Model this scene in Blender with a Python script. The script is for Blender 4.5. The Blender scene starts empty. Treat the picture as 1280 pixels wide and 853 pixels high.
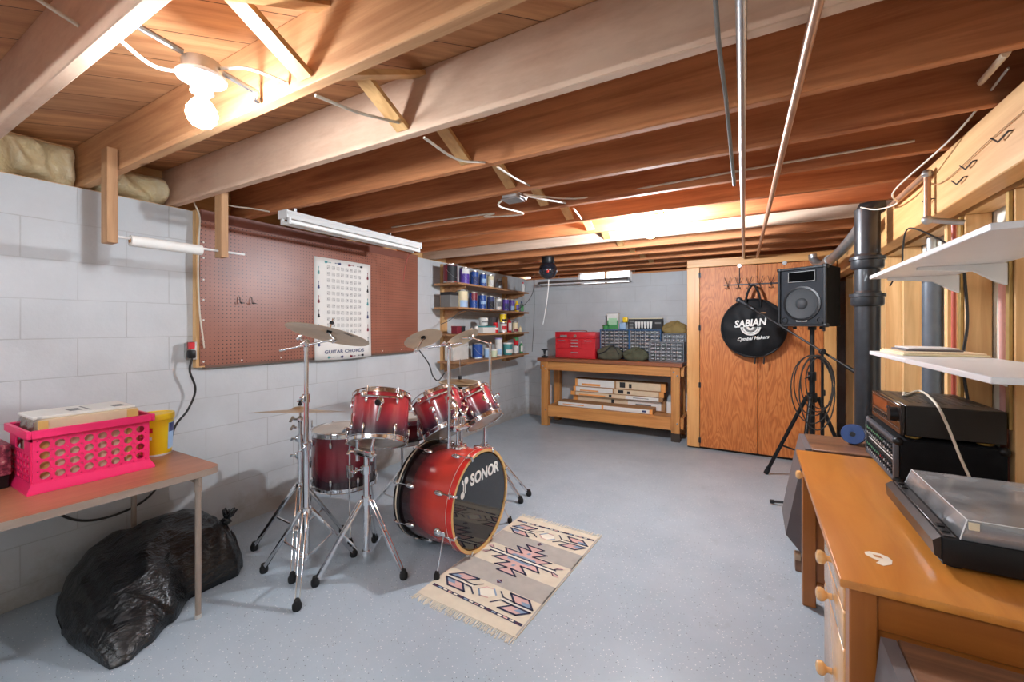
import bpy, bmesh, math, random
from mathutils import Vector, Matrix
random.seed(7)
PI = math.pi
C = bpy.context.scene.collection
WM = {}

# ---------------------------------------------------------------- camera maths (measured from the photograph)
H, F, YAW, CX, CY = 1.38, 530.0, math.radians(29.75), 640.0, 408.0
def ray(u, v):
    a = (u - CX) / F
    return Vector((a*math.cos(YAW) - math.sin(YAW), a*math.sin(YAW) + math.cos(YAW), -(v - CY) / F))
def onX(u, v, x):
    r = ray(u, v); return r*(x/r.x) + Vector((0, 0, H))
def onY(u, v, y):
    r = ray(u, v); return r*(y/r.y) + Vector((0, 0, H))
def onZ(u, v, z):
    r = ray(u, v); return r*((z-H)/r.z) + Vector((0, 0, H))
def onD(u, v, d):
    return ray(u, v)*d + Vector((0, 0, H))
def camdir(r, f, up):
    return Vector((r*math.cos(YAW) - f*math.sin(YAW), r*math.sin(YAW) + f*math.cos(YAW), up)).normalized()

# ---------------------------------------------------------------- materials
def lin(c):
    return tuple(((x/12.92) if x <= .04045 else ((x+.055)/1.055)**2.4) for x in c)
def rgb(r, g, b):
    return lin((r/255., g/255., b/255.)) + (1.0,)
class NT:
    def __init__(s, name):
        s.m = bpy.data.materials.new(name); s.m.use_nodes = True
        s.t = s.m.node_tree; s.b = s.t.nodes['Principled BSDF']; s.out = s.t.nodes['Material Output']
    def n(s, typ, **kw):
        nd = s.t.nodes.new(typ)
        for k, v in kw.items():
            if k.startswith('i_'):
                nd.inputs[k[2:].replace('_', ' ')].default_value = v
            else: setattr(nd, k, v)
        return nd
    def l(s, a, b): s.t.links.new(a, b)
    def set(s, **kw):
        for k, v in kw.items(): s.b.inputs[k.replace('_', ' ')].default_value = v
    def coord(s, scale=(1, 1, 1), loc=(0, 0, 0), rot=(0, 0, 0)):
        tc = s.n('ShaderNodeTexCoord'); mp = s.n('ShaderNodeMapping')
        mp.inputs['Scale'].default_value = scale; mp.inputs['Location'].default_value = loc; mp.inputs['Rotation'].default_value = rot
        s.l(tc.outputs['Object'], mp.inputs['Vector']); return mp.outputs['Vector']
    def noise(s, vec, scale=5, detail=4, rough=.55, dist=0):
        nd = s.n('ShaderNodeTexNoise'); nd.inputs['Scale'].default_value = scale; nd.inputs['Detail'].default_value = detail
        nd.inputs['Roughness'].default_value = rough; nd.inputs['Distortion'].default_value = dist
        s.l(vec, nd.inputs['Vector']); return nd.outputs['Fac']
    def ramp(s, fac, stops, interp='LINEAR'):
        nd = s.n('ShaderNodeValToRGB'); cr = nd.color_ramp; cr.interpolation = interp
        while len(cr.elements) < len(stops): cr.elements.new(.5)
        for e, (p, c) in zip(cr.elements, stops): e.position = p; e.color = c
        s.l(fac, nd.inputs['Fac']); return nd.outputs['Color']
    def mix(s, fac, a, b, mode='MIX'):
        nd = s.n('ShaderNodeMix'); nd.data_type = 'RGBA'; nd.blend_type = mode
        for sock, v in ((nd.inputs[0], fac), (nd.inputs[6], a), (nd.inputs[7], b)):
            if hasattr(v, 'links'): s.l(v, sock)
            else: sock.default_value = v
        return nd.outputs[2]
    def math(s, op, a, b=None):
        nd = s.n('ShaderNodeMath'); nd.operation = op
        for sock, v in ((nd.inputs[0], a), (nd.inputs[1], b)):
            if v is None: continue
            if hasattr(v, 'links'): s.l(v, sock)
            else: sock.default_value = v
        return nd.outputs[0]
    def bump(s, h, strength=.3, dist=.01):
        nd = s.n('ShaderNodeBump'); nd.inputs['Strength'].default_value = strength; nd.inputs['Distance'].default_value = dist
        s.l(h, nd.inputs['Height']); s.l(nd.outputs['Normal'], s.b.inputs['Normal'])
def plain(name, col, rough=.5, metal=0., var=.06, coat=0., spec=None):
    k = NT(name)
    v = k.coord(); f = k.noise(v, 14, 3)
    lo = tuple(max(0, c*(1-var)) for c in col[:3]) + (1,); hi = tuple(min(1, c*(1+var)) for c in col[:3]) + (1,)
    k.l(k.ramp(f, [(.3, lo), (.7, hi)]), k.b.inputs['Base Color'])
    k.set(Roughness=rough, Metallic=metal, Coat_Weight=coat)
    if spec is not None: k.b.inputs['Specular IOR Level'].default_value = spec
    return k.m
def wood(name, dark, light, axis='X', grain=26., rough=.55, var=.12, knots=True, white=0., coat=0., stretch=.06):
    k = NT(name)
    sc = {'X': (stretch, 1, 1), 'Y': (1, stretch, 1), 'Z': (1, 1, stretch)}[axis]
    oi = k.n('ShaderNodeObjectInfo')
    off = k.n('ShaderNodeVectorMath'); off.operation = 'ADD'
    sc3 = k.n('ShaderNodeVectorMath'); sc3.operation = 'SCALE'; sc3.inputs[0].default_value = (7.1, 3.3, 5.7)
    k.l(oi.outputs['Random'], sc3.inputs['Scale'])
    v0 = k.coord(sc); k.l(v0, off.inputs[0]); k.l(sc3.outputs[0], off.inputs[1]); v = off.outputs[0]
    f = k.noise(v, grain, 5, .62, .6); g = k.noise(v, grain*.22, 3, .5, .3)
    mixv = k.math('ADD', k.math('MULTIPLY', f, .6), k.math('MULTIPLY', g, .4))
    col = k.ramp(mixv, [(.34, dark), (.50, tuple((a+b)/2 for a, b in zip(dark, light))), (.66, light)])
    br = k.math('ADD', k.math('MULTIPLY', oi.outputs['Random'], var*2), 1-var)
    hsv = k.n('ShaderNodeHueSaturation'); k.l(col, hsv.inputs['Color']); k.l(br, hsv.inputs['Value']); col = hsv.outputs['Color']
    if knots:
        kv = k.coord({'X': (.45, 1, 1), 'Y': (1, .45, 1), 'Z': (1, 1, .45)}[axis])
        vo = k.n('ShaderNodeTexVoronoi'); vo.inputs['Scale'].default_value = 3.1; k.l(kv, vo.inputs['Vector'])
        kf = k.ramp(vo.outputs['Distance'], [(0, (1, 1, 1, 1)), (.045, (.7, .7, .7, 1)), (.075, (0, 0, 0, 1))])
        col = k.mix(kf, col, tuple(c*.42 for c in dark[:3]) + (1,))
    if white:
        wf = k.noise(k.coord({'X': (.35, 1, 1), 'Y': (1, .35, 1), 'Z': (1, 1, .35)}[axis]), 6, 5, .7)
        wm = k.ramp(wf, [(.32, (white*.5,)*3 + (1,)), (.6, (min(1, white*1.25),)*3 + (1,))])
        col = k.mix(wm, col, rgb(230, 200, 172))
    k.l(col, k.b.inputs['Base Color']); k.set(Roughness=rough, Coat_Weight=coat, Coat_Roughness=.25)
    k.bump(f, .12, .004); return k.m
def fade(name, stops, rough=.22, coat=.6):
    """lacquer whose colour runs along the drum's own axis"""
    k = NT(name); tc = k.n('ShaderNodeTexCoord'); sp = k.n('ShaderNodeSeparateXYZ'); k.l(tc.outputs['Generated'], sp.inputs[0])
    gr = k.noise(k.coord((9, 9, .8)), 6, 4, .6)
    z = k.math('ADD', sp.outputs['Z'], k.math('MULTIPLY', k.math('SUBTRACT', gr, .5), .06))
    k.l(k.ramp(z, stops), k.b.inputs['Base Color']); k.set(Roughness=rough, Coat_Weight=coat, Coat_Roughness=.12); return k.m

# ---------------------------------------------------------------- mesh builder
class MB:
    def __init__(s): s.bm = bmesh.new(); s.M = Matrix(); s.mi = 0
    def V(s, p): return s.bm.verts.new(s.M @ Vector(p))
    def fc(s, vs):
        try:
            f = s.bm.faces.new(vs); f.material_index = s.mi; return f
        except ValueError: return None
    def box(s, x0, x1, y0, y1, z0, z1, bev=0, seg=2):
        vs = [s.V((x, y, z)) for x in (x0, x1) for y in (y0, y1) for z in (z0, z1)]
        fs = [s.fc([vs[i] for i in q]) for q in ((0, 1, 3, 2), (4, 6, 7, 5), (0, 4, 5, 1), (2, 3, 7, 6), (0, 2, 6, 4), (1, 5, 7, 3))]
        if bev:
            es = list({e for f in fs for e in f.edges})
            r = bmesh.ops.bevel(s.bm, geom=es, offset=bev, segments=seg, affect='EDGES', profile=.5)
            for f in r['faces']: f.material_index = s.mi
        return s
    def obox(s, p0, p1, w, h, up=(0, 0, 1), bev=0):
        """bar of section w x h from p0 to p1"""
        p0 = Vector(p0); p1 = Vector(p1); d = p1-p0; L = d.length; d.normalize(); up = Vector(up)
        sx = d.cross(up)
        if sx.length < 1e-5: sx = d.cross(Vector((1, 0, 0)))
        sx.normalize(); sy = sx.cross(d)
        old = s.M; R = Matrix((sx, sy, d)).transposed().to_4x4(); s.M = old @ Matrix.Translation(p0) @ R
        s.box(-w/2, w/2, -h/2, h/2, 0, L, bev); s.M = old; return s
    def ring(s, c, a, b, r, n, ry=None):
        ry = r if ry is None else ry
        return [s.V(c + a*(math.cos(2*PI*i/n)*r) + b*(math.sin(2*PI*i/n)*ry)) for i in range(n)]
    def skin(s, rings, closed=True, cap0=True, cap1=True):
        for r0, r1 in zip(rings, rings[1:]):
            n = len(r0)
            for i in range(n if closed else n-1):
                j = (i+1) % n; s.fc([r0[i], r0[j], r1[j], r1[i]])
        if cap0: s.fc(list(reversed(rings[0])))
        if cap1: s.fc(rings[-1])
        return s
    def tube(s, pts, r, n=8, cap=True, radii=None):
        pts = [Vector(p) for p in pts]; rings = []; a = None
        for i, p in enumerate(pts):
            d = (pts[min(i+1, len(pts)-1)] - pts[max(i-1, 0)])
            if d.length < 1e-9: d = Vector((0, 0, 1))
            d.normalize()
            if a is None:
                a = d.orthogonal().normalized()
            else:
                a = (a - d*a.dot(d))
                if a.length < 1e-6: a = d.orthogonal()
                a.normalize()
            rings.append(s.ring(p, a, d.cross(a), radii[i] if radii else r, n))
        return s.skin(rings, True, cap, cap)
    def cyl(s, p0, p1, r0, r1=None, n=14): return s.tube([p0, p1], r0, n, True, [r0, r0 if r1 is None else r1])
    def lathe(s, prof, n=32, cap0=False, cap1=False, M=None):
        old = s.M
        if M is not None: s.M = old @ M
        rings = []
        for r, z in prof:
            if r < 1e-6: rings.append([s.V((0, 0, z))])
            else: rings.append([s.V((r*math.cos(2*PI*i/n), r*math.sin(2*PI*i/n), z)) for i in range(n)])
        for r0, r1 in zip(rings, rings[1:]):
            for i in range(n):
                j = (i+1) % n
                if len(r0) == 1 and len(r1) == 1: continue
                if len(r0) == 1: s.fc([r0[0], r1[j], r1[i]])
                elif len(r1) == 1: s.fc([r0[i], r0[j], r1[0]])
                else: s.fc([r0[i], r0[j], r1[j], r1[i]])
        if cap0 and len(rings[0]) > 1: s.fc(list(reversed(rings[0])))
        if cap1 and len(rings[-1]) > 1: s.fc(rings[-1])
        s.M = old; return s
    def ball(s, c, r, sx=1, sy=1, sz=1, n=14, m=8):
        return s.lathe([(r*math.sin(PI*i/m), -r*math.cos(PI*i/m)) for i in range(m+1)], n, M=Matrix.Translation(Vector(c)) @ Matrix.Diagonal((sx, sy, sz, 1)))
    def poly(s, pts): s.fc([s.V(p) for p in pts]); return s
    def prism(s, pts, d):
        """closed outline pts (3-D, planar) swept by vector d"""
        d = Vector(d); a = [s.V(p) for p in pts]; b = [s.V(Vector(p)+d) for p in pts]
        s.fc(list(reversed(a))); s.fc(b)
        for i in range(len(a)):
            j = (i+1) % len(a); s.fc([a[i], a[j], b[j], b[i]])
        return s
    def torus(s, c, R, r, n=40, m=8, M=None):
        old = s.M; s.M = old @ Matrix.Translation(Vector(c))
        if M is not None: s.M = s.M @ M
        rings = [[s.V(((R+r*math.cos(2*PI*j/m))*math.cos(2*PI*i/n), (R+r*math.cos(2*PI*j/m))*math.sin(2*PI*i/n), r*math.sin(2*PI*j/m))) for j in range(m)] for i in range(n)]
        for i in range(n):
            for j in range(m):
                s.fc([rings[i][j], rings[(i+1) % n][j], rings[(i+1) % n][(j+1) % m], rings[i][(j+1) % m]])
        s.M = old; return s
    def build(s, name, mats, parent=None, angle=38, base=None, fix=True):
        bm = s.bm
        if parent is not None:
            Mw = WM[parent.name]; bm.transform(Mw.inverted()); loc = None
        else:
            xs = [v.co for v in bm.verts]
            if base is None:
                base = Vector(((min(v.x for v in xs)+max(v.x for v in xs))/2, (min(v.y for v in xs)+max(v.y for v in xs))/2, min(v.z for v in xs)))
            base = Vector(base); bm.transform(Matrix.Translation(-base)); Mw = Matrix.Translation(base)
        if fix: bmesh.ops.recalc_face_normals(bm, faces=bm.faces)
        me = bpy.data.meshes.new(name); bm.to_mesh(me); bm.free()
        for m in (mats if isinstance(mats, (list, tuple)) else [mats]): me.materials.append(m)
        me.polygons.foreach_set('use_smooth', [True]*len(me.polygons))
        me.set_sharp_from_angle(angle=math.radians(angle))
        o = bpy.data.objects.new(name, me); C.objects.link(o)
        if parent is not None: o.parent = parent
        else: o.location = base
        WM[o.name] = Mw; return o
def tag(o, label, cat, group=None, kind=None):
    if label: o['label'] = label
    if cat: o['category'] = cat
    if group: o['group'] = group
    if kind: o['kind'] = kind
    return o
def struct(o): o['kind'] = 'structure'; return o
def thing(name, label, cat, loc=(0, 0, 0), rot=None, group=None):
    o = bpy.data.objects.new(name, None); o.empty_display_size = .05; C.objects.link(o)
    M = Matrix.Translation(Vector(loc))
    if rot is not None: M = M @ rot.to_4x4(); o.rotation_mode = 'QUATERNION'; o.rotation_quaternion = rot.to_quaternion()
    o.location = loc; WM[o.name] = M
    return tag(o, label, cat, group)
def copy_tree(o, parent=None):
    c = o.copy(); C.objects.link(c)
    if parent is not None: c.parent = parent
    for ch in [x for x in C.objects if x.parent == o]: copy_tree(ch, c)
    return c
def aim(n, spin=0.):
    """rotation that turns local Z to n"""
    return (Vector((0, 0, 1)).rotation_difference(Vector(n).normalized()).to_matrix() @ Matrix.Rotation(spin, 3, 'Z'))
def catmull(pts, n=6):
    P = [Vector(p) for p in pts]; P = [P[0]*2-P[1]] + P + [P[-1]*2-P[-2]]; out = []
    for i in range(1, len(P)-2):
        a, b, c, d = P[i-1:i+3]
        for k in range(n):
            t = k/n
            out.append(.5*((2*b) + (c-a)*t + (2*a-5*b+4*c-d)*t*t + (3*b-a-3*c+d)*t**3))
    out.append(P[-2]); return out
def text(name, s, size, M, mat, parent, extrude=.0006, bold=0., shear=0., xs=1.):
    cu = bpy.data.curves.new(name, 'FONT'); cu.body = s; cu.size = size; cu.extrude = extrude; cu.offset = bold; cu.shear = shear
    cu.align_x = 'CENTER'; cu.align_y = 'CENTER'; cu.resolution_u = 3
    t = bpy.data.objects.new(name+'_source', cu); C.objects.link(t); bpy.context.view_layer.update()
    me = bpy.data.meshes.new_from_object(t.evaluated_get(bpy.context.evaluated_depsgraph_get()))
    bpy.data.objects.remove(t); bpy.data.curves.remove(cu)
    me.name = name; me.materials.clear(); me.materials.append(mat)
    me.transform(WM[parent.name].inverted() @ M @ Matrix.Diagonal((xs, 1, 1, 1)))
    o = bpy.data.objects.new(name, me); C.objects.link(o); o.parent = parent; WM[o.name] = WM[parent.name]; return o
def frame3(o, x, y):
    """matrix with origin o, x and y directions"""
    x = Vector(x).normalized(); y = Vector(y); z = x.cross(y).normalized(); y = z.cross(x)
    return Matrix.Translation(Vector(o)) @ Matrix((x, y, z)).transposed().to_4x4()
def holes(mb, M, w, h, nu, nv, rx, ry, th, n=16, mu=0., mv=0., ph=0.):
    """a w x h panel of thickness th (local XY, Z up) with nu x nv oval openings"""
    old = mb.M; mb.M = old @ M
    cw, chh = (w-2*mu)/nu, (h-2*mv)/nv
    for zz in (0, th):
        for (x0, x1, y0, y1) in ((0, w, 0, mv), (0, w, h-mv, h), (0, mu, mv, h-mv), (w-mu, w, mv, h-mv)):
            if x1-x0 > 1e-6 and y1-y0 > 1e-6: mb.poly([(x0, y0, zz), (x1, y0, zz), (x1, y1, zz), (x0, y1, zz)])
    for i in range(nu):
        for j in range(nv):
            cx, cy = mu+(i+.5)*cw, mv+(j+.5)*chh; inn = []; outv = []
            for zz in (0, th):
                a = []; b = []
                for k in range(n):
                    t = 2*PI*(k+.5)/n + PI/4 - PI/n; c, s_ = math.cos(t), math.sin(t)
                    q = max(abs(c), abs(s_)); a.append(mb.V((cx+rx*c, cy+ry*s_, zz))); b.append(mb.V((cx+cw/2*c/q, cy+chh/2*s_/q, zz)))
                inn.append(a); outv.append(b)
                for k in range(n):
                    l = (k+1) % n; mb.fc([a[k], a[l], b[l], b[k]])
            for k in range(n):
                l = (k+1) % n; mb.fc([inn[0][k], inn[0][l], inn[1][l], inn[1][k]])
    for (a, b) in (((0, 0), (w, 0)), ((w, 0), (w, h)), ((w, h), (0, h)), ((0, h), (0, 0))):
        mb.poly([(a[0], a[1], 0), (b[0], b[1], 0), (b[0], b[1], th), (a[0], a[1], th)])
    mb.M = old; return mb
# ================================================================= MATERIALS
def wall_mat(name, horiz, loc=(0, 0, 0), dirt=True):
    k = NT(name); tc = k.n('ShaderNodeTexCoord'); sp = k.n('ShaderNodeSeparateXYZ'); k.l(tc.outputs['Object'], sp.inputs[0])
    cb = k.n('ShaderNodeCombineXYZ'); k.l(sp.outputs[horiz], cb.inputs[0]); k.l(k.math('SUBTRACT', sp.outputs['Z'], .097), cb.inputs[1])
    br = k.n('ShaderNodeTexBrick'); br.offset = .5; br.inputs['Scale'].default_value = 1; br.inputs['Brick Width'].default_value = .406; br.inputs['Row Height'].default_value = .203
    br.inputs['Mortar Size'].default_value = .0035; br.inputs['Mortar Smooth'].default_value = .6; br.inputs['Bias'].default_value = 0
    k.l(cb.outputs[0], br.inputs['Vector'])
    n1 = k.noise(tc.outputs['Object'], 2.2, 5, .6); n2 = k.noise(tc.outputs['Object'], 60, 4, .6); n3 = k.ramp(k.noise(tc.outputs['Object'], 1.7, 5, .7), [(.35, (.12,)*3+(1,)), (.65, (1, 1, 1, 1))])
    paint = k.ramp(n1, [(.3, rgb(190, 193, 195)), (.7, rgb(206, 209, 211))])
    pat = k.ramp(k.noise(k.coord((1, 1, 1)), 38, 3, .6), [(.35, (0, 0, 0, 1)), (.62, (1, 1, 1, 1))])
    mort = k.mix(k.math('MULTIPLY', br.outputs['Fac'], k.math('MULTIPLY', n3, .48)), paint, rgb(136, 132, 126))
    col = mort
    if dirt:
        low = k.ramp(k.math('ADD', sp.outputs['Z'], k.math('MULTIPLY', k.noise(tc.outputs['Object'], 5, 6, .7), .55)), [(.30, (1, 1, 1, 1)), (.47, (0, 0, 0, 1))])
        sx = k.ramp(sp.outputs['Y'], [(.0, (1, 1, 1, 1)), (1., (1, 1, 1, 1))])
        col = k.mix(k.math('MULTIPLY', low, .55), col, rgb(142, 128, 110))
    k.l(col, k.b.inputs['Base Color']); k.set(Roughness=.62)
    h = k.math('ADD', k.math('MULTIPLY', br.outputs['Fac'], -.7), k.math('MULTIPLY', n2, .55)); k.bump(h, .32, .006); return k.m
M_WL = wall_mat('painted_block_side', 'Y'); M_WB = wall_mat('painted_block_back', 'X')
def floor_mat():
    k = NT('painted_concrete'); tc = k.n('ShaderNodeTexCoord'); o = tc.outputs['Object']
    base = k.ramp(k.noise(o, 1.6, 6, .65), [(.3, rgb(160, 173, 183)), (.7, rgb(177, 189, 198))])
    def fleck(sc, lim, seed):
        vo = k.n('ShaderNodeTexVoronoi'); vo.inputs['Scale'].default_value = sc; k.l(k.coord((1, 1, 1), (seed, seed*2, 0)), vo.inputs['Vector'])
        sel = k.math('GREATER_THAN', k.math('FRACT', k.math('MULTIPLY', vo.outputs['Color'], 7.3)), lim)
        return k.math('MULTIPLY', k.math('LESS_THAN', vo.outputs['Distance'], .21), sel)
    col = k.mix(fleck(95, .70, 3.), base, rgb(232, 232, 230)); col = k.mix(fleck(105, .86, 11.), col, rgb(90, 92, 96))
    st = k.ramp(k.noise(o, 3.1, 5, .7), [(.62, (0, 0, 0, 1)), (.74, (1, 1, 1, 1))]); col = k.mix(k.math('MULTIPLY', st, .35), col, rgb(124, 124, 126))
    k.l(col, k.b.inputs['Base Color'])
    k.l(k.ramp(k.noise(o, 5, 4), [(.3, (.30,)*3+(1,)), (.7, (.48,)*3+(1,))]), k.b.inputs['Roughness'])
    k.bump(k.noise(o, 45, 4, .6), .10, .004); return k.m
M_FL = floor_mat()
M_JO = wood('joist_wood', rgb(150, 86, 50), rgb(216, 146, 94), 'X', 26, .74, .08)
M_JG = wood('joist_wood_golden', rgb(168, 114, 72), rgb(226, 176, 126), 'X', 22, .74, .05)
M_JW = wood('joist_wood_whitewashed', rgb(160, 110, 84), rgb(206, 160, 130), 'X', 22, .78, .04, True, .62)
M_JP = wood('joist_wood_pale', rgb(150, 122, 104), rgb(206, 180, 160), 'X', 24, .65, .04, True, .4)
M_PX = wood('pine_along_x', rgb(182, 128, 72), rgb(226, 178, 118), 'X', 24, .5, .06)
M_PY = wood('pine_along_y', rgb(182, 130, 76), rgb(228, 184, 126), 'Y', 22, .5, .06)
M_PZ = wood('pine_along_z', rgb(196, 146, 90), rgb(236, 194, 138), 'Z', 22, .5, .08)
M_BX = wood('bench_wood_x', rgb(178, 112, 54), rgb(222, 160, 92), 'X', 24, .45, .05)
M_BY = wood('bench_wood_y', rgb(178, 112, 54), rgb(222, 160, 92), 'Y', 24, .45, .05)
M_BZ = wood('bench_wood_z', rgb(176, 112, 54), rgb(224, 162, 92), 'Z', 24, .45, .05)
M_BT = wood('bench_worktop_wood', rgb(104, 58, 36), rgb(172, 104, 66), 'X', 20, .4, .03)
M_CZ = wood('cabinet_frame_wood_z', rgb(206, 140, 76), rgb(236, 182, 116), 'Z', 20, .4, .03)
M_CX = wood('cabinet_frame_wood_x', rgb(206, 140, 76), rgb(236, 182, 116), 'X', 20, .4, .03)
def ply_mat():
    k = NT('fir_plywood'); v = k.coord((1, 1, .16)); oi = k.n('ShaderNodeObjectInfo')
    ad = k.n('ShaderNodeVectorMath'); ad.operation = 'ADD'; k.l(v, ad.inputs[0])
    cbn = k.n('ShaderNodeCombineXYZ'); k.l(k.math('MULTIPLY', oi.outputs['Random'], 9.), cbn.inputs[0]); k.l(cbn.outputs[0], ad.inputs[1])
    f = k.noise(ad.outputs[0], 7.5, 3, .5, .7); bands = k.math('FRACT', k.math('MULTIPLY', f, 15.))
    tri = k.math('ABSOLUTE', k.math('SUBTRACT', k.math('MULTIPLY', bands, 2.), 1.)); fine = k.noise(k.coord((1, 1, .03)), 120, 3)
    c = k.ramp(k.math('ADD', k.math('MULTIPLY', tri, .55), k.math('MULTIPLY', fine, .5)), [(.1, rgb(166, 86, 34)), (.5, rgb(198, 114, 52)), (.95, rgb(214, 138, 72))])
    k.l(c, k.b.inputs['Base Color']); k.set(Roughness=.48); return k.m
M_PLY = ply_mat()
M_DT = wood('desk_top_wood', rgb(184, 108, 38), rgb(218, 146, 66), 'Y', 9, .28, .02, True, 0, .35, .14)
M_DZ = wood('desk_wood_upright', rgb(140, 76, 26), rgb(178, 108, 46), 'Z', 12, .33, .02, False, 0, .25)
M_DX = wood('desk_wood_rail', rgb(140, 76, 26), rgb(176, 106, 46), 'X', 12, .33, .02, False, 0, .25)
M_DF = wood('desk_drawer_wood', rgb(212, 150, 88), rgb(238, 186, 122), 'Z', 10, .14, .02, True, 0, .6)
M_SPW = wood('speaker_walnut', rgb(84, 56, 40), rgb(150, 108, 80), 'X', 30, .42, .03, False, 0, .1, .05)
M_SUBF = None
def subfloor_mat():
    k = NT('subfloor_boards'); v = k.coord((1, 1, 1), (0, 0, 0), (0, 0, -PI/4))
    sp = k.n('ShaderNodeSeparateXYZ'); k.l(v, sp.inputs[0])
    fr = k.math('FRACT', k.math('DIVIDE', sp.outputs['Y'], .185)); gap = k.math('LESS_THAN', fr, .02)
    cell = k.n('ShaderNodeTexWhiteNoise'); cell.noise_dimensions = '1D'; k.l(k.math('FLOOR', k.math('DIVIDE', sp.outputs['Y'], .185)), cell.inputs['W'])
    mp = k.n('ShaderNodeMapping'); mp.inputs['Scale'].default_value = (.07, 1, 1); k.l(v, mp.inputs['Vector'])
    g = k.noise(mp.outputs[0], 22, 5, .6, .5)
    c = k.ramp(g, [(.3, rgb(166, 112, 72)), (.7, rgb(214, 160, 112))])
    hs = k.n('ShaderNodeHueSaturation'); k.l(c, hs.inputs['Color']); k.l(k.math('ADD', k.math('MULTIPLY', cell.outputs['Value'], .35), .8), hs.inputs['Value'])
    k.l(k.mix(gap, hs.outputs['Color'], rgb(84, 50, 30)), k.b.inputs['Base Color']); k.set(Roughness=.65); k.bump(gap, .4, -.004); return k.m
M_SUBF = subfloor_mat()
def peg_mat():
    k = NT('pegboard_brown'); tc = k.n('ShaderNodeTexCoord'); sp = k.n('ShaderNodeSeparateXYZ'); k.l(tc.outputs['Object'], sp.inputs[0])
    def cen(ax): return k.math('SUBTRACT', k.math('FRACT', k.math('DIVIDE', sp.outputs[ax], .0254)), .5)
    a, b = cen('Y'), cen('Z'); d = k.math('SQRT', k.math('ADD', k.math('MULTIPLY', a, a), k.math('MULTIPLY', b, b)))
    hole = k.math('LESS_THAN', d, .16); n = k.noise(tc.outputs['Object'], 3, 5, .6)
    base = k.ramp(n, [(.3, rgb(136, 82, 64)), (.7, rgb(158, 100, 80))])
    sc = k.ramp(k.noise(tc.outputs['Object'], 7, 5, .75, .4), [(.66, (0, 0, 0, 1)), (.78, (1, 1, 1, 1))]); base = k.mix(k.math('MULTIPLY', sc, .4), base, rgb(186, 140, 120))
    k.l(k.mix(hole, base, rgb(58, 30, 22)), k.b.inputs['Base Color']); k.set(Roughness=.38); return k.m
M_PEG = peg_mat()
M_CHROME = plain('chrome', (.82, .82, .84), .10, 1., .03)
M_STEEL = plain('dull_steel', (.52, .52, .52), .32, 1., .1)
M_GALV = plain('galvanised_steel', (.46, .46, .45), .42, .85, .14)
M_COPPER = plain('aged_copper', rgb(178, 138, 112), .38, .6, .16)
M_IRON = plain('black_iron_pipe', rgb(42, 44, 48), .38, .25, .25, .2)
M_GREYP = plain('grey_painted_pipe', rgb(92, 98, 106), .42, .2, .12)
M_BLACK = plain('black_plastic', rgb(17, 17, 19), .42, 0, .1, 0, .35)
M_RUB = plain('black_rubber', rgb(22, 22, 23), .7)
M_VINYL = plain('black_vinyl', rgb(22, 23, 26), .55, 0, .2, 0, .35)
M_CARPET = plain('black_carpet', rgb(19, 19, 21), .95, 0, .35, 0, .2)
M_NYLON = plain('black_nylon', rgb(17, 18, 21), .65, 0, .2, 0, .3)
M_WHITE = plain('white_paint', rgb(232, 232, 230), .4, 0, .02)
M_MELA = plain('white_melamine', rgb(226, 222, 220), .35, 0, .02)
M_PAPER = plain('white_paper', rgb(232, 230, 224), .7, 0, .02)
M_ROMEX = plain('cream_cable', rgb(214, 204, 186), .5)
M_GREYC = plain('grey_cable', rgb(120, 116, 110), .5)
M_DARKC = plain('dark_cable', rgb(40, 38, 36), .5)
M_BRASS = plain('brass', rgb(186, 150, 82), .32, .9, .1)
M_GOLDSTD = plain('gold_shelf_standard', rgb(176, 148, 92), .4, .6, .15)
M_PINK = plain('hot_pink_plastic', rgb(238, 44, 106), .35, 0, .03)
M_RED = plain('red_enamel', rgb(206, 34, 44), .28, 0, .04, .3)
M_YEL = plain('yellow_plastic', rgb(246, 206, 30), .35, 0, .03)
M_CARD = plain('cream_cardboard', rgb(222, 200, 168), .75, 0, .05)
M_KRAFT = plain('brown_cardboard', rgb(170, 126, 84), .8, 0, .06)
M_OLIVE = plain('olive_canvas', rgb(84, 86, 66), .85, 0, .22)
M_TAN = plain('tan_canvas', rgb(150, 128, 78), .85, 0, .2)
M_GREYM = plain('grey_vinyl_board', rgb(104, 96, 96), .5, 0, .06)
M_ORANGE = plain('orange_print', rgb(236, 160, 84), .6)
M_INK = plain('black_ink', rgb(30, 30, 34), .6)
M_NAVY = plain('navy_print', rgb(58, 66, 110), .6)
M_GREENP = plain('green_print', rgb(66, 146, 84), .5)
M_BLUE = plain('blue_print', rgb(34, 76, 152), .4)
M_SKYB = plain('light_blue_print', rgb(160, 192, 224), .5)
M_PURPLE = plain('purple_print', rgb(92, 62, 160), .4)
M_MAROON = plain('maroon_print', rgb(126, 34, 48), .4)
M_CREAM = plain('cream_print', rgb(230, 216, 176), .5)
M_TEAL = plain('teal_print', rgb(74, 150, 150), .5)
M_GREYPR = plain('grey_print', rgb(120, 120, 118), .5)
M_TIN = plain('tin_metal', (.62, .62, .6), .25, .9, .1)
M_BRONZE = plain('cymbal_bronze', rgb(188, 158, 118), .34, .6, .08)
M_BRONZEU = plain('cymbal_bronze_under', rgb(226, 206, 178), .45, .08, .06)  # underside bronze, its colour lightened to stand in for light it lacks
M_HEADW = plain('coated_drumhead', rgb(206, 198, 186), .55, 0, .04)
M_HEADC = plain('clear_drumhead', rgb(176, 160, 140), .25, 0, .08, .3)
M_BLKBAG = None
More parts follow.
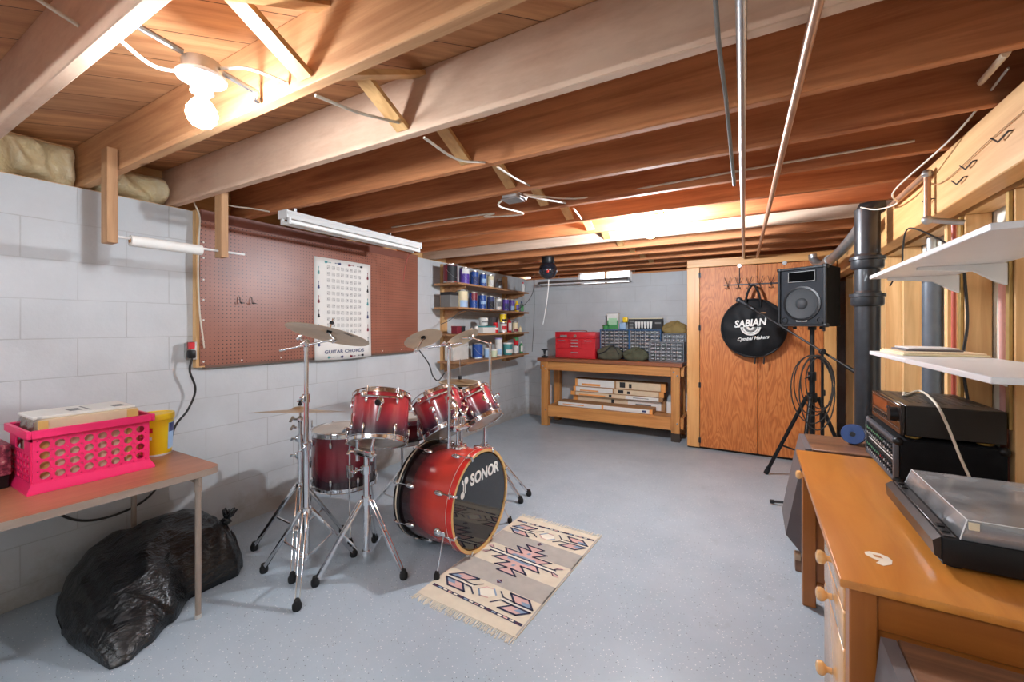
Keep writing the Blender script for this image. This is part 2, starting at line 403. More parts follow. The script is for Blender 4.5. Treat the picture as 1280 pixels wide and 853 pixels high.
def bag_mat():
    k = NT('black_bin_bag'); v = k.coord(); k.set(Base_Color=rgb(16, 17, 19), Roughness=.24, Specular_IOR_Level=.7)
    f = k.noise(k.coord((1.5, .55, 1.5), (0, 0, 0), (0, 0, .45)), 8, 5, .6, 1.0); g = k.noise(k.coord((1, .6, 1)), 85, 3, .6)
    k.bump(k.math('ADD', k.math('MULTIPLY', f, 1.), k.math('MULTIPLY', g, .16)), .7, .03); return k.m
M_BLKBAG = bag_mat()
def insul_mat():
    k = NT('yellow_insulation'); v = k.coord(); f = k.noise(v, 9, 6, .7, .8)
    k.l(k.ramp(f, [(.25, rgb(206, 176, 122)), (.45, rgb(246, 228, 180)), (.75, rgb(255, 246, 216))]), k.b.inputs['Base Color']); k.set(Roughness=.6); k.bump(f, .8, .03); return k.m
M_INS = insul_mat()
def bulb_mat(name, s, c=(1, .93, .84, 1)):
    k = NT(name); k.set(Base_Color=(.9, .9, .9, 1), Emission_Color=c, Emission_Strength=s); return k.m
def clear_mat(name, tint, gloss=.12, rough=.06):
    k = NT(name); t = k.n('ShaderNodeBsdfTransparent'); t.inputs['Color'].default_value = tint
    g = k.n('ShaderNodeBsdfGlossy'); g.inputs['Roughness'].default_value = rough; g.inputs['Color'].default_value = (.9, .9, .92, 1)
    fr = k.n('ShaderNodeFresnel'); fr.inputs['IOR'].default_value = 1.45; mx = k.n('ShaderNodeMixShader')
    k.l(k.math('ADD', fr.outputs[0], gloss), mx.inputs[0]); k.l(t.outputs[0], mx.inputs[1]); k.l(g.outputs[0], mx.inputs[2])
    k.l(mx.outputs[0], k.out.inputs['Surface']); return k.m
M_ACRYL = clear_mat('clear_acrylic', (.80, .80, .82, 1), .16, .18)
def dusty(m):
    t = m.node_tree; out = t.nodes['Material Output']; src = out.inputs['Surface'].links[0].from_socket
    d = t.nodes.new('ShaderNodeBsdfDiffuse'); d.inputs['Color'].default_value = (.72, .72, .72, 1); mx = t.nodes.new('ShaderNodeMixShader')
    tc = t.nodes.new('ShaderNodeTexCoord'); nz = t.nodes.new('ShaderNodeTexNoise'); nz.inputs['Scale'].default_value = 9; nz.inputs['Detail'].default_value = 6; t.links.new(tc.outputs['Object'], nz.inputs['Vector'])
    rp = t.nodes.new('ShaderNodeMapRange'); rp.inputs['From Min'].default_value = .3; rp.inputs['From Max'].default_value = .7; rp.inputs['To Min'].default_value = .14; rp.inputs['To Max'].default_value = .34
    t.links.new(nz.outputs['Fac'], rp.inputs['Value']); t.links.new(rp.outputs['Result'], mx.inputs[0]); t.links.new(src, mx.inputs[1]); t.links.new(d.outputs[0], mx.inputs[2]); t.links.new(mx.outputs[0], out.inputs['Surface'])
dusty(M_ACRYL)
M_GLASS = clear_mat('window_glass', (.95, .96, .97, 1), .02, .02)
M_CLEARP = clear_mat('clear_plastic', (.72, .74, .76, 1), .12, .2)

# ================================================================= ROOM SHELL
XL, YB, ZJ, ZS = -3.13, 5.90, 2.13, 2.365
Y0, XR = -2.6, .91
b = MB(); b.box(-3.4, 1.1, Y0-.2, 6.2, -.1, 0); o = struct(b.build('floor', M_FL, base=(0, 0, 0)))
b = MB(); b.box(-3.33, XL, Y0-.2, 6.2, 0, 2.118); struct(b.build('wall_left', M_WL, base=(0, 0, 0)))
b = MB(); b.box(XL, 1.1, YB, 6.2, 0, 1.985); b.box(XL, -2.27, YB, 6.2, 1.985, 2.10); b.box(-1.47, 1.1, YB, 6.2, 1.985, 2.10); struct(b.build('wall_back', M_WB, base=(0, 0, 0)))
b = MB(); b.box(-3.33, 1.1, Y0-.2, Y0, 0, 2.4); struct(b.build('wall_front', M_WB, base=(0, 0, 0)))
M_DRY = plain('drywall', rgb(222, 216, 200), .8, 0, .03)
b = MB(); b.box(XR, XR+.19, Y0, YB, 0, 2.4); struct(b.build('wall_right', M_DRY, base=(0, 0, 0)))
b = MB(); b.box(-3.33, 1.1, Y0-.2, 6.2, ZS, ZS+.03); struct(b.build('ceiling', M_SUBF, base=(0, 0, ZS)))
# rim boards and sill plates above the block walls
b = MB(); b.box(-3.33, -3.27, Y0, 6.2, 2.13, ZS); b.box(-3.30, XL-.03, Y0, YB, 2.1185, ZJ-.002); struct(b.build('trim_1', M_PY))
b = MB(); b.box(XL, -2.27, 6.08, 6.14, 2.10, ZS); b.box(-1.47, XR, 6.08, 6.14, 2.10, ZS); b.box(-2.27, -1.47, 6.08, 6.14, 2.26, ZS)
b.box(XL, -2.27, YB+.03, 6.08, 2.10, ZJ-.002); b.box(-1.47, XR, YB+.03, 6.08, 2.10, ZJ-.002); struct(b.build('trim_2', M_JO))
# joists, each a board of its own
mats = {0: M_JW, 1: M_JG, 2: M_JW, 8: M_JP}
JY = {k: .46 + .4065*k for k in range(-1, 14)}
for k, yf in JY.items():
    b = MB(); b.box(-3.265, .905, yf-.038, yf, ZJ, ZS-.001, .003, 1); struct(b.build('ceiling_joist', mats.get(k, M_JO)))
# bridging: a crossed pair of thin boards in each bay
for k in range(0, 12):
    xb = -1.21 + .012*k
    ya, yb = JY[k], JY[k+1]-.038
    for q, (za, zb) in enumerate(((ZS-.02, ZJ+.025), (ZJ+.025, ZS-.02))):
        b = MB(); b.obox((xb+q*.085, ya+.001, za), (xb+q*.085, yb-.001, zb), .060, .018, up=(0, .5, 1)); struct(b.build('joist_bridging_trim', M_PY))
# carrying beam on the right, stud wall under it
b = MB(); b.box(.71, .80, .2, YB-.01, 1.885, ZJ-.001, .004, 1); struct(b.build('ceiling_beam', wood('beam_fir', rgb(206, 148, 88), rgb(240, 190, 128), 'Y', 20, .5, .02)))
b = MB(); b.box(.82, .905, .2, YB, 1.88, 1.92); struct(b.build('trim_3', M_PY))
b = MB(); b.box(.82, .905, .2, YB, 0, .038); struct(b.build('trim_4', M_PY))
for y in (1.42, 1.83, 2.235, 2.655, 2.86, 3.56, 3.97, 4.28, 4.7, 5.1, 5.5):
    b = MB(); b.box(.82, .905, y, y+.038, .039, 1.879, .002, 1); struct(b.build('wall_stud_trim', M_PZ))
# window in the back wall
WX0, WX1, WZ0, WZ1 = -2.26, -1.48, 1.99, 2.25
wn = bpy.data.objects.new('window_1', None); C.objects.link(wn); wn.location = (-1.87, 6.08, WZ0); WM['window_1'] = Matrix.Translation((-1.87, 6.08, WZ0)); struct(wn)
b = MB()
for bx in ((WX0-.008, WX0+.025, WZ0, WZ1), (WX1-.025, WX1+.008, WZ0, WZ1)): b.box(bx[0], bx[1], 5.93, 6.12, bx[2], bx[3])
b.box(WX0, WX1, 5.93, 6.12, WZ0-.004, WZ0+.012); b.box(WX0, WX1, 6.06, 6.12, WZ1-.02, WZ1); b.build('window_frame', M_WHITE, wn)
b = MB(); b.box(-1.90, -1.875, 6.05, 6.10, WZ0+.012, WZ1-.02); b.build('mullion', M_PZ, wn)
b = MB(); b.box(WX0+.025, -1.90, 6.075, 6.08, WZ0+.012, WZ1-.02); b.box(-1.875, WX1-.025, 6.075, 6.08, WZ0+.012, WZ1-.02); b.build('window_pane', M_GLASS, wn)

# ================================================================= CAMERA, LIGHT
cam = bpy.data.cameras.new('camera'); co = bpy.data.objects.new('camera', cam); C.objects.link(co)
cam.sensor_fit = 'HORIZONTAL'; cam.sensor_width = 36; cam.lens = 36*F/1280; cam.shift_y = -18.5/1280; cam.clip_start = .02
co.location = (0, 0, H); co.rotation_euler = (PI/2, 0, YAW); bpy.context.scene.camera = co
sc = bpy.context.scene; sc.view_settings.view_transform = 'Standard'; sc.view_settings.look = 'None'; sc.view_settings.gamma = 1; sc.view_settings.use_curve_mapping = False
sc.view_settings.exposure = 1.25
w = bpy.data.worlds.new('world'); sc.world = w; w.use_nodes = True
w.node_tree.nodes['Background'].inputs[0].default_value = (.90, .95, 1, 1); w.node_tree.nodes['Background'].inputs[1].default_value = 2.5
M_BULB = bulb_mat('lit_bulb', 140., (.90, .97, 1.06, 1)); M_BULB2 = bulb_mat('lit_bulb_far', 860., (.90, .97, 1.06, 1)); M_FILLTUBE = bulb_mat('fill_tube', 27., (.88, .97, 1.07, 1))
def bulb_fixture(name, label, x, y, zb, zt, bm_=None):
    """porcelain lampholder with a lit bulb; zb = bulb centre, zt = top of the metal box"""
    t = thing(name, label, 'ceiling light', (x, y, zb-.04))
    T = Matrix.Translation((x, y, zt))
    b = MB(); b.lathe([(0, 0), (.050, 0), (.052, -.004), (.052, -.036), (.05, -.038)], 24, M=T, cap1=True)
    b.box(x-.008, x+.008, y+.05, y+.058, zt-.03, zt-.01); b.build('junction_box', M_GALV, t)
    b = MB(); b.lathe([(0, -.038), (.060, -.038), (.066, -.044), (.064, -.052), (.040, -.060), (.030, -.066), (.030, -.092), (.026, -.094), (0, -.094)], 28, M=T); b.build('lampholder', M_WHITE, t)
    b = MB(); b.lathe([(.0, .058), (.014, .058), (.016, .046), (.026, .034), (.038, .014), (.041, -.002), (.037, -.020), (.026, -.034), (.011, -.041), (0, -.042)], 24, M=Matrix.Translation((x, y, zb))); b.build('bulb', bm_ or M_BULB, t)
    return t
f1 = bulb_fixture('ceiling_light', 'lit bare bulb in a white lampholder slung on a metal bar by the yellow insulation', -1.455, .65, 2.025, 2.18)
for bar in ([(-1.455, .462, 2.20), (-1.455, .60, 2.185)], [(-1.455, .70, 2.18), (-1.455, .815, 2.168), (-1.453, .817, 2.15), (-1.452, .812, 2.135)]):
    b = MB(); b.tube(bar, .009, 8); b.build('hanger_bar', M_STEEL, f1)
f2 = bulb_fixture('ceiling_light', 'lit bare bulb on a round holder between the orange joists above open floor', -.64, 3.10, 2.045, 2.20, M_BULB2)
b = MB(); b.box(-.70, -.58, 2.945, 3.26, 2.20, 2.215); b.build('hanger_bar', M_STEEL, f2)
def fill_strip(label, x0, x1, y):  # fill lamps added out of view to brighten the room
    t = thing('strip_light', label, 'ceiling light', ((x0+x1)/2, y, 2.03), None, 'added fill strip lights behind the viewpoint')
    b = MB(); b.box(x0, x1, y-.06, y+.06, 2.085, 2.129, .006, 1); b.build('housing', M_WHITE, t)
    for dy in (-.04, .04):
        b = MB(); b.cyl((x0+.03, y+dy, 2.05), (x1-.03, y+dy, 2.05), .0135, n=14); b.build('tube', M_FILLTUBE, t)
    for x in (x0, x1-.025):
        b = MB(); b.box(x, x+.025, y-.058, y+.058, 2.032, 2.0845, .003, 1); b.build('tube_socket', M_WHITE, t)
fill_strip('unseen fill strip light added behind the viewpoint, over the table side', -2.3, -1.08, -.75)
fill_strip('unseen fill strip light added behind the viewpoint, over the desk side', -1.0, -.06, -.75)
# ================================================================= LEFT WALL: insulation, pegboard, poster, lamps, cords
def batt(y0, y1, x0, x1, z0, z1, seed, label):
    rnd = random.Random(seed); nu, nv = 34, 16; b = MB(); rows = []
    ph = [rnd.uniform(0, 6.28) for _ in range(8)]
    def bulge(s, t): return .5+.22*math.sin(3.1*PI*s+ph[0]+2*t)+.16*math.sin(7.3*s*PI+ph[1]+5*t)+.12*math.sin(13*s+9*t+ph[2])+.08*math.sin(27*s+4*t+ph[3])
    for j in range(nv+1):
        t = j/nv; row = []
        for i in range(nu+1):
            s = i/nu; edge = (min(1, 9*s)*min(1, 9*(1-s)))**.5*(min(1, 5*t)*min(1, 4*(1-t)))**.5
            d = (x1-x0)*(.25+.75*bulge(s, t))*edge
            row.append(b.V((x0+d, y0+(y1-y0)*s, z0+(z1-z0)*t+.012*math.sin(9*s+ph[4])*(1-t))))
        rows.append(row)
    for j in range(nv):
        for i in range(nu): b.fc([rows[j][i], rows[j][i+1], rows[j+1][i+1], rows[j+1][i]])
    edge = [r for r in rows[0]]+[rows[j][-1] for j in range(1, nv+1)]+[rows[-1][i] for i in range(nu-1, -1, -1)]+[rows[j][0] for j in range(nv-1, 0, -1)]
    bk = [b.bm.verts.new((x0-.03, v.co.y, v.co.z)) for v in edge]
    for i in range(len(edge)):
        j = (i+1) % len(edge); b.fc([edge[j], edge[i], bk[i], bk[j]])
    b.fc(bk); tag(b.build('insulation_batt', M_INS, angle=180), label, 'insulation', 'insulation batts on top of the block wall')
batt(JY[-1]+.003, JY[0]-.041, -3.235, -3.11, 2.132, 2.36, 3, 'yellow insulation batt on the block wall before the first joist')
batt(JY[0]+.003, JY[1]-.041, -3.235, -3.08, 2.132, 2.345, 11, 'puffy yellow insulation batt on the block wall beside the lit bulb')
batt(JY[1]+.003, JY[2]-.041, -3.235, -3.05, 2.132, 2.30, 5, 'smaller sagging yellow insulation batt behind the hanging wooden block')
# pegboard
pb = thing('pegboard', 'brown perforated hardboard panel on wood strips on the grey block wall', 'pegboard', (-3.085, 2.35, 1.12))
b = MB(); b.box(-3.086, -3.080, 1.365, 3.385, 1.125, 2.127); b.build('panel', M_PEG, pb)
b = MB(); b.box(XL+.001, -3.0865, 1.345, 1.395, 1.115, 2.122); b.build('batten', M_PZ, pb)
b = MB(); b.box(XL+.001, -3.0865, 3.33, 3.38, 1.14, 2.122); b.build('batten', M_PZ, pb)
b = MB(); b.box(XL+.001, -3.0865, 1.397, 3.328, 1.108, 1.15); b.build('batten', wood('dark_batten', rgb(96, 70, 58), rgb(130, 100, 84), 'Y'), pb)
b = MB(); b.box(-3.0795, -3.071, 1.368, 3.2, 2.06, 2.127); b.build('top_strip', plain('brown_hardboard', rgb(124, 74, 60), .4, 0, .08), pb)
for i, (y, z) in enumerate([(1.385, z) for z in (1.15, 1.28, 1.42, 1.55, 1.68, 1.82, 1.92)]+[(y, 1.145) for y in (1.62, 1.9, 2.9, 3.15)]):
    b = MB(); b.ball((-3.0795, y, z), .006, .4, 1, 1, 8, 4); b.build('nail_head', M_PAPER, pb)
for (y, z) in ((1.60, 1.555), (1.68, 1.555)):
    b = MB(); b.tube([(-3.079, y, z+.025), (-3.066, y, z+.025), (-3.062, y, z-.015), (-3.045, y, z-.02), (-3.04, y, z)], .0025, 6); b.tube([(-3.062, y, z-.012), (-3.045, y+.02, z-.016)], .0025, 6)
    tag(b.build('peg_hook', M_INK), 'small black double peg hook on the pegboard, %s' % ('nearer the hanging wood blocks' if y < 1.65 else 'nearer the paper chart'), 'hook', 'peg hooks')
# poster
po = thing('poster', 'long white chart of guitar chords pinned to the brown pegboard', 'poster', (-3.07, 2.46, 1.11))
b = MB(); rows = []
for j in range(13):
    t = j/12; z = 1.945-(1.945-1.105)*t; cur = .010*(t**3)
    rows.append([b.V((-3.0775+cur+.004*math.sin(PI*s), 2.172+(2.75-2.172)*s, z-.008*math.sin(PI*s)*t)) for s in [i/10 for i in range(11)]])
for r0, r1 in zip(rows, rows[1:]):
    for i in range(10): b.fc([r0[i], r0[i+1], r1[i+1], r1[i]])
o = b.build('sheet', M_PAPER, po, fix=False); sm = o.modifiers.new('thickness', 'SOLIDIFY'); sm.thickness = .0008; sm.offset = -1
PT = lambda s, t: Vector((-3.0775+.010*t**3+.004*math.sin(PI*s)+.0012, 2.172+.578*s, 1.945-.84*t-.008*math.sin(PI*s)*t))
b = MB()
for r in range(11):
    for cidx in range(8):
        s0, t0 = .23+.078*cidx, .09+.063*r
        p = PT(s0, t0)
        for k in range(4): b.box(p.x, p.x+.0006, p.y-.014+.009*k, p.y-.0128+.009*k, p.z-.014, p.z+.014)
        for k in range(3): b.box(p.x, p.x+.0006, p.y-.014, p.y+.0142, p.z-.014+.013*k, p.z-.0128+.013*k)
        q = (r*3+cidx*5) % 3; b.box(p.x, p.x+.0009, p.y-.012+.009*q, p.y-.007+.009*q, p.z-.010+.011*((r+cidx) % 2), p.z-.004+.011*((r+cidx) % 2))
b.build('chord_diagram_print', M_GREYPR, po)
def guitar(b, p, ang, L):
    ca, sa = math.cos(ang), math.sin(ang)
    R = lambda y, z: (p.x+.0005, p.y+(y*ca-z*sa)*L, p.z+(y*sa+z*ca)*L)
    for (cy, cz, r) in ((0, -.25, .22), (0, .0, .17)): b.poly([R(cy+r*math.cos(2*PI*i/12), cz+r*.9*math.sin(2*PI*i/12)) for i in range(12)])
    b.poly([R(-.04, .1), R(.04, .1), R(.04, .62), R(-.04, .62)]); b.poly([R(-.08, .6), R(.08, .6), R(.07, .78), R(-.07, .78)])
gm = [M_TEAL, M_NAVY, M_MAROON, M_INK]
for q, m in enumerate(gm):
    b = MB()
    for i in range(6):
        if i % 4 == q:
            guitar(b, PT(.07, .14+.14*i), 0, .052)
        if (i+2) % 4 == q: guitar(b, PT(.94, .14+.14*i), 0, .052)
    for i in range(4):
        if i == q: guitar(b, PT(.2+.2*i, .04), PI/2*(1 if i % 2 else -1), .05); guitar(b, PT(.24+.19*i, .975), PI/2*(1 if i % 2 else -1), .05)
    b.build('guitar_print', m, po)
p = PT(.5, .92); text('lettering', 'GUITAR CHORDS', .040, frame3((p.x+.0012, p.y, p.z), (0, 1, 0), (0, 0, 1)), M_NAVY, po, .0004, .0006, 0, 1.28)
M_OLDZ = wood('weathered_post_wood', rgb(150, 108, 72), rgb(200, 156, 112), 'Z', 24, .6, .04)
# hanging blocks, rod and roll
for (x, y0, y1, zt, lab) in ((-2.67, .783, .823, 2.225, 'short wooden post hung from the joist near the bulb, holding a white rod'), (-2.67, 1.275, 1.313, ZJ-.002 if False else 2.19, 'short wooden post hung in front of the pegboard, holding a white rod')):
    b = MB(); xw = .072
    b.box(x-xw/2, x+xw/2, y0 if y0 < 1 else JY[2]+.001, y1 if y0 < 1 else JY[2]+.039, 1.775, zt, .002, 1)
    tag(b.build('hanging_post', M_OLDZ), lab, 'wooden post', 'hanging wooden posts')
b = MB(); b.cyl((-2.67, .79, 1.812), (-2.67, 1.42, 1.812), .0065, n=10); tag(b.build('rod', M_WHITE), 'thin white rod through the two hanging wooden posts', 'rod')
t = thing('paper_roll', 'roll of off-white paper on the thin rod by the wall', 'paper roll', (-2.67, 1.04, 1.785))
b = MB(); b.lathe([(.012, -.155), (.027, -.155), (.0275, .155), (.012, .155), (.012, -.155)], 24, M=Matrix.Translation((-2.67, 1.035, 1.802)) @ Matrix.Rotation(-PI/2, 4, 'X')); b.build('paper', M_PAPER, t)
b = MB(); b.lathe([(.009, -.158), (.012, -.158), (.012, .158), (.009, .158), (.009, -.158)], 16, M=Matrix.Translation((-2.67, 1.035, 1.802)) @ Matrix.Rotation(-PI/2, 4, 'X')); b.build('core_tube', M_KRAFT, t)
# fluorescent strip light
t = thing('strip_light', 'long white unlit fluorescent strip light hung above the brown pegboard', 'ceiling light', (-2.55, 2.18, 2.03))
T0, T1 = 1.585, 2.80; xc = -2.55
b = MB(); b.prism([(xc-.045, T0, 2.10), (xc+.045, T0, 2.10), (xc+.055, T0, 2.078), (xc+.030, T0, 2.055), (xc-.030, T0, 2.055), (xc-.055, T0, 2.078)], (0, T1-T0, 0)); b.build('housing', M_WHITE, t)
for y in (T0-.004, T1-.006):
    b = MB(); b.box(xc-.048, xc+.048, y, y+.010, 2.052, 2.104, .002, 1); b.build('end_cap', M_WHITE, t)
for y in (T0+.012, T1-.03):
    for dx in (-.036, .036):
        b = MB(); b.box(xc+dx-.010, xc+dx+.010, y, y+.016, 2.018, 2.058, .002, 1); b.build('tube_socket', M_WHITE, t)
M_TUBE = plain('unlit_tube', rgb(244, 244, 240), .25, 0, .01)
for dx in (-.036, .036):
    b = MB(); b.cyl((xc+dx, T0+.02, 2.033), (xc+dx, T1-.02, 2.033), .0135, n=16); b.build('tube', M_TUBE, t)
for y in (JY[3]-.019, JY[5]-.019):
    b = MB(); b.box(xc-.012, xc+.012, y-.008, y+.008, 2.1005, 2.1315); b.build('bracket', M_STEEL, t)
# outlet with plugs and cord
t = thing('outlet_box', 'metal outlet box with plugs at the lower edge of the pegboard', 'outlet', (-3.10, 1.315, 1.17))
b = MB(); b.box(XL+.002, -3.085, 1.295, 1.343, 1.175, 1.275, .004, 1); b.build('metal_box', M_GALV, t)
b = MB(); b.box(-3.084, -3.078, 1.288, 1.348, 1.168, 1.282, .002, 1); b.build('cover_plate', M_STEEL, t)
b = MB(); b.box(-3.0775, -3.050, 1.295, 1.325, 1.235, 1.28, .003, 1); b.build('red_adapter', M_RED, t)
b = MB(); b.box(-3.0775, -3.045, 1.290, 1.330, 1.18, 1.23, .006, 2); b.build('plug', M_BLACK, t)
b = MB(); b.tube(catmull([(-3.055, 1.31, 1.18), (-3.06, 1.30, 1.10), (-3.07, 1.335, .98), (-3.08, 1.30, .86), (-3.085, 1.235, .77), (-3.09, 1.21, .66), (-3.09, 1.2, .52), (-3.08, 1.10, .38), (-3.085, .95, .33), (-3.09, .80, .36), (-3.09, .66, .50), (-3.10, .55, .62)], 8), .0065, 8)
tag(b.build('power_cord', M_DARKC), 'dark power cord drooping from the wall outlet down behind the table', 'cord')
b = MB(); b.tube(catmull([(-3.072, 1.385, 1.24), (-3.062, 1.372, 1.32), (-3.075, 1.36, 1.48), (-3.073, 1.352, 1.72), (-3.073, 1.356, 1.95), (-3.078, 1.362, 2.08), (-3.06, 1.32, 2.17), (-3.03, 1.314, 2.20)], 8), .005, 8)
tag(b.build('electric_cable', M_ROMEX), 'cream electric cable stapled down the edge of the pegboard', 'cable')
b = MB(); b.tube(catmull([(-2.90, 1.42, 2.15), (-2.86, 1.47, 2.14), (-2.80, 1.53, 2.135), (-2.72, 1.60, 2.12)], 6), .005, 7); tag(b.build('loose_cable', M_ROMEX), 'short cream cable lying above the top edge of the pegboard', 'cable')
b = MB(); b.tube(catmull([(-2.60, 2.80, 2.06), (-2.72, 2.86, 2.0), (-2.80, 2.9, 1.88), (-2.84, 2.93, 1.80)], 6), .003, 6); tag(b.build('thin_wire', plain('red_wire', rgb(190, 90, 86), .5)), 'thin reddish wire dangling from the far end of the unlit strip light', 'wire')
# ---------------------------------------------------------------- folding table and what stands on it
t = thing('folding_table', 'brown topped folding table with a tan metal rim against the block wall', 'table', (-2.66, .25, 0))
TX0, TX1, TY0, TY1, TZ = -3.03, -2.262, -.72, 1.10, .70
def rr(x0, x1, y0, y1, r, z, n=6):
    out = []
    for cx, cy, a0 in ((x1-r, y1-r, 0), (x0+r, y1-r, PI/2), (x0+r, y0+r, PI), (x1-r, y0+r, 1.5*PI)):
        out += [(cx+r*math.cos(a0+PI/2*i/n), cy+r*math.sin(a0+PI/2*i/n), z) for i in range(n+1)]
    return out
M_TABLE = wood('table_laminate', rgb(148, 92, 64), rgb(178, 118, 86), 'Y', 30, .35, .02, False, 0, .1, .1); M_TRIM = plain('tan_metal', rgb(158, 140, 126), .4, .2, .05)
b = MB(); b.prism(rr(TX0+.004, TX1-.004, TY0+.004, TY1-.004, .05, TZ-.008), (0, 0, .008)); b.build('table_top', M_TABLE, t)
b = MB(); b.prism(rr(TX0, TX1, TY0, TY1, .054, TZ-.032), (0, 0, .0305)); b.build('rim', M_TRIM, t)
for (lx, ly) in ((-2.285, 1.005), (-3.00, 1.005), (-2.285, -.63), (-3.00, -.63)):
    b = MB(); b.tube([(lx, ly, .018), (lx, ly, .66)], .0125, 12); b.tube([(lx, ly, .60), (lx, ly, .67)], .016, 12); lg = b.build('leg', M_TRIM, t)
    b = MB(); b.cyl((lx, ly, 0), (lx, ly, .018), .015, n=12); b.build('foot_cap', plain('foot_cap_grey', rgb(190, 186, 180), .6), lg)
    b = MB(); b.box(lx-.02, lx+.02, ly-.008, ly+.008, .625, .667, .003, 1); b.build('hinge_bracket', M_TRIM, lg)
b = MB(); b.cyl((-2.285, 1.005, .55), (-3.0, 1.005, .55), .008, n=8) if False else b.box(-3.0, -2.285, .995, 1.013, .640, .666); b.build('apron', M_TRIM, t)
# crate
t = thing('milk_crate', 'hot pink plastic crate with oval holes on the brown folding table', 'crate', (-2.67, .71, .70))
X0, X1, YA, YBk, zb, zt = -2.825, -2.532, .525, .905, .735, .925; th = .005
def wall_panel(b, o, xd, yd, w, h, nu, nv, rx, ry, mu, mv): holes(b, frame3(o, xd, yd), w, h, nu, nv, rx, ry, th, 18, mu, mv)
b = MB(); wall_panel(b, (X1, YA, zb), (0, 1, 0), (0, 0, 1), YBk-YA, zt-zb, 8, 4, .0155, .0155, .012, .012); b.build('side_wall', M_PINK, t)
b = MB(); wall_panel(b, (X0, YA, zb), (0, 1, 0), (0, 0, 1), YBk-YA, zt-zb, 8, 4, .0155, .0155, .012, .012); b.build('side_wall', M_PINK, t)
for y in (YA, YBk):
    b = MB(); wall_panel(b, (X0, y, zb), (1, 0, 0), (0, 0, 1), X1-X0, .13, 6, 4, .016, .011, .012, .008)
    for (xa, xb) in ((X0, X0+.085), (X1-.085, X1)): b.box(xa, xb, y-th, y, zb+.13, zt)
    b.box(X0, X1, y-th, y, zt-.014, zt); b.build('end_wall', M_PINK, t)
b = MB(); b.box(X0-.001, X1+.001, YA-.001, YBk+.001, .703, .709)
lo = [(X0-.018, YA-.018), (X1+.018, YA-.018), (X1+.018, YBk+.018), (X0-.018, YBk+.018)]; hi = [(X0-.002, YA-.006), (X1+.006, YA-.006), (X1+.006, YBk+.004), (X0-.002, YBk+.004)]
rings = [[b.V((x, y, z)) for x, y in q] for q, z in ((lo, .7005), (lo, .712), (hi, .737), (hi, .742))]; b.skin(rings); b.build('base', M_PINK, t)
def rim_frame(b, x0, x1, y0, y1, z0, z1, wd):
    b.box(x0-wd, x1+wd, y0-wd, y0, z0, z1, .002, 1); b.box(x0-wd, x1+wd, y1, y1+wd, z0, z1, .002, 1); b.box(x0-wd, x0, y0, y1, z0, z1, .002, 1); b.box(x1, x1+wd, y0, y1, z0, z1, .002, 1)
b = MB(); rim_frame(b, X0, X1+.006, YA-.006, YBk+.004, .925, .958, .014); b.build('rim', M_PINK, t)
t = thing('carton', 'cream cardboard carton standing in the pink crate with white sheets on it', 'box', (-2.66, .70, .745))
b = MB(); b.box(-2.80, -2.555, .545, .872, .745, .992, .003, 1); b.build('carton_body', M_CARD, t)
M_YTAPE = plain('yellowed_tape', rgb(216, 178, 104), .5)
for ya, yb in ((.83, .872), (.545, .575)):
    b = MB(); b.box(-2.553, -2.5515, ya, yb, .76, .988); b.build('tape_strip', M_YTAPE, t)
b = MB(); b.box(-2.795, -2.575, .535, .868, .9925, 1.004, .002, 1); b.build('white_sheet', M_PAPER, t)
for q in ((-2.70, -2.63, .66, .70), (-2.74, -2.60, .715, .722), (-2.66, -2.60, .80, .84)):
    b = MB(); b.box(*q, 1.0042, 1.005); b.build('printed_label', M_GREYPR, t)
b = MB(); ring = []
for j, (dz, off) in enumerate(((.0, .0), (.06, .012), (.10, .003), (.118, -.01))):
    ring.append([b.V((-2.80+.25*s, .543-off-.008*math.sin(17*s+j*2), .885+dz)) for s in [i/14 for i in range(15)]])
b.skin(ring, False, False, False); o = b.build('plastic_wrap', M_CLEARP, t, fix=False)
t = thing('tub', 'yellow plastic tub with a yellow lid at the table corner behind the pink crate', 'tub', (-2.765, 1.02, .70))
T = Matrix.Translation((-2.765, 1.02, .70))
b = MB(); b.lathe([(0, .001), (.062, .001), (.066, .006), (.073, .178), (.0745, .182), (.0745, .188), (0, .188)], 36, M=T); b.build('tub_body', M_YEL, t)
b = MB(); b.lathe([(.0665, .010), (.0665, .002), (.0655, .0005)], 36, M=T); b.build('foot_ring', M_PAPER, t)
b = MB(); b.lathe([(.0755, .186), (.0785, .189), (.0785, .214), (.076, .219), (.066, .219), (.064, .215), (0, .215)], 36, M=T, cap0=True); b.build('lid', M_YEL, t)
def arc_panel(b, c, r0, r1, a0, a1, z0, z1, n=10):
    rows = [[b.V((c[0]+r*math.cos(a0+(a1-a0)*i/n), c[1]+r*math.sin(a0+(a1-a0)*i/n), z)) for i in range(n+1)] for r, z in ((r0, z0), (r1, z1))]
    b.skin(rows, False, False, False)
c3 = (-2.765, 1.02, 0)
b = MB(); arc_panel(b, c3, .0678, .0735, .40, 1.25, .73, .868); b.build('blue_label', M_SKYB, t, fix=False)
b = MB(); arc_panel(b, c3, .0725, .0738, .45, 1.2, .82, .866); b.build('navy_label', M_NAVY, t, fix=False)
b = MB(); arc_panel(b, c3, .0720, .0732, -1.2, -.55, .825, .852); b.build('red_emblem', M_RED, t, fix=False)
b = MB(); arc_panel(b, c3, .0705, .0712, -1.2, -.6, .79, .806); b.build('pale_print', M_PAPER, t, fix=False)
M_BERRY = NT('berry_print')
M_BERRY.l(M_BERRY.ramp(M_BERRY.noise(M_BERRY.coord(), 42, 4, .7), [(.35, rgb(62, 22, 34)), (.5, rgb(132, 42, 66)), (.62, rgb(176, 96, 108)), (.72, rgb(214, 190, 170))]), M_BERRY.b.inputs['Base Color']); M_BERRY = M_BERRY.m
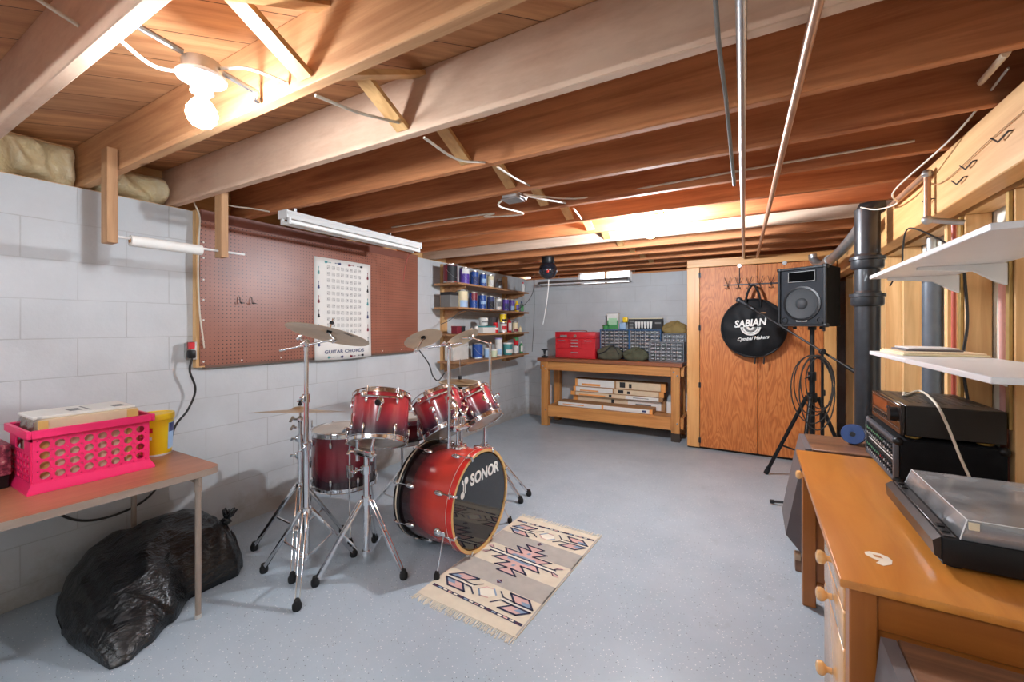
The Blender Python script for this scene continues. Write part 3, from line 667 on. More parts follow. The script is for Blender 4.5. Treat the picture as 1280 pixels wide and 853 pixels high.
t = thing('storage_box', 'dark red printed box with a black bottom behind the pink crate', 'box', (-2.86, .37, .70))
b = MB(); b.box(-2.99, -2.72, .20, .505, .755, .885, .003, 1); b.build('box_lid', M_BERRY, t)
b = MB(); b.box(-2.985, -2.725, .205, .50, .701, .755, .003, 1); b.build('box_bottom', M_BLACK, t)
# ---------------------------------------------------------------- bin bag
def interp(tab, y):
    for (a, va), (c, vc) in zip(tab, tab[1:]):
        if y <= c:
            q = max(0, (y-a)/(c-a)); q = q*q*(3-2*q); return va+(vc-va)*q
    return tab[-1][1]
def bin_bag():
    b = MB(); rnd = random.Random(4); nu, nv = 80, 60; ph = [rnd.uniform(0, 6.28) for _ in range(12)]; rings = []
    RT = [(.645, -2.50), (.675, -2.235), (.72, -2.225), (.80, -2.265), (.92, -2.345), (1.06, -2.475), (1.17, -2.475), (1.27, -2.47), (1.335, -2.53), (1.365, -2.66)]
    LT = [(.645, -2.70), (.68, -2.93), (.74, -3.01), (.90, -3.06), (1.10, -3.06), (1.25, -3.02), (1.335, -2.92), (1.365, -2.78)]
    HT = [(.645, .04), (.675, .12), (.72, .195), (.80, .265), (.92, .310), (1.06, .325), (1.18, .315), (1.27, .285), (1.335, .22), (1.365, .12)]
    for i in range(nu+1):
        y = .645+(1.365-.645)*i/nu; xl, xr, hh = interp(LT, y), interp(RT, y), interp(HT, y); sk = .55-.35*(y-.645)/.72; row = []
        nt = int(nv*.68)
        for k in range(nv):
            if k < nt:
                t = PI*k/(nt-1); cs, sn = math.cos(t), math.sin(t)
                ex = .80; u = .5-.5*abs(cs)**ex*(1 if cs > 0 else -1)
                fold = 1+.035*math.sin(9*u+14*y+ph[0])+.022*math.sin(21*u-17*y+ph[1])+.014*math.sin(38*u+9*y+ph[2])+.010*math.sin(60*y+13*u+ph[3])
                z = hh*(sn**.72)*(1+sk*cs)/(1+sk*.35)*fold; x = xl+(xr-xl)*u
                # pleats gathered towards the neck
                dn = math.hypot(x+2.655, (y-1.30)*1.2); aa = math.atan2(y-1.30, x+2.655)
                if dn < .22: z += .014*math.sin(14*aa)*(1-dn/.22)*min(1, z/.05); z += .035*(1-dn/.22)**2
                yy = y+.012*math.sin(6*u+ph[4])
            else:
                q = (k-nt+1)/(nv-nt+1); x = xr+(xl-xr)*q; z = .003; yy = y
            row.append(b.V((x, yy, max(.003, z))))
        rings.append(row)
    b.skin(rings); return b
t = thing('bin_bag', 'full black plastic bin bag tied at the neck lying under the folding table', 'bag', (-2.6, 1.0, 0))
o = bin_bag().build('bag_body', M_BLKBAG, t, angle=180)
b = MB()
for k in range(9):
    a = 2*PI*k/9; c = Vector((-2.655, 1.315, .265)); d = Vector((math.cos(a)*.7, math.sin(a)*.6+.35, .8+.4*math.sin(3*a))).normalized()
    b.tube([c-d*.03, c+d*.03, c+d*.06+Vector((0, 0, .012*math.sin(k)))], .01, 5, True, [.016, .012, .005])
b.build('knotted_neck', M_BLKBAG, t, angle=180)
# ================================================================= PAINT SHELVES on the block wall
SX, SY0, SY1 = -2.745, 3.655, 5.28
SZ = [(1.852, 1.852), (1.588, 1.575), (1.293, 1.298), (.985, 1.005)]
t = thing('paint_shelf', 'rough wooden wall shelving of four boards full of paint cans', 'shelf', (-2.94, 4.47, .90))
M_SHELF = wood('shelf_board', rgb(134, 92, 58), rgb(198, 150, 106), 'Y', 24, .6, .08)
for q, (za, zb) in enumerate(SZ):
    b = MB(); e0 = SY0+(.0, .0, .02, .06)[q]
    v = [(XL+.04, e0, za), (SX+.03 if q == 3 else SX, e0+(.05 if q == 3 else 0), za), (SX, SY1, zb), (XL+.04, SY1, zb)]
    b.prism([(x, y, z-.02) for x, y, z in v], (0, 0, .02)); b.build('shelf_board', M_SHELF, t)
for y in (3.81, 5.19):
    b = MB(); b.box(XL+.001, XL+.039, y, y+.089, .88, 2.09, .002, 1); b.build('upright', M_PZ, t)
    for q, (za, zb) in enumerate(SZ):
        z = za+(zb-za)*(y-SY0)/(SY1-SY0)
        b = MB(); b.prism([(XL+.0395, y+.03, z-.021), (-2.80, y+.03, z-.021), (-2.80, y+.03, z-.045), (XL+.0395, y+.03, z-.13)], (0, .02, 0)); b.build('bracket', M_SHELF, t)
def shelf_y(u, x): return onX(u, 400, x).y
def zsurf(q, y): za, zb = SZ[q]; return za+(zb-za)*(y-SY0)/(SY1-SY0)+.0006
def can(q, u, wpx, h, mats, label, x=-2.86, lid=M_TIN, z=None, shape='can', group='paint cans on the wall shelves', band=None):
    y = shelf_y(u, x); dep = .496*-x+.868*y; r = wpx*dep/530/2; z0 = zsurf(q, y) if z is None else z
    T = Matrix.Translation((x, y, z0)); nm = {'can': 'paint_can', 'tub': 'plastic_tub', 'jar': 'jar', 'bottle': 'bottle'}[shape]
    o = thing(nm, label, {'can': 'paint can', 'tub': 'tub', 'jar': 'jar', 'bottle': 'bottle'}[shape], (x, y, z0), None, group)
    b = MB()
    if shape == 'can':
        b.lathe([(0, .001), (r*.99, .001), (r, .006), (r*.965, .010), (r*.965, h-.012), (r, h-.008), (r, h-.001), (r*.93, h), (r*.90, h-.006), (0, h-.006)], 28, M=T); b.build('can_body', M_TIN, o)
        b = MB(); b.lathe([(r*.972, .012), (r*.972, h-.014)], 28, M=T); b.build('label_wrap', mats[0], o, fix=False)
        b = MB(); b.lathe([(0, h-.0055), (r*.72, h-.0055), (r*.74, h-.002), (r*.88, h-.002), (r*.89, h-.0045)], 28, M=T); b.build('lid', lid, o)
        if h > .15:
            b = MB(); b.tube([(x+r*.98*math.cos(a), y+r*.98*math.sin(a)*1.0, z0+h*.72-.0-.09*math.sin((a+PI/2)/PI*PI)) for a in [-PI/2+PI*i/14 for i in range(15)]], .0016, 5); b.build('wire_handle', M_STEEL, o)
    elif shape == 'tub':
        b.lathe([(0, .001), (r*.86, .001), (r*.88, .005), (r*.98, h-.018), (0, h-.018)], 28, M=T); b.build('tub_body', mats[0], o)
        b = MB(); b.lathe([(r*.97, h-.018), (r, h-.016), (r, h-.004), (r*.96, h), (0, h)], 28, M=T, cap0=True); b.build('lid', lid, o)
    elif shape == 'jar':
        b.lathe([(0, .001), (r*.95, .001), (r, .006), (r, h*.72), (r*.8, h*.8), (0, h*.8)], 24, M=T); b.build('jar_body', mats[0], o)
        b = MB(); b.lathe([(r*.82, h*.79), (r*.84, h*.8), (r*.84, h), (0, h)], 24, M=T, cap0=True); b.build('lid', lid, o)
    else:
        b.lathe([(0, .001), (r*.95, .001), (r, .006), (r, h*.62), (r*.85, h*.70), (r*.38, h*.82), (r*.38, h*.86), (0, h*.86)], 24, M=T); b.build('bottle_body', mats[0], o)
        b = MB(); b.lathe([(r*.42, h*.85), (r*.44, h*.86), (r*.40, h), (0, h)], 20, M=T, cap0=True); b.build('cap', lid, o)
    if len(mats) > 1:
        k0, k1 = band or (.12, .62); rr_ = r*(.978 if shape == 'can' else 1.012)
        b = MB(); arc_panel(b, (x, y, 0), rr_, rr_, -1.35, .35, z0+h*k0, z0+h*k1); b.build('printed_panel', mats[1], o, fix=False)
    return o
def shelf_box(q, u0, u1, h, mat, label, x=-2.86, d=.12, name='storage_box', cat='box', z=None, flap=None):
    y0, y1 = shelf_y(u0, x), shelf_y(u1, x); z0 = zsurf(q, (y0+y1)/2)+.002 if z is None else z
    o = thing(name, label, cat, (x, (y0+y1)/2, z0))
    b = MB(); b.box(x-d/2, x+d/2, y0, y1, z0, z0+h, .003, 1); b.build('box_body', mat, o)
    b = MB(); b.box(x-d/2-.001, x+d/2+.002, y0-.001, y1+.001, z0+h*.80, z0+h+.001, .002, 1); b.build('box_lid', flap or mat, o); return o
# top board
can(0, 563, 18, .205, [M_MAROON, M_INK], 'large maroon paint can on the top shelf beside the upright', x=-2.90, band=(.1, .9))
can(0, 580.5, 13, .195, [M_PURPLE, M_PAPER], 'purple and white paint can on the top shelf next to the maroon one', x=-2.87, band=(.62, .93))
can(0, 593, 11, .175, [M_BLUE, M_NAVY], 'dark blue paint can on the top shelf next to the purple one', x=-2.86)
can(0, 603.5, 9.6, .165, [M_BLUE, M_SKYB], 'bright blue paint can on the top shelf touching the cream can', x=-2.86, band=(.3, .6))
can(0, 613, 8.6, .165, [M_CREAM, M_PAPER], 'cream paint can on the top shelf, last in its row', x=-2.86)
can(0, 624, 8, .15, [M_CLEARP], 'grey glass jar on the top shelf by the wooden upright', x=-2.93, lid=M_GREYM, shape='jar', group=None)
can(0, 653.8, 4.2, .145, [M_PAPER], 'slim white tube with a red cap at the far end of the top shelf', x=-2.82, lid=M_RED, shape='bottle', group=None)
# second board
shelf_box(1, 556.5, 568, .165, M_GREYPR, 'grey box on the second shelf behind the upright', x=-2.95, d=.14, flap=M_INK)
can(1, 578, 14, .20, [M_CREAM, M_SKYB], 'cream and blue paint can on the second shelf beside the grey box', x=-2.87, band=(.02, .42))
can(1, 591.5, 11, .195, [M_BLUE, M_MAROON], 'blue paint can with a red panel on the second shelf', x=-2.86, band=(.5, .92))
can(1, 602.7, 10.4, .18, [M_BLUE, M_SKYB], 'plain blue paint can on the second shelf between two darker cans', x=-2.86, band=(.35, .55))
can(1, 613.3, 9.6, .17, [M_NAVY, M_INK], 'navy paint can on the second shelf next to the white one', x=-2.86)
can(1, 623, 8, .165, [M_PAPER, M_GREYPR], 'white paint can on the second shelf next to the purple ones', x=-2.86, band=(.3, .7))
can(1, 632, 8.2, .165, [M_PURPLE, M_NAVY], 'dark purple paint can on the second shelf next to the white one', x=-2.88)
can(1, 639.7, 7.4, .165, [M_PURPLE, M_SKYB], 'bright purple paint can on the second shelf next to a yellow bottle', x=-2.85, band=(.1, .45))
can(1, 646, 5.6, .155, [M_YEL, M_PURPLE], 'yellow and purple bottle on the second shelf', x=-2.84, lid=M_YEL, shape='bottle', group=None)
can(1, 652, 5.2, .15, [M_CLEARP, M_GREENP], 'clear bottle with a green label at the end of the second shelf', x=-2.84, lid=M_NAVY, shape='bottle', group=None)
# third board
shelf_box(2, 567.5, 573.2, .085, M_MAROON, 'small maroon box on the third shelf', d=.08)
shelf_box(2, 573.8, 578, .085, M_INK, 'small black box on the third shelf beside the maroon one', d=.08)
can(2, 589.5, 4.6, .075, [M_PAPER], 'little white jar on the third shelf behind the tilted cymbal', lid=M_GREYPR, shape='jar', group=None)
can(2, 595.2, 5.6, .085, [M_PAPER, M_GREYPR], 'white jar with a grey panel on the third shelf', shape='jar', lid=M_PAPER, group=None, band=(.2, .5))
zq = zsurf(2, shelf_y(606, -2.86))
shelf_box(2, 598.5, 615.5, .085, M_PAPER, 'white flat carton on the third shelf under a white tub', x=-2.88, d=.14, flap=M_TEAL)
can(2, 604.5, 11.5, .095, [M_PAPER, M_GREYPR], 'white tub on top of the white flat carton', x=-2.89, z=zq+.092, shape='tub', lid=M_PAPER, group=None, band=(.4, .55))
shelf_box(2, 613.5, 620, .20, M_GREYM, 'grey upright box on the third shelf behind the red bottle', x=-3.02, d=.06)
can(2, 619.3, 7.4, .13, [M_RED, M_PAPER], 'red squat bottle on the third shelf beside the stacked cans', x=-2.83, shape='jar', lid=M_RED, group=None, band=(.3, .5))
oz = zsurf(2, shelf_y(630, -2.85))
can(2, 629, 9.2, .125, [M_PAPER, M_RED], 'white and red can on the third shelf under the yellow can', x=-2.85, band=(.3, .7), group='cans on the lower shelves')
can(2, 628.8, 9, .125, [M_YEL, M_INK], 'yellow can stacked on the white and red can', x=-2.85, z=oz+.126, band=(.15, .4), group='cans on the lower shelves')
can(2, 636.6, 6, .205, [M_RED, M_PAPER], 'tall red bottle on the third shelf beside the yellow can', x=-2.88, lid=M_INK, shape='bottle', group=None)
can(2, 643.8, 7.6, .145, [M_CREAM, M_MAROON], 'cream can with a maroon patch on the third shelf', x=-2.86, band=(.05, .3), lid=M_PURPLE, group='cans on the lower shelves')
can(2, 650.4, 4.6, .085, [M_CREAM], 'small cream squeeze bottle at the end of the third shelf', x=-2.84, lid=M_CREAM, shape='bottle', group=None)
# bottom board
shelf_box(3, 561, 580.5, .195, plain('off_white_board', rgb(206, 204, 198), .6), 'square off-white box on the bottom shelf', x=-3.0, d=.12)
can(3, 596.8, 13.5, .185, [M_BLUE, M_SKYB], 'big blue paint can on the bottom shelf', x=-2.90, band=(.0, .10))
can(3, 608.5, 8, .12, [M_SKYB], 'pale blue tub on the bottom shelf beside the big blue can', x=-2.86, shape='tub', lid=M_PAPER, group=None)
can(3, 617.3, 9, .10, [plain('pale_green_plastic', rgb(212, 222, 190), .5)], 'pale green tub on the bottom shelf', x=-2.82, shape='tub', lid=M_PAPER, group=None)
can(3, 623.2, 9.6, .145, [M_PAPER, M_SKYB], 'white tub on the bottom shelf under a second white tub', x=-2.87, shape='tub', lid=M_PAPER, group=None)
oz = zsurf(3, shelf_y(623, -2.87))
can(3, 623, 9.6, .085, [M_PAPER], 'white tub with a lilac lid stacked on another white tub', x=-2.87, z=oz+.146, shape='tub', lid=plain('lilac_plastic', rgb(176, 168, 220), .5), group=None)
can(3, 634.3, 13, .16, [M_TEAL, M_PAPER], 'teal tub with a white lid on the bottom shelf', x=-2.86, shape='tub', lid=M_PAPER, group=None, band=(.15, .45))
can(3, 644.3, 7, .12, [M_PAPER], 'white can on the bottom shelf under a red and green tub', x=-2.85, group='cans on the lower shelves')
oz = zsurf(3, shelf_y(644.3, -2.85))
can(3, 645, 7, .10, [M_RED, M_GREENP], 'red and green tub stacked on the small white can', x=-2.86, z=oz+.1206, shape='tub', lid=M_GREENP, group=None, band=(.6, .95))
can(3, 651.5, 4.6, .16, [M_GREENP, M_PAPER], 'slim green spray bottle at the end of the bottom shelf', x=-2.86, lid=M_PAPER, shape='bottle', group=None)
b = MB(); b.tube(catmull([(-2.90, 3.55, 1.40), (-2.86, 3.66, 1.45), (-2.80, 3.80, 1.55), (-2.735, 4.1, 1.56), (-2.735, 4.9, 1.60), (-2.72, 5.30, 1.80), (-2.80, 5.55, 2.06), (-2.9, 5.6, 2.12)], 8), .004, 6)
tag(b.build('black_cable', M_DARKC), 'thin black cable looped over the paint shelves up to the joists', 'cable')
b = MB(); b.tube(catmull([(-2.70, 5.34, 2.12), (-2.70, 5.36, 1.7), (-2.71, 5.35, 1.3), (-2.72, 5.33, 1.02)], 8), .004, 6)
tag(b.build('hanging_cable', M_DARKC), 'dark cable hanging straight down past the far end of the shelves', 'cable')
# ================================================================= DRUM KIT
RED1, RED2, DK = rgb(206, 44, 40), rgb(150, 30, 36), rgb(30, 18, 24)
M_FADE_B = fade('burst_bass', [(0, rgb(20, 16, 19)), (.20, rgb(40, 20, 24)), (.45, rgb(136, 34, 34)), (.68, rgb(196, 58, 44)), (1, rgb(202, 62, 48))])
M_FADE_T = fade('burst_tom', [(0, rgb(34, 30, 38)), (.14, rgb(56, 38, 50)), (.45, rgb(138, 44, 56)), (.68, rgb(178, 50, 54)), (1, rgb(164, 46, 52))])
M_FADE_F = fade('burst_floor', [(0, rgb(28, 22, 28)), (.14, rgb(48, 26, 36)), (.42, rgb(118, 30, 42)), (.62, rgb(126, 30, 40)), (1, rgb(92, 24, 34))])
M_HOOPR = plain('red_hoop_lacquer', rgb(206, 44, 34), .2, 0, .03, .5); M_HOOPN = plain('maple_hoop', rgb(216, 172, 104), .32, 0, .05, .3)
M_HOOPK = plain('black_hoop', rgb(26, 22, 22), .25, 0, .05, .4); M_STRIPE = plain('hoop_inlay', rgb(206, 190, 168), .35, 0, .03)
def black_head():
    k = NT('black_gloss_head'); k.set(Base_Color=rgb(20, 24, 28), Roughness=.06, Specular_IOR_Level=.55, Coat_Weight=.25, Coat_Roughness=.03); return k.m
M_BHEAD = black_head()
def hoop(b, R, z0, z1, th=.004):
    """triple flanged steel hoop"""
    b.lathe([(R+.004, z0), (R+.011, z0+.001), (R+.011, z0+.004), (R+.003, z0+.006), (R+.002, z1-.005), (R+.006, z1-.001), (R+.005, z1+.0015), (R-.001, z1), (R-.002, z0+.004), (R+.004, z0)], 48)
def drum(name, label, cat, c, n, R, h, mat, nlug, group, spin=0., head=M_HEADW, bhead=M_HEADC, lugs=True, mid=False):
    """drum about its own axis; c = middle of the shell"""
    rot = aim(n, spin); n = Vector(n).normalized(); base = Vector(c)-n*(h/2)
    t = thing(name, label, cat, base, rot, group); T = WM[t.name]
    def mb():
        q = MB(); q.M = T.copy(); return q
    b = mb(); b.lathe([(R-.004, .004), (R, .006), (R, h-.006), (R-.004, h-.004)], 56); b.build('shell', mat, t)
    b = mb(); b.lathe([(0, h+.004), (R-.006, h+.004), (R-.001, h), (R+.002, h-.006)], 48); b.build('batter_head', head, t)
    b = mb(); b.lathe([(0, -.004), (R-.006, -.004), (R-.001, 0), (R+.002, .006)], 48); b.build('resonant_head', bhead, t)
    b = mb(); hoop(b, R, h-.018, h+.012); b.build('hoop', M_CHROME, t)
    b = mb(); b.M = b.M @ Matrix.Translation((0, 0, h)) @ Matrix.Diagonal((1, 1, -1, 1)); hoop(b, R, h-.018, h+.012); b.build('hoop', M_CHROME, t)
    for i in range(nlug):
        a = 2*PI*(i+.5)/nlug; A = Matrix.Rotation(a, 4, 'Z')
        for zc, s in ((h-.058, 1), (.058, -1)):
            if h < .17 and s < 0: continue
            b = mb(); b.M = b.M @ A
            if h < .17: b.ball((R+.008, 0, h/2), .011, 1, .9, h*.40/.011/2.2, 10, 8)
            else: b.ball((R+.007, 0, zc), .010, .95, .95, 2.3, 10, 8)
            b.cyl((R-.001, 0, zc if h > .17 else h/2), (R+.006, 0, zc if h > .17 else h/2), .007, n=8); l = b.build('lug', M_CHROME, t)
            b = mb(); b.M = b.M @ A; ze = h+.010 if s > 0 else -.010; z_ = zc if h > .17 else h/2
            b.cyl((R+.008, 0, z_), (R+.008, 0, ze), .0028, n=6); b.cyl((R+.008, 0, ze), (R+.008, 0, ze+.008*s), .0052, n=6); b.build('tension_rod', M_CHROME, l)
    return t, mb
def badge(mb, t, R, z, a, r=.02, rows=True):
    b = mb(); b.M = b.M @ Matrix.Rotation(a, 4, 'Z') @ Matrix.Translation((R, 0, z)) @ Matrix.Rotation(PI/2, 4, 'Y')
    b.lathe([(0, .0035), (r*.86, .0035), (r, .002), (r, -.002)], 24); b.build('badge', M_CHROME, t)
DG = 'red burst drums of the kit'
# ---- bass drum (axis along +X: its far head faces the middle of the room)
BC = Vector((-1.464, 2.173, .312)); RB, LB = .292, .42
t, mb = None, None
rot = aim((1, 0, 0), 0.); t = thing('bass_drum', 'large red burst bass drum lying on its side with a black front head', 'drum', (BC.x-LB, BC.y, BC.z), rot, DG); TB = WM[t.name]; bass = t
def mb():
    q = MB(); q.M = TB.copy(); return q
b = mb(); b.lathe([(RB-.01, .002), (RB, .004), (RB, LB-.004), (RB-.01, LB-.002)], 72); b.build('shell', M_FADE_B, t)
b = mb(); b.lathe([(0, LB+.004), (RB-.012, LB+.004), (RB-.002, LB-.004)], 64); bh = b.build('front_head', M_BHEAD, t); bh['label'] = 'glossy black front head with a white maker name'
b = mb(); b.lathe([(0, -.006), (RB-.012, -.006), (RB-.002, .004)], 64); b.build('batter_head', M_HEADW, t)
for nm, z0, s, mo, me in (('front_hoop', LB-.036, 1, M_HOOPR, M_HOOPN), ('rear_hoop', .036, -1, M_HOOPK, M_HOOPK)):
    b = mb(); zz = lambda q: z0+s*q
    b.mi = 0; b.lathe([(RB+.001, zz(0)), (RB+.015, zz(0)), (RB+.016, zz(.002)), (RB+.016, zz(.0445)), (RB+.0145, zz(.046))], 72)
    b.mi = 1; b.lathe([(RB+.0145, zz(.046)), (RB-.003, zz(.046)), (RB-.004, zz(.044)), (RB-.003, zz(.036))], 72)
    hp = b.build(nm, [mo, me], t); hp['label'] = 'red lacquered hoop with a bare maple edge' if s > 0 else 'black hoop with a pale inlaid stripe'
    b = mb(); q0 = .006 if s > 0 else .018; b.lathe([(RB+.0163, zz(q0)), (RB+.0166, zz(q0+.001)), (RB+.0166, zz(q0+(.002 if s > 0 else .010))), (RB+.0163, zz(q0+(.003 if s > 0 else .011)))], 72); b.build('inlay_stripe', M_STRIPE, hp)
# local frame: after aim((1,0,0)) local z = world X; work out which local angle points up
up_l = (TB.inverted().to_3x3() @ Vector((0, 0, 1))); A_UP = math.atan2(up_l.y, up_l.x); y_l = TB.inverted().to_3x3() @ Vector((0, 1, 0)); SG = 1 if (math.cos(A_UP+PI/2)*y_l.x+math.sin(A_UP+PI/2)*y_l.y) > 0 else -1
for i in range(8):
    a = A_UP + 2*PI*(i+.5)/8; A = Matrix.Rotation(a, 4, 'Z')
    for z0, s in ((LB-.10, 1), (.10, -1)):
        b = mb(); b.M = b.M @ A; b.ball((RB+.011, 0, z0), .0155, 1, 1, 2.3, 12, 8); b.cyl((RB-.001, 0, z0), (RB+.008, 0, z0), .008, n=8); l = b.build('lug', M_CHROME, t)
        b = mb(); b.M = b.M @ A; ze = LB+.022 if s > 0 else -.022
        b.cyl((RB+.018, 0, z0), (RB+.022, 0, ze), .0035, n=6); b.obox((RB+.022, 0, ze-s*.045), (RB+.021, 0, ze-s*.002), .016, .012, (1, 0, 0), .003); b.obox((RB+.024, 0, ze-s*.006), (RB-.004, 0, ze-s*.009+s*.004), .014, .006, (0, 0, 1), .001); b.box(RB+.014, RB+.034, -.018, .018, ze-s*.03-.004, ze-s*.03+.004, .003, 1); b.build('tension_claw', M_CHROME, l)
# maker name on the front head
fx = BC.x+.0048
MT = frame3((fx, BC.y+.042, BC.z+.150), (0, 1, 0), (0, 0, 1))
text('lettering', 'SONOR', .096, MT, M_PAPER, t, .0004, .0035, 0, .94)
def emblem(nm, cy, cz, ry, rz):
    b = MB(); b.prism([(fx, BC.y+cy+ry*math.cos(a), BC.z+cz+rz*math.sin(a)) for a in [2*PI*i/20 for i in range(20)]], (.0006, 0, 0)); return b
for (cy, cz, sy, s0, s1) in ((-.194, .092, -.184, .10, .158), (-.158, .168, -.166, .096, .16)):
    b = emblem('mallet', cy, cz, .0185, .022); b.prism([(fx, BC.y+sy-.005, BC.z+s0), (fx, BC.y+sy+.005, BC.z+s0), (fx, BC.y+sy+.005, BC.z+s1), (fx, BC.y+sy-.005, BC.z+s1)], (.0006, 0, 0)); b.build('mallet_emblem', M_PAPER, t)
b = emblem('dot', -.194, .166, .009, .014); b.build('mallet_emblem', M_PAPER, t)
def rubber(b, p, r=.017, h=.032):
    p = Vector(p); b.lathe([(0, 0), (r*.8, 0), (r, h*.2), (r, h*.55), (r*.7, h*.8), (r*.62, h), (0, h)], 14, M=Matrix.Translation(p)); return b
# spurs
for sg, foot in ((-1, (-1.50, 1.80, 0)), (1, (-1.49, 2.575, 0))):
    c = Vector((BC.x-.10, BC.y+sg*(RB+.012)*math.sin(1.92), BC.z+(RB+.012)*math.cos(1.92)))
    b = MB(); b.ball(c, .026, 1.1, .8, 1, 12, 8); b.cyl(c-Vector((.02, 0, 0)), c+Vector((.045, 0, .0)), .012, n=10); b.box(c.x+.028, c.x+.058, c.y-.014, c.y+.014, c.z-.014, c.z+.014, .004, 1); l = b.build('spur', M_CHROME, t)
    b = MB(); b.cyl(c+Vector((.043, 0, 0)), Vector(foot)+Vector((0, 0, .028)), .0055, n=8); b.build('spur_rod', M_CHROME, l)
    b = MB(); rubber(b, foot, .017, .045); b.build('rubber_foot', M_RUB, l)
# tom holder on top
mp = Vector((-1.635, 2.185, BC.z+RB))
b = MB(); b.lathe([(0, -.004), (.045, -.004), (.04, .012), (.024, .022), (.022, .05), (0, .05)], 20, M=Matrix.Translation(mp)); b.box(mp.x-.05, mp.x+.05, mp.y-.03, mp.y+.03, mp.z-.004, mp.z+.008, .004, 1)
b.cyl(mp+Vector((.02, -.02, .035)), mp+Vector((.06, -.03, .035)), .006, n=8); b.box(mp.x+.05, mp.x+.075, mp.y-.04, mp.y-.02, mp.z+.027, mp.z+.043, .004, 1); tm = b.build('tom_mount', M_CHROME, t)
for dy in (-.018, .018):
    b = MB(); b.cyl(mp+Vector((0, dy, .03)), mp+Vector((0, dy, .20)), .0105, n=12); b.build('post', M_CHROME, tm)
b = MB(); b.box(mp.x-.022, mp.x+.022, mp.y-.07, mp.y+.07, mp.z+.115, mp.z+.15, .006, 2); b.cyl(mp+Vector((.02, -.06, .13)), mp+Vector((.05, -.065, .13)), .007, n=8); b.cyl(mp+Vector((.02, .06, .13)), mp+Vector((.05, .065, .13)), .007, n=8); b.build('clamp', M_CHROME, tm)
# ---- rack toms
tom2, m2 = drum('tom_drum', 'middle red burst tom tilted over the bass drum, with a round badge', 'drum', tuple(onD(552, 517, 2.92)), tuple(camdir(-.42, .38, .83)), .164, .25, M_FADE_T, 6, DG, .4)
tom3, m3 = drum('tom_drum', 'smallest red burst tom tilted over the far side of the bass drum', 'drum', tuple(onD(597, 509, 3.02)), tuple(camdir(-.46, .38, .81)), .131, .22, M_FADE_T, 6, DG, .2)
tom1, m1 = drum('tom_drum', 'red burst tom on its own tripod stand nearest the tall cymbal stand', 'drum', tuple(onD(475, 524, 2.58)), tuple(camdir(-.03, .43, .89)), .167, .275, M_FADE_T, 6, DG, .3)
def cam_angle(T, c):
    v = T.inverted().to_3x3() @ (Vector((0, 0, H))-Vector(c)); return math.atan2(v.y, v.x)
for (tt, mm, R, h, da) in ((tom2, m2, .164, .25, -.30), (tom3, m3, .131, .22, .55)):
    a = cam_angle(WM[tt.name], WM[tt.name].translation)
    badge(mm, tt, R, h*.52, a+da, .021)
    b = mm(); b.M = b.M @ Matrix.Rotation(a+da+.75, 4, 'Z'); b.box(R, R+.012, -.024, .024, h*.30, h*.72, .005, 2); b.cyl((R+.01, 0, h*.5), (R+.05, 0, h*.5), .014, n=12); b.build('mount_bracket', M_CHROME, tt)
# hanging ring brackets (suspension mount under the top hoop)
for (tt, mm, R, h) in ((tom1, m1, .167, .275), (tom2, m2, .164, .25), (tom3, m3, .131, .22)):
    a = cam_angle(WM[tt.name], WM[tt.name].translation); b = mm()
    q = [(R+.020)*1 for _ in range(1)]
    b.tube([((R+.022)*math.cos(a+x), (R+.022)*math.sin(a+x), h-.040-.012*math.cos(x*2.2)) for x in [-.62+1.24*i/16 for i in range(17)]], .008, 8)
    for x in (-.62, .62): b.ball(((R+.018)*math.cos(a+x), (R+.018)*math.sin(a+x), h-.030), .016, 1, 1, 1.4, 10, 8)
    b.box(-.0, 0.0001, 0, 0.0001, h-.04, h-.0399); b.build('suspension_arm', M_CHROME, tt)
# ---- tom arms from the holder
for (tt, mm, R, h) in ((tom2, m2, .164, .25), (tom3, m3, .131, .22)):
    T = WM[tt.name]; a = cam_angle(T, T.translation); e = T @ Vector(((R+.03)*math.cos(a+.45 if tt is tom2 else a-.55), (R+.03)*math.sin(a+.45 if tt is tom2 else a-.55), h*.62))
    s0 = mp+Vector((0, -.045 if tt is tom2 else .045, .13))
    b = MB(); b.tube(catmull([s0, s0+Vector((.0, 0, .07)), (s0+e)/2+Vector((.035, 0, .055)), e], 6), .0095, 10); b.ball(s0+Vector((0, 0, .075)), .020, 1, 1, 1, 12, 8); b.ball(e, .019, 1, 1, 1, 12, 8); b.build('tom_arm', M_CHROME, tm)
# ---- floor tom on three legs
ft, mf = drum('floor_tom', 'deep dark red burst floor tom standing on three chrome legs by the wall', 'drum', (-2.42, 1.94, .505), (0, 0, 1), .205, .355, M_FADE_F, 8, DG, .1, M_HEADW)
for a in (-.55, 1.55, 3.64):
    x, y = -2.42+.226*math.cos(a), 1.94+.226*math.sin(a)
    b = MB(); b.tube(catmull([(x, y, .74), (x, y, .28), (x+.012*math.cos(a), y+.012*math.sin(a), .16), (x+.03*math.cos(a), y+.03*math.sin(a), .05)], 5), .0055, 8); l = b.build('leg', M_CHROME, ft)
    b = MB(); rubber(b, (x+.032*math.cos(a), y+.032*math.sin(a), 0), .017, .05); b.build('rubber_foot', M_RUB, l)
    b = MB(); b.box(x-.016, x+.016, y-.016, y+.016, .42, .50, .005, 2); b.cyl((x, y, .46), (x+.04*math.cos(a+.8), y+.04*math.sin(a+.8), .46), .006, n=8); b.box(x+.035*math.cos(a+.8)-.012, x+.035*math.cos(a+.8)+.012, y+.035*math.sin(a+.8)-.006, y+.035*math.sin(a+.8)+.006, .448, .472, .003, 1); b.build('leg_bracket', M_CHROME, l)
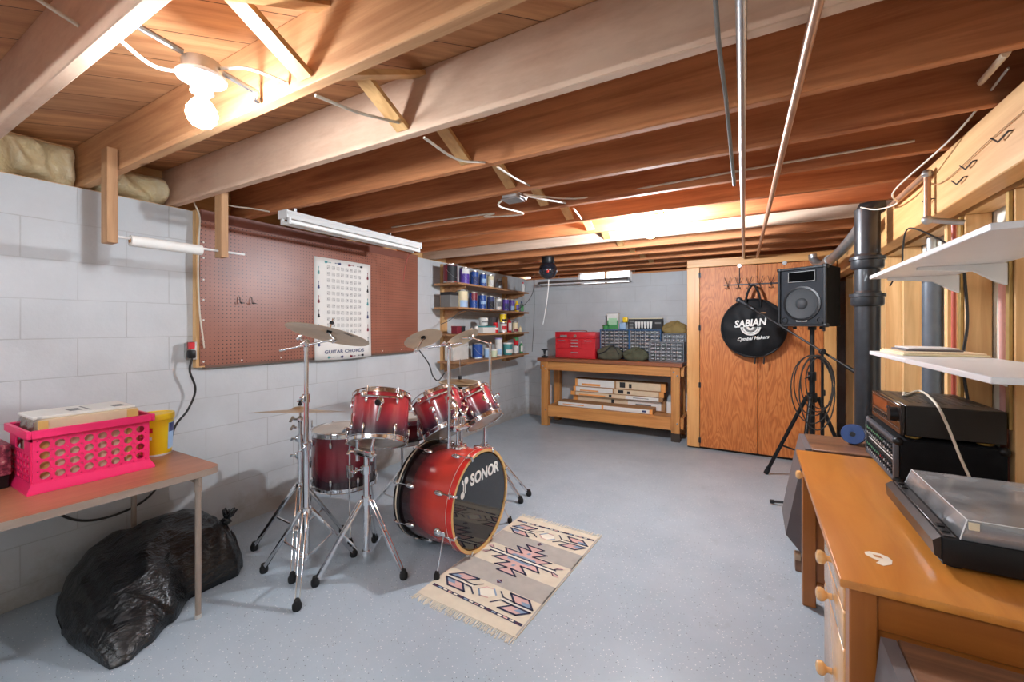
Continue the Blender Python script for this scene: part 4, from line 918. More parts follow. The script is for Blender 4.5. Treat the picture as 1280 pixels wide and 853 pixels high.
# ---- stands
def tripod(t, base, feet, zc, zh, ztube, r=.0125, low=.0, strut=.5, dbl=True):
    x, y = base
    b = MB(); b.cyl((x, y, zh-.02), (x, y, ztube), r, n=16); b.build('lower_tube', M_CHROME, t)
    for zz, hw, dr_ in ((zc, .022, .010), (zh, .014, .007)):
        b = MB(); b.cyl((x, y, zz-hw), (x, y, zz+hw), r+dr_, n=16); b.build('leg_collar', M_CHROME, t)
    for fx_, fy_ in feet:
        f = Vector((fx_, fy_, .022)); d = (f-Vector((x, y, f.z))).normalized(); top = Vector((x, y, zc))+d*(r+.014); sd = Vector((-d.y, d.x, 0))
        b = MB()
        if dbl:
            for q in (-.012, .012): b.obox(top+sd*q, f+sd*q*.8, .007, .018, (0, 0, 1), .0015)
            m1_ = top+(f-top)*.0
        else: b.obox(top, f, .010, .016, (0, 0, 1), .001)
        b.ball(top, .012, 1, 1, 1, 10, 6); l = b.build('leg', M_CHROME, t)
        mid = top+(f-top)*strut; hub = Vector((x, y, zh))+d*(r+.008)
        b = MB(); b.obox(hub, mid, .008, .010, (0, 0, 1), .001); b.cyl(mid-sd*.014, mid+sd*.014, .006, n=8); b.build('brace', M_CHROME, l)
        b = MB(); rubber(b, (f.x, f.y, 0), .022, .05); b.ball(f+Vector((0, 0, .006))+(top-f)*.03, .016, 1, 1, 1, 10, 6); b.build('rubber_foot', M_RUB, l)
def wing(b, c, d, s=1.):
    c = Vector(c); d = Vector(d).normalized(); o = d.orthogonal().normalized(); b.cyl(c, c+d*.022*s, .005*s, n=8); b.obox(c+d*.022*s-o*.016*s, c+d*.026*s+o*.016*s, .006*s, .014*s, tuple(d), .002*s); return b
def collar(t, x, y, z, r, a=-1.2, name='height_clamp'):
    b = MB(); b.cyl((x, y, z-.022), (x, y, z+.022), r+.007, n=16); b.box(x+(r+.004)*math.cos(a)-.011, x+(r+.004)*math.cos(a)+.011, y+(r+.004)*math.sin(a)-.011, y+(r+.004)*math.sin(a)+.011, z-.018, z+.018, .004, 1)
    wing(b, (x+(r+.012)*math.cos(a), y+(r+.012)*math.sin(a), z), (math.cos(a), math.sin(a), 0)); b.build(name, M_CHROME, t)
SGP = 'chrome stands of the drum kit'
# A: tall boom stand nearest the camera
ax_, ay_ = -2.132, 1.458
t = thing('cymbal_stand', 'tall chrome boom stand nearest the table, with a double braced tripod', 'cymbal stand', (ax_, ay_, 0), None, SGP)
tripod(t, (ax_, ay_), ((-2.384, 1.372), (-1.930, 1.270), (-2.085, 1.735)), .365, .12, .72, .0165)
b = MB(); b.cyl((ax_, ay_, .70), (ax_, ay_, 1.0), .0140, n=16); b.build('middle_tube', M_CHROME, t)
b = MB(); b.cyl((ax_, ay_, .98), (ax_, ay_, 1.285), .0120, n=14); b.build('upper_tube', M_CHROME, t)
collar(t, ax_, ay_, .725, .0165, -.9); collar(t, ax_, ay_, .985, .0140, -1.3)
P1, P2 = onD(350, 438, 2.28), onD(418, 424.5, 2.36); PC = onD(384, 431, 2.325)
b = MB(); b.ball((ax_, ay_, 1.285), .021, 1, 1, 1.2, 12, 8); b.cyl((ax_, ay_, 1.245), (ax_, ay_, 1.28), .014, n=12); wing(b, (ax_+.012, ay_-.012, 1.285), (.6, -.8, .3), 1.2); wing(b, (ax_-.01, ay_-.014, 1.30), (-.5, -.5, .8), 1.1); b.build('boom_tilter', M_CHROME, t)
b = MB(); b.cyl(P1, P2, .006, n=10); b.cyl(P1-(P2-P1)*.01, P1+(P2-P1)*.10, .0085, n=12); ba = b.build('boom_arm', M_CHROME, t)
nA = camdir(.15, .28, .95); cA = onD(412.5, 411.5, 2.37)
b = MB(); b.ball(P2, .015, 1, 1, 1, 12, 8); wing(b, P2, camdir(.3, -.6, -.3)); b.cyl(P2, cA-nA*.02, .0065, n=10); b.cyl(cA-nA*.02, cA+nA*.062, .0035, n=8); b.build('cymbal_rod', M_CHROME, ba)
b = MB(); b.cyl(cA-nA*.022, cA-nA*.0075, .014, n=12); b.cyl(cA+nA*.030, cA+nA*.044, .012, n=12); b.build('felt_washer', M_RUB, ba)
def cymbal(name, label, c, n, R, group='cymbals of the drum kit', logo=None, bell=.2, rise=.10, cat='cymbal'):
    rot = aim(n); t = thing(name, label, cat, Vector(c)-Vector(n).normalized()*0, rot, group); T = WM[t.name]; rb = R*bell
    def z(r):
        if r > rb: return rise*R*(1-(r/R)**1.6)*.9
        zz = rise*R*(1-bell**1.6)*.9; return zz + .075*R*max(0, 1-(r/rb)**2)**.6
    prof = [(R*i/26, z(R*i/26)) for i in range(1, 27)]; top = [(.006, z(.006))]+[p for p in prof if p[0] > .008]
    b = MB(); b.M = T @ Matrix.Translation((0, 0, -z(.006)))
    b.mi = 0; b.lathe(top, 64); b.mi = 1; b.lathe([(r, q-.0016) for r, q in top], 64)
    b.mi = 0; b.lathe([top[-1], (top[-1][0]+.0004, top[-1][1]-.0008), (top[-1][0], top[-1][1]-.0016)], 64); b.lathe([top[0], (top[0][0], top[0][1]-.0016)], 16)
    b.build('disc', [M_BRONZE, M_BRONZEU], t, fix=True)
    if logo is not None:
        a, sgn = logo
        b = MB(); b.M = T @ Matrix.Translation((0, 0, -z(.006)-.0024)) @ Matrix.Rotation(a, 4, 'Z')
        def P(r, s): return (r*math.cos(s), r*math.sin(s), z(r))
        for (r0, r1, s0, s1) in ((.60, .67, -.22, .22), (.70, .76, -.20, -.09), (.70, .76, -.06, .05), (.70, .76, .08, .19), (.55, .575, -.17, .17)):
            ss = [s0+(s1-s0)*i/6 for i in range(7)]; b.skin([[b.V(P(R*r0, s)) for s in ss], [b.V(P(R*r1, s)) for s in ss]], False, False, False)
        b.build('logo_print', M_INK, t, fix=False)
    return t
T_ = aim(nA).to_4x4().inverted().to_3x3() @ camdir(.86, -.32, 0)
cymbal('cymbal', 'big crash cymbal tilted on the tall boom stand before the chord chart', cA, nA, .222, logo=(math.atan2(T_.y, T_.x), 1))
# B: straight stand with the flat ride
bx_, by_ = -2.396, 1.598
t = thing('cymbal_stand', 'straight chrome stand close to the wall, carrying the flat ride cymbal', 'cymbal stand', (bx_, by_, 0), None, SGP)
tripod(t, (bx_, by_), ((-2.674, 1.480), (-2.160, 1.395), (-2.380, 1.890)), .41, .16, .60, .015)
b = MB(); b.cyl((bx_, by_, .58), (bx_, by_, .80), .010, n=12); b.build('upper_tube', M_CHROME, t); collar(t, bx_, by_, .60, .0125, -2.2); collar(t, bx_, by_, .70, .0105, -2.0)
b = MB(); b.ball((bx_, by_, .815), .018, 1, 1, 1.2, 10, 8); wing(b, (bx_-.015, by_-.01, .815), (-.8, -.5, 0), 1.3); wing(b, (bx_-.015, by_-.012, .765), (-.9, -.4, 0), 1.2); b.cyl((bx_, by_, .81), (bx_, by_, .95), .0035, n=8); b.cyl((bx_, by_, .82), (bx_, by_, .872), .007, n=10); b.build('tilter', M_CHROME, t)
b = MB(); b.cyl((bx_, by_, .867), (bx_, by_, .880), .015, n=12); b.cyl((bx_, by_, .899), (bx_, by_, .912), .013, n=12); b.cyl((bx_, by_, .913), (bx_, by_, .938), .008, .006, n=10); b.build('felt_washer', M_RUB, t)
cymbal('cymbal', 'wide flat ride cymbal seen edge on at tom height by the wall', (bx_, by_, .893), camdir(-.01, .19, .98), .262, rise=.07)
# C: tom stand
cx_, cy_ = -1.927, 1.693
t = thing('tom_stand', 'thick chrome tripod stand holding a single tom before the bass drum', 'drum stand', (cx_, cy_, 0), None, SGP)
tripod(t, (cx_, cy_), ((-2.024, 1.436), (-1.662, 1.716), (-2.106, 1.918)), .385, .085, .57, .0185, strut=.42)
b = MB(); b.cyl((cx_, cy_, .55), (cx_, cy_, .645), .0150, n=14); b.build('upper_tube', M_CHROME, t); collar(t, cx_, cy_, .56, .0185, -2.4)
b = MB(); b.box(cx_-.085, cx_+.06, cy_-.022, cy_+.016, .635, .675, .008, 2); b.cyl((cx_-.07, cy_-.004, .60), (cx_-.07, cy_-.004, .76), .011, n=12); b.cyl((cx_+.045, cy_, .615), (cx_+.045, cy_, .70), .011, n=12); wing(b, (cx_-.085, cy_-.01, .655), (-.8, -.5, 0), 1.3); wing(b, (cx_+.06, cy_-.01, .655), (.8, -.5, 0), 1.3); b.build('multi_clamp', M_CHROME, t)
b = MB(); b.ball((cx_-.07, cy_-.006, .735), .024, 1, 1, 1.1, 12, 8); b.cyl((cx_-.07, cy_-.006, .735), (cx_-.105, cy_-.02, .80), .010, n=10); b.ball((cx_-.10, cy_-.018, .80), .017, 1, 1, 1.2, 10, 8); b.cyl((cx_-.10, cy_-.018, .80), (cx_-.125, cy_+.0, .87), .006, n=8); wing(b, (cx_-.10, cy_-.03, .78), (-.3, -.9, .2), 1.3); b.build('ball_joint', M_CHROME, t)
T1_ = WM[tom1.name]; a1 = cam_angle(T1_, T1_.translation); e1 = T1_ @ Vector((.20*math.cos(a1-.05), .20*math.sin(a1-.05), .19))
b = MB(); b.tube([(cx_+.045, cy_, .69), e1-Vector((0, 0, .03)), e1], .0095, 10); b.ball(e1, .026, 1, 1, 1, 14, 8); b.build('tom_arm', M_CHROME, t)
b = MB(); b.cyl(e1+Vector((.01, -.02, 0)), e1+Vector((.012, -.032, 0)), .018, n=14); b.build('black_knob', M_BLACK, t)
# D: boom arm on the bass drum with the splash
dx_, dy_ = -1.69, 2.148
t = thing('cymbal_boom', 'chrome boom pole rising from the bass drum top, reaching to the small cymbal', 'cymbal stand', (dx_, dy_, BC.z+RB), None, SGP)
b = MB(); b.cyl((dx_, dy_, BC.z+math.sqrt(RB**2-.025**2)+.001), (dx_, dy_, .92), .0125, n=12); b.cyl((dx_, dy_, BC.z+RB), (dx_, dy_, BC.z+RB+.03), .016, n=12); b.build('lower_tube', M_CHROME, t)
b = MB(); b.cyl((dx_, dy_, .90), (dx_, dy_, 1.255), .0105, n=12); b.build('upper_tube', M_CHROME, t); collar(t, dx_, dy_, .92, .0095, -.8)
Q1, Q2 = onD(577, 429, 2.70), onD(521, 437, 2.74); nD = camdir(-.34, .38, .86); cD = onD(528.5, 420.5, 2.76)
b = MB(); b.ball((dx_, dy_, 1.255), .019, 1, 1, 1.1, 12, 8); wing(b, (dx_-.01, dy_-.012, 1.26), (-.4, -.8, .4), 1.1); wing(b, (dx_+.01, dy_-.012, 1.25), (.4, -.8, .2), 1.1); b.build('boom_tilter', M_CHROME, t)
b = MB(); b.cyl(Q1, Q2, .0055, n=10); ba = b.build('boom_arm', M_CHROME, t)
b = MB(); b.ball(Q2, .017, 1, 1, 1, 10, 8); b.cyl(Q2, cD-nD*.015, .006, n=8); b.cyl(cD-nD*.02, cD+nD*.03, .0035, n=8); wing(b, Q2, camdir(.2, -.8, -.3)); b.build('cymbal_rod', M_CHROME, ba)
b = MB(); b.cyl(cD-nD*.02, cD-nD*.005, .015, n=12); b.cyl(cD+nD*.016, cD+nD*.026, .010, n=12); b.build('felt_washer', M_RUB, ba)
cymbal('cymbal', 'small splash cymbal tilted up beside the paint shelf upright', cD, nD, .126)
b = MB(); b.tube(catmull([onD(524, 438, 2.72), onD(536, 455, 2.72), onD(541, 470, 2.72), onD(548, 476, 2.72), onD(556, 466, 2.73)], 6), .004, 6); b.tube(catmull([onD(522, 440, 2.74), onD(516, 455, 2.74), onD(524, 472, 2.74), onD(540, 477, 2.74)], 6), .003, 6) if False else None
tag(b.build('loose_cable', M_DARKC), 'thin dark cable dangling from the small cymbal arm', 'cable')
# E: far boom stand
ex_, ey_ = -1.93, 2.92
t = thing('cymbal_stand', 'far chrome boom stand beyond the bass drum, with a doubled pole', 'cymbal stand', (ex_, ey_, 0), None, SGP)
tripod(t, (ex_, ey_), ((-1.583, 2.907), (-1.593, 3.063), (-2.25, 2.98)), .40, .14, .86, .0155)
b = MB(); b.cyl((-1.885, 2.935, .60), (-1.885, 2.935, 1.24), .0115, n=12); b.build('upper_tube', M_CHROME, t)
b = MB(); b.box(-1.945, -1.87, 2.908, 2.948, .82, .86, .006, 1); b.box(-1.945, -1.87, 2.908, 2.948, .66, .69, .006, 1); wing(b, (-1.93, 2.905, .84), (-.3, -.9, 0), 1.5); wing(b, (-1.89, 2.915, .79), (.3, -.9, 0), 1.4); b.build('multi_clamp', M_CHROME, t)
E1 = Vector((-1.885, 2.935, 1.235)); E2 = onD(588, 422, 3.42); nE = camdir(-.45, .30, .84); cE = onD(576.5, 420.5, 3.40)
b = MB(); b.ball(E1, .018, 1, 1, 1, 12, 8); b.cyl(E1, E2, .0055, n=10); ba = b.build('boom_arm', M_CHROME, t)
b = MB(); b.ball(E2, .020, 1, 1, 1, 10, 8); wing(b, E2, camdir(.5, -.6, .5), 1.4); b.cyl(E2, cE-nE*.02, .0055, n=8); b.cyl(cE-nE*.02, cE+nE*.03, .0035, n=8); b.build('cymbal_rod', M_CHROME, ba)
cymbal('cymbal', 'crash cymbal seen nearly edge on in front of the lower paint shelf', cE, nE, .142)
# hi-hat
hx_, hy_ = -2.187, 2.93
t = thing('hi_hat_stand', 'chrome hi-hat stand behind the tilted toms', 'cymbal stand', (hx_, hy_, 0), None, SGP)
tripod(t, (hx_, hy_), ((-2.42, 2.80), (-2.04, 2.68), (-2.20, 3.22)), .36, .13, .62)
b = MB(); b.cyl((hx_, hy_, .60), (hx_, hy_, .86), .0085, n=12); b.build('upper_tube', M_CHROME, t); b = MB(); b.cyl((hx_, hy_, .84), (hx_, hy_, 1.10), .0035, n=8); b.build('pull_rod', M_CHROME, t)
b = MB(); b.cyl((hx_, hy_, .845), (hx_, hy_, .872), .022, n=14); b.build('seat_felt', M_RUB, t)
cymbal('hi_hat_cymbal', 'lower hi-hat cymbal lying under its twin behind the toms', (hx_, hy_, .874), (-.02, .0, -1), .178, group='pair of hi-hat cymbals')
cymbal('hi_hat_cymbal', 'upper hi-hat cymbal with a black clutch behind the toms', (hx_, hy_, .925), (.06, -.03, 1), .178, group='pair of hi-hat cymbals')
b = MB(); b.cyl((hx_, hy_, .927), (hx_, hy_, .955), .014, n=12); tag(b.build('hi_hat_clutch', M_RUB), 'small black clutch holding the upper hi-hat cymbal', 'clutch')
# snare on its stand
sx_, sy_ = onD(503, 540, 3.12).x, onD(503, 540, 3.12).y
sn, ms = drum('snare_drum', 'dark red snare drum just seen between two toms', 'drum', (sx_, sy_, .625), (0, 0, 1), .178, .15, M_FADE_F, 8, DG, .2)
t = thing('snare_stand', 'low chrome stand under the snare drum behind the toms', 'drum stand', (sx_, sy_, 0), None, SGP)
tripod(t, (sx_, sy_), ((sx_-.20, sy_-.16), (sx_+.24, sy_-.10), (sx_-.02, sy_+.27)), .30, .10, .50)
for a in (.4, 2.5, 4.6):
    b = MB(); b.tube([(sx_, sy_, .49), (sx_+.17*math.cos(a), sy_+.17*math.sin(a), .530), (sx_+.203*math.cos(a), sy_+.203*math.sin(a), .532), (sx_+.205*math.cos(a), sy_+.205*math.sin(a), .585)], .006, 8); b.build('basket_arm', M_CHROME, t)
# ================================================================= RUG
RC = Vector((-1.19, 2.165, 0)); ra = math.radians(-2.28)
RGM = [plain('rug_cream', rgb(216, 204, 182), .95, 0, .06), plain('rug_grey', rgb(172, 166, 158), .95, 0, .07), plain('rug_navy', rgb(50, 52, 78), .95, 0, .1), plain('rug_blue', rgb(134, 154, 176), .95, 0, .08), plain('rug_pink', rgb(208, 168, 160), .95, 0, .06), plain('rug_plum', rgb(86, 46, 66), .95, 0, .08), plain('rug_white', rgb(232, 224, 206), .95, 0, .03)]
t = thing('rug', 'small woven rug with navy and pink zigzag motifs beside the bass drum', 'rug', RC, Matrix.Rotation(ra, 3, 'Z')); TR = WM[t.name]
def rb():
    q = MB(); q.M = TR.copy(); return q
b = rb(); W2, L2, hz = .300, .520, .006
b.mi = 0; b.box(-W2, W2, -L2, L2, .0005, hz)
lay = [0]
def flat(pts, m, lv):
    b.mi = m; b.poly([(x, y, hz+.0004*lv) for x, y in pts])
def line(pts, w, m, lv):
    for (x0, y0), (x1, y1) in zip(pts, pts[1:]):
        d = Vector((x1-x0, y1-y0)); d.normalize(); n_ = Vector((-d.y, d.x))*w/2; e = d*w*.45
        flat([(x0+n_.x-e.x, y0+n_.y-e.y), (x0-n_.x-e.x, y0-n_.y-e.y), (x1-n_.x+e.x, y1-n_.y+e.y), (x1+n_.x+e.x, y1+n_.y+e.y)], m, lv)
for (y0, y1) in ((-.245, -.10), (.11, .265)): flat([(-W2+.006, y0), (W2-.006, y0-.02), (W2-.006, y1-.01), (-W2+.006, y1+.01)], 1, 1)
flat([(W2-.012, -L2+.01), (W2-.003, -L2+.01), (W2-.003, L2-.01), (W2-.012, L2-.01)], 1, 1)
def motif(mx, my, oy):
    f = lambda pts: [(x*mx, y*my+oy) for x, y in pts]
    for P, q in (([(-.262, -.309), (-.205, -.259), (-.097, -.259), (-.151, -.306)], 0), ([(-.263, -.333), (-.152, -.334), (-.100, -.388), (-.208, -.388)], 0),
                 ([(.116, -.273), (.223, -.273), (.272, -.329), (.170, -.327)], 1), ([(.119, -.400), (.169, -.350), (.273, -.352), (.222, -.400)], 1)):
        flat(f(P), 4, 2); c = (P[0] if q == 0 else P[2])
        if q == 0: B = [P[0], ((P[0][0]*.45+P[1][0]*.55), (P[0][1]*.45+P[1][1]*.55)), ((P[0][0]*.5+P[2][0]*.5), (P[0][1]*.5+P[2][1]*.5)), ((P[0][0]*.45+P[3][0]*.55), (P[0][1]*.45+P[3][1]*.55))]
        else: B = [P[2], ((P[2][0]*.45+P[1][0]*.55), (P[2][1]*.45+P[1][1]*.55)), ((P[0][0]*.5+P[2][0]*.5), (P[0][1]*.5+P[2][1]*.5)), ((P[2][0]*.45+P[3][0]*.55), (P[2][1]*.45+P[3][1]*.55))]
        flat(f(B), 3, 3); line(f(P+[P[0]]), .0105, 2, 4)
    line(f([(-.262, -.321), (-.09, -.327)]), .010, 6, 2); line(f([(.10, -.332), (.275, -.341)]), .010, 6, 2)
    for P in ([(-.155, -.312), (-.087, -.315), (-.051, -.284)], [(-.150, -.335), (-.092, -.339), (-.048, -.378)], [(.065, -.288), (.10, -.320), (.161, -.324)], [(.064, -.385), (.10, -.344), (.167, -.348)]): line(f(P), .008, 2, 4)
    hx = [(-.049, -.328), (-.020, -.294), (.025, -.290), (.059, -.325), (.032, -.364), (-.012, -.370)]
    flat(f(hx), 6, 2); line(f([hx[0], hx[1]]), .009, 4, 4); line(f([hx[2], hx[3]]), .009, 3, 4); line(f([hx[4], hx[5]]), .009, 4, 4); line(f([hx[5], hx[0]]), .009, 3, 4); line(f([hx[1], hx[2]]), .006, 4, 3)
    flat(f([(-.279, -.414), (-.279, -.432), (.283, -.452), (.283, -.434)]), 2, 2)
    for i in range(16):
        x0 = -.273+.0347*i; x1 = x0+.023; sl = -.0356
        flat(f([(x0, -.4185+sl*(x0+.279)), (x0, -.4275+sl*(x0+.279)), (x1, -.4275+sl*(x1+.279)), (x1, -.4185+sl*(x1+.279))]), (5, 3, 6, 4, 6)[i % 5], 3)
    bl = [(-.012, -.212), (.012, -.198), (.028, -.222), (.004, -.236)]; flat(f(bl), 5, 2); line(f([bl[0], bl[2]]), .004, 3, 3)
motif(1, 1, .0); motif(1, -1, .02)
up = [(-.106, .04), (-.151, .092), (-.031, .087), (-.10, .146), (.005, .136), (-.059, .189), (.068, .183), (.032, .137), (.111, .14), (.045, .084), (.168, .082), (.109, .035)]
for S in (up, [(-x, .052-y) for x, y in up]):
    # fan the star arms: three chevrons so that every face stays simple
    for P in ([S[0], S[1], S[2], S[9], S[10], S[11]], [S[2], S[3], S[4], S[7], S[8], S[9]], [S[4], S[5], S[6], S[7]]): flat(P, 4, 2)
    line(S, .0105, 2, 4)
    k_ = 1 if S is up else -1; my = lambda y: y if k_ == 1 else .052-y
    flat([(-.085*k_, my(.045)), (-.070*k_, my(.064)), (.080*k_, my(.056)), (.085*k_, my(.040))], 3, 3); flat([(-.004*k_, my(.092)), (.004*k_, my(.112)), (.022*k_, my(.110)), (.014*k_, my(.090))], 3, 3)
line([(-.205, .036), (.208, .016)], .036, 2, 3); line([(-.215, .0365), (.218, .0155)], .016, 6, 4)
for sg in (1, -1):
    for q in (1, -1):
        c = .026; P = [(-.204, c+.010*q+.008), (-.250, c+.032*q), (-.268, c+.046*q+.006), (-.232, c+.046*q+.004)]; P = [(x*sg, (y-.026)*sg+.026) for x, y in P]; flat(P, 4, 4); line(P[:2], .006, 2, 5); line([P[3], P[0]], .006, 5, 5)
b.build('woven_mat', RGM, t, fix=False)
for yy, s in ((-L2, -1), (L2, 1)):
    b = rb(); rnd = random.Random(3)
    for i in range(110):
        x = -W2+.004+2*W2*i/110; dx = rnd.uniform(-.012, .012); ln = rnd.uniform(.032, .052)
        b.tube([(x, yy-s*.002, .004), (x+dx*.4, yy+s*ln*.5, .0045), (x+dx, yy+s*ln, .0025)], .0018, 4)
    f = b.build('fringe', RGM[6], t); f['kind'] = 'stuff'
# ================================================================= WORKBENCH along the back wall
BX0, BX1, BY0, BY1, BZT = -2.64, -.735, 5.335, 5.86, .94
t = thing('workbench', 'sturdy yellow pine workbench with a dark worn top against the back wall', 'workbench', (-1.69, 5.6, 0))
b = MB(); b.box(BX0, BX1, BY0-.01, BY1, .893, BZT, .004, 1); b.build('worktop', M_BT, t)
for x in (-2.585, -.865):
    for y in (BY0+.005, BY1-.10):
        b = MB(); b.box(x, x+.10, y, y+.09, .10 if (x > -1 and y < 5.5) else 0, .892, .004, 1); lg = b.build('leg', M_BZ, t)
        if y < 5.5:
            for z in (.83, .79, .22):
                b = MB(); b.cyl((x+(.03 if z > .8 else .07), y-.0035, z), (x+(.03 if z > .8 else .07), y+.004, z), .010, n=8); b.build('bolt', M_TIN, lg)
        if x > -1 and y < 5.5:
            b = MB(); b.box(x-.001, x+.101, y-.001, y+.091, 0, .10, .003, 1); b.build('foot_block', plain('dark_stained_wood', rgb(66, 54, 44), .7, 0, .2), lg)
b = MB(); b.box(-2.484, -.866, BY0+.015, BY0+.053, .775, .892, .003, 1); b.build('front_rail', M_BX, t)
b = MB(); b.box(-2.585, -.765, BY1-.05, BY1-.012, .775, .892, .003, 1) if False else b.box(-2.484, -.866, BY1-.06, BY1-.022, .775, .892, .003, 1); b.build('back_rail', M_BX, t)
for x in (-2.625, -.764):
    b = MB(); b.box(x, x+.038, BY0+.06, BY1-.02, .775, .892, .003, 1); b.build('side_rail', M_BY, t)
b = MB(); b.box(-2.484, -.866, BY0+.015, BY0+.053, .135, .29, .003, 1); b.build('lower_rail', M_BX, t)
b = MB(); b.box(-.764, -.726, BY0+.03, BY1-.02, .15, .29, .003, 1); b.build('lower_side_rail', M_BY, t)
b = MB(); b.box(-2.50, -.87, BY0+.054, BY1-.102, .262, .284); b.build('lower_shelf', M_BX, t)
# long flat cartons
def long_box(x0, x1, y0, y1, z0, z1, label, top=M_KRAFT, tilt=0., side=0):
    o = thing('flat_carton', label, 'box', ((x0+x1)/2, (y0+y1)/2, z0), None, 'long flat cartons under the workbench')
    b = MB(); b.box(x0, x1, y0, y1, z0, z1, .002, 1); b.build('carton_body', top, o)
    h = z1-z0; L = x1-x0; yf = y0-.0012
    def pan(nm, fa, fb, za, zb, m, dy=0.):
        b = MB(); b.box(x0+L*fa, x0+L*fb, yf-dy, y0-.0002, z0+h*za, z0+h*zb); b.build(nm, m, o)
    rnd = random.Random(int(x0*1000+z0*777))
    if side == 0:
        pan('white_label', .03, .46, .06, .94, M_PAPER); pan('orange_corner', 0, .03, 0, 1, M_ORANGE); pan('orange_corner', .955, 1, 0, 1, M_ORANGE); pan('pale_panel', .48, .95, .06, .94, M_CARD); pan('orange_band', .08, .30, .12, .40, M_ORANGE, .0004)
        pan('black_mark', .52, .58, .2, .85, M_INK, .0004); pan('black_mark', .62, .65, .2, .7, M_INK, .0004)
    elif side == 1:
        pan('orange_corner', 0, .05, 0, 1, M_ORANGE); pan('pale_panel', .06, .62, .06, .94, M_CARD); pan('white_label', .62, .96, .08, .92, M_PAPER); pan('grey_line', .70, .86, .4, .58, M_GREYPR, .0004); pan('orange_band', .10, .40, .1, .45, M_ORANGE, .0004)
        pan('black_mark', .44, .47, .2, .8, M_INK, .0004)
    else:
        pan('pale_panel', .01, .49, .06, .94, M_PAPER); pan('white_label', .51, .97, .08, .92, M_PAPER); pan('orange_corner', .97, 1, 0, 1, M_ORANGE); pan('orange_corner', .49, .51, 0, 1, M_ORANGE); pan('blue_print', .9, .94, .3, .7, M_NAVY, .0004); pan('grey_line', .06, .3, .35, .55, M_ORANGE, .0004)
    return o
long_box(-2.36, -1.09, 5.40, 5.62, .288, .348, 'long white carton lowest and foremost of the pile under the workbench', side=2)
long_box(-2.22, -.98, 5.63, 5.75, .288, .42, 'wide pale carton at the back under the printed stack', side=1)
long_box(-2.245, -1.02, 5.50, 5.70, .4205, .478, 'orange and white carton second from the bottom of the back stack', side=1) if False else None
long_box(-2.235, -1.00, 5.57, 5.75, .4215, .475, 'white and orange carton resting on the wide pale carton', side=1)
long_box(-2.20, -.99, 5.58, 5.75, .4765, .545, 'white carton with black marks in the middle of the back stack', side=0)
long_box(-2.175, -.97, 5.585, 5.75, .5465, .655, 'thick white and tan carton topmost of the back stack', side=0)
b = MB(); b.box(-.96, -.875, 5.60, 5.72, .285, .43, .003, 1); tag(b.build('white_carton', M_PAPER), 'small white carton beside the right leg under the workbench'.replace(' right', ' scorched'), 'box')
b = MB(); b.box(-2.66, -2.60, 5.70, 5.74, .0, .52, .003, 1); tag(b.build('white_plank', M_MELA), 'short white board leaning by the wall end of the workbench', 'board')
# red toolbox
t = thing('toolbox', 'bright red metal toolbox with chrome drawer pulls on the workbench', 'toolbox', (-2.13, 5.60, BZT))
x0, x1, y0, y1 = -2.425, -1.845, 5.47, 5.74
b = MB(); b.box(x0, x1, y0, y1, BZT+.001, 1.215, .004, 1); b.build('cabinet_body', M_RED, t)
b = MB(); b.box(x0-.003, x1+.003, y0-.003, y1+.003, 1.217, 1.302, .006, 2); ld = b.build('lid', M_RED, t)
b = MB(); b.box(-2.15, -2.11, y0-.010, y0-.003, 1.225, 1.265, .002, 1); b.build('latch', M_CHROME, ld); b = MB(); b.box(-2.35, -2.25, y0-.005, y0-.003, 1.232, 1.258); b.build('badge', M_TIN, ld)
b = MB(); b.tube(catmull([(-2.25, 5.60, 1.302), (-2.245, 5.60, 1.318), (-2.02, 5.60, 1.318), (-2.015, 5.60, 1.302)], 4), .006, 6); b.build('carry_handle', M_CHROME, ld)
for (xa, xb, za, zb) in ((x0+.012, x0+.185, 1.15, 1.212), (x0+.195, x1-.195, 1.172, 1.212), (x0+.195, x1-.195, 1.128, 1.168), (x0+.195, x1-.195, 1.084, 1.124), (x1-.185, x1-.012, 1.15, 1.212), (x0+.012, x1-.012, .96, 1.078)):
    b = MB(); b.box(xa, xb, y0-.007, y0-.001, za, zb, .003, 1); d = b.build('drawer', M_RED, t); m = (xa+xb)/2
    b = MB(); b.box(m-.055, m+.055, y0-.016, y0-.007, (za+zb)/2-.007, (za+zb)/2+.006, .003, 1); b.build('drawer_pull', M_CHROME, d)
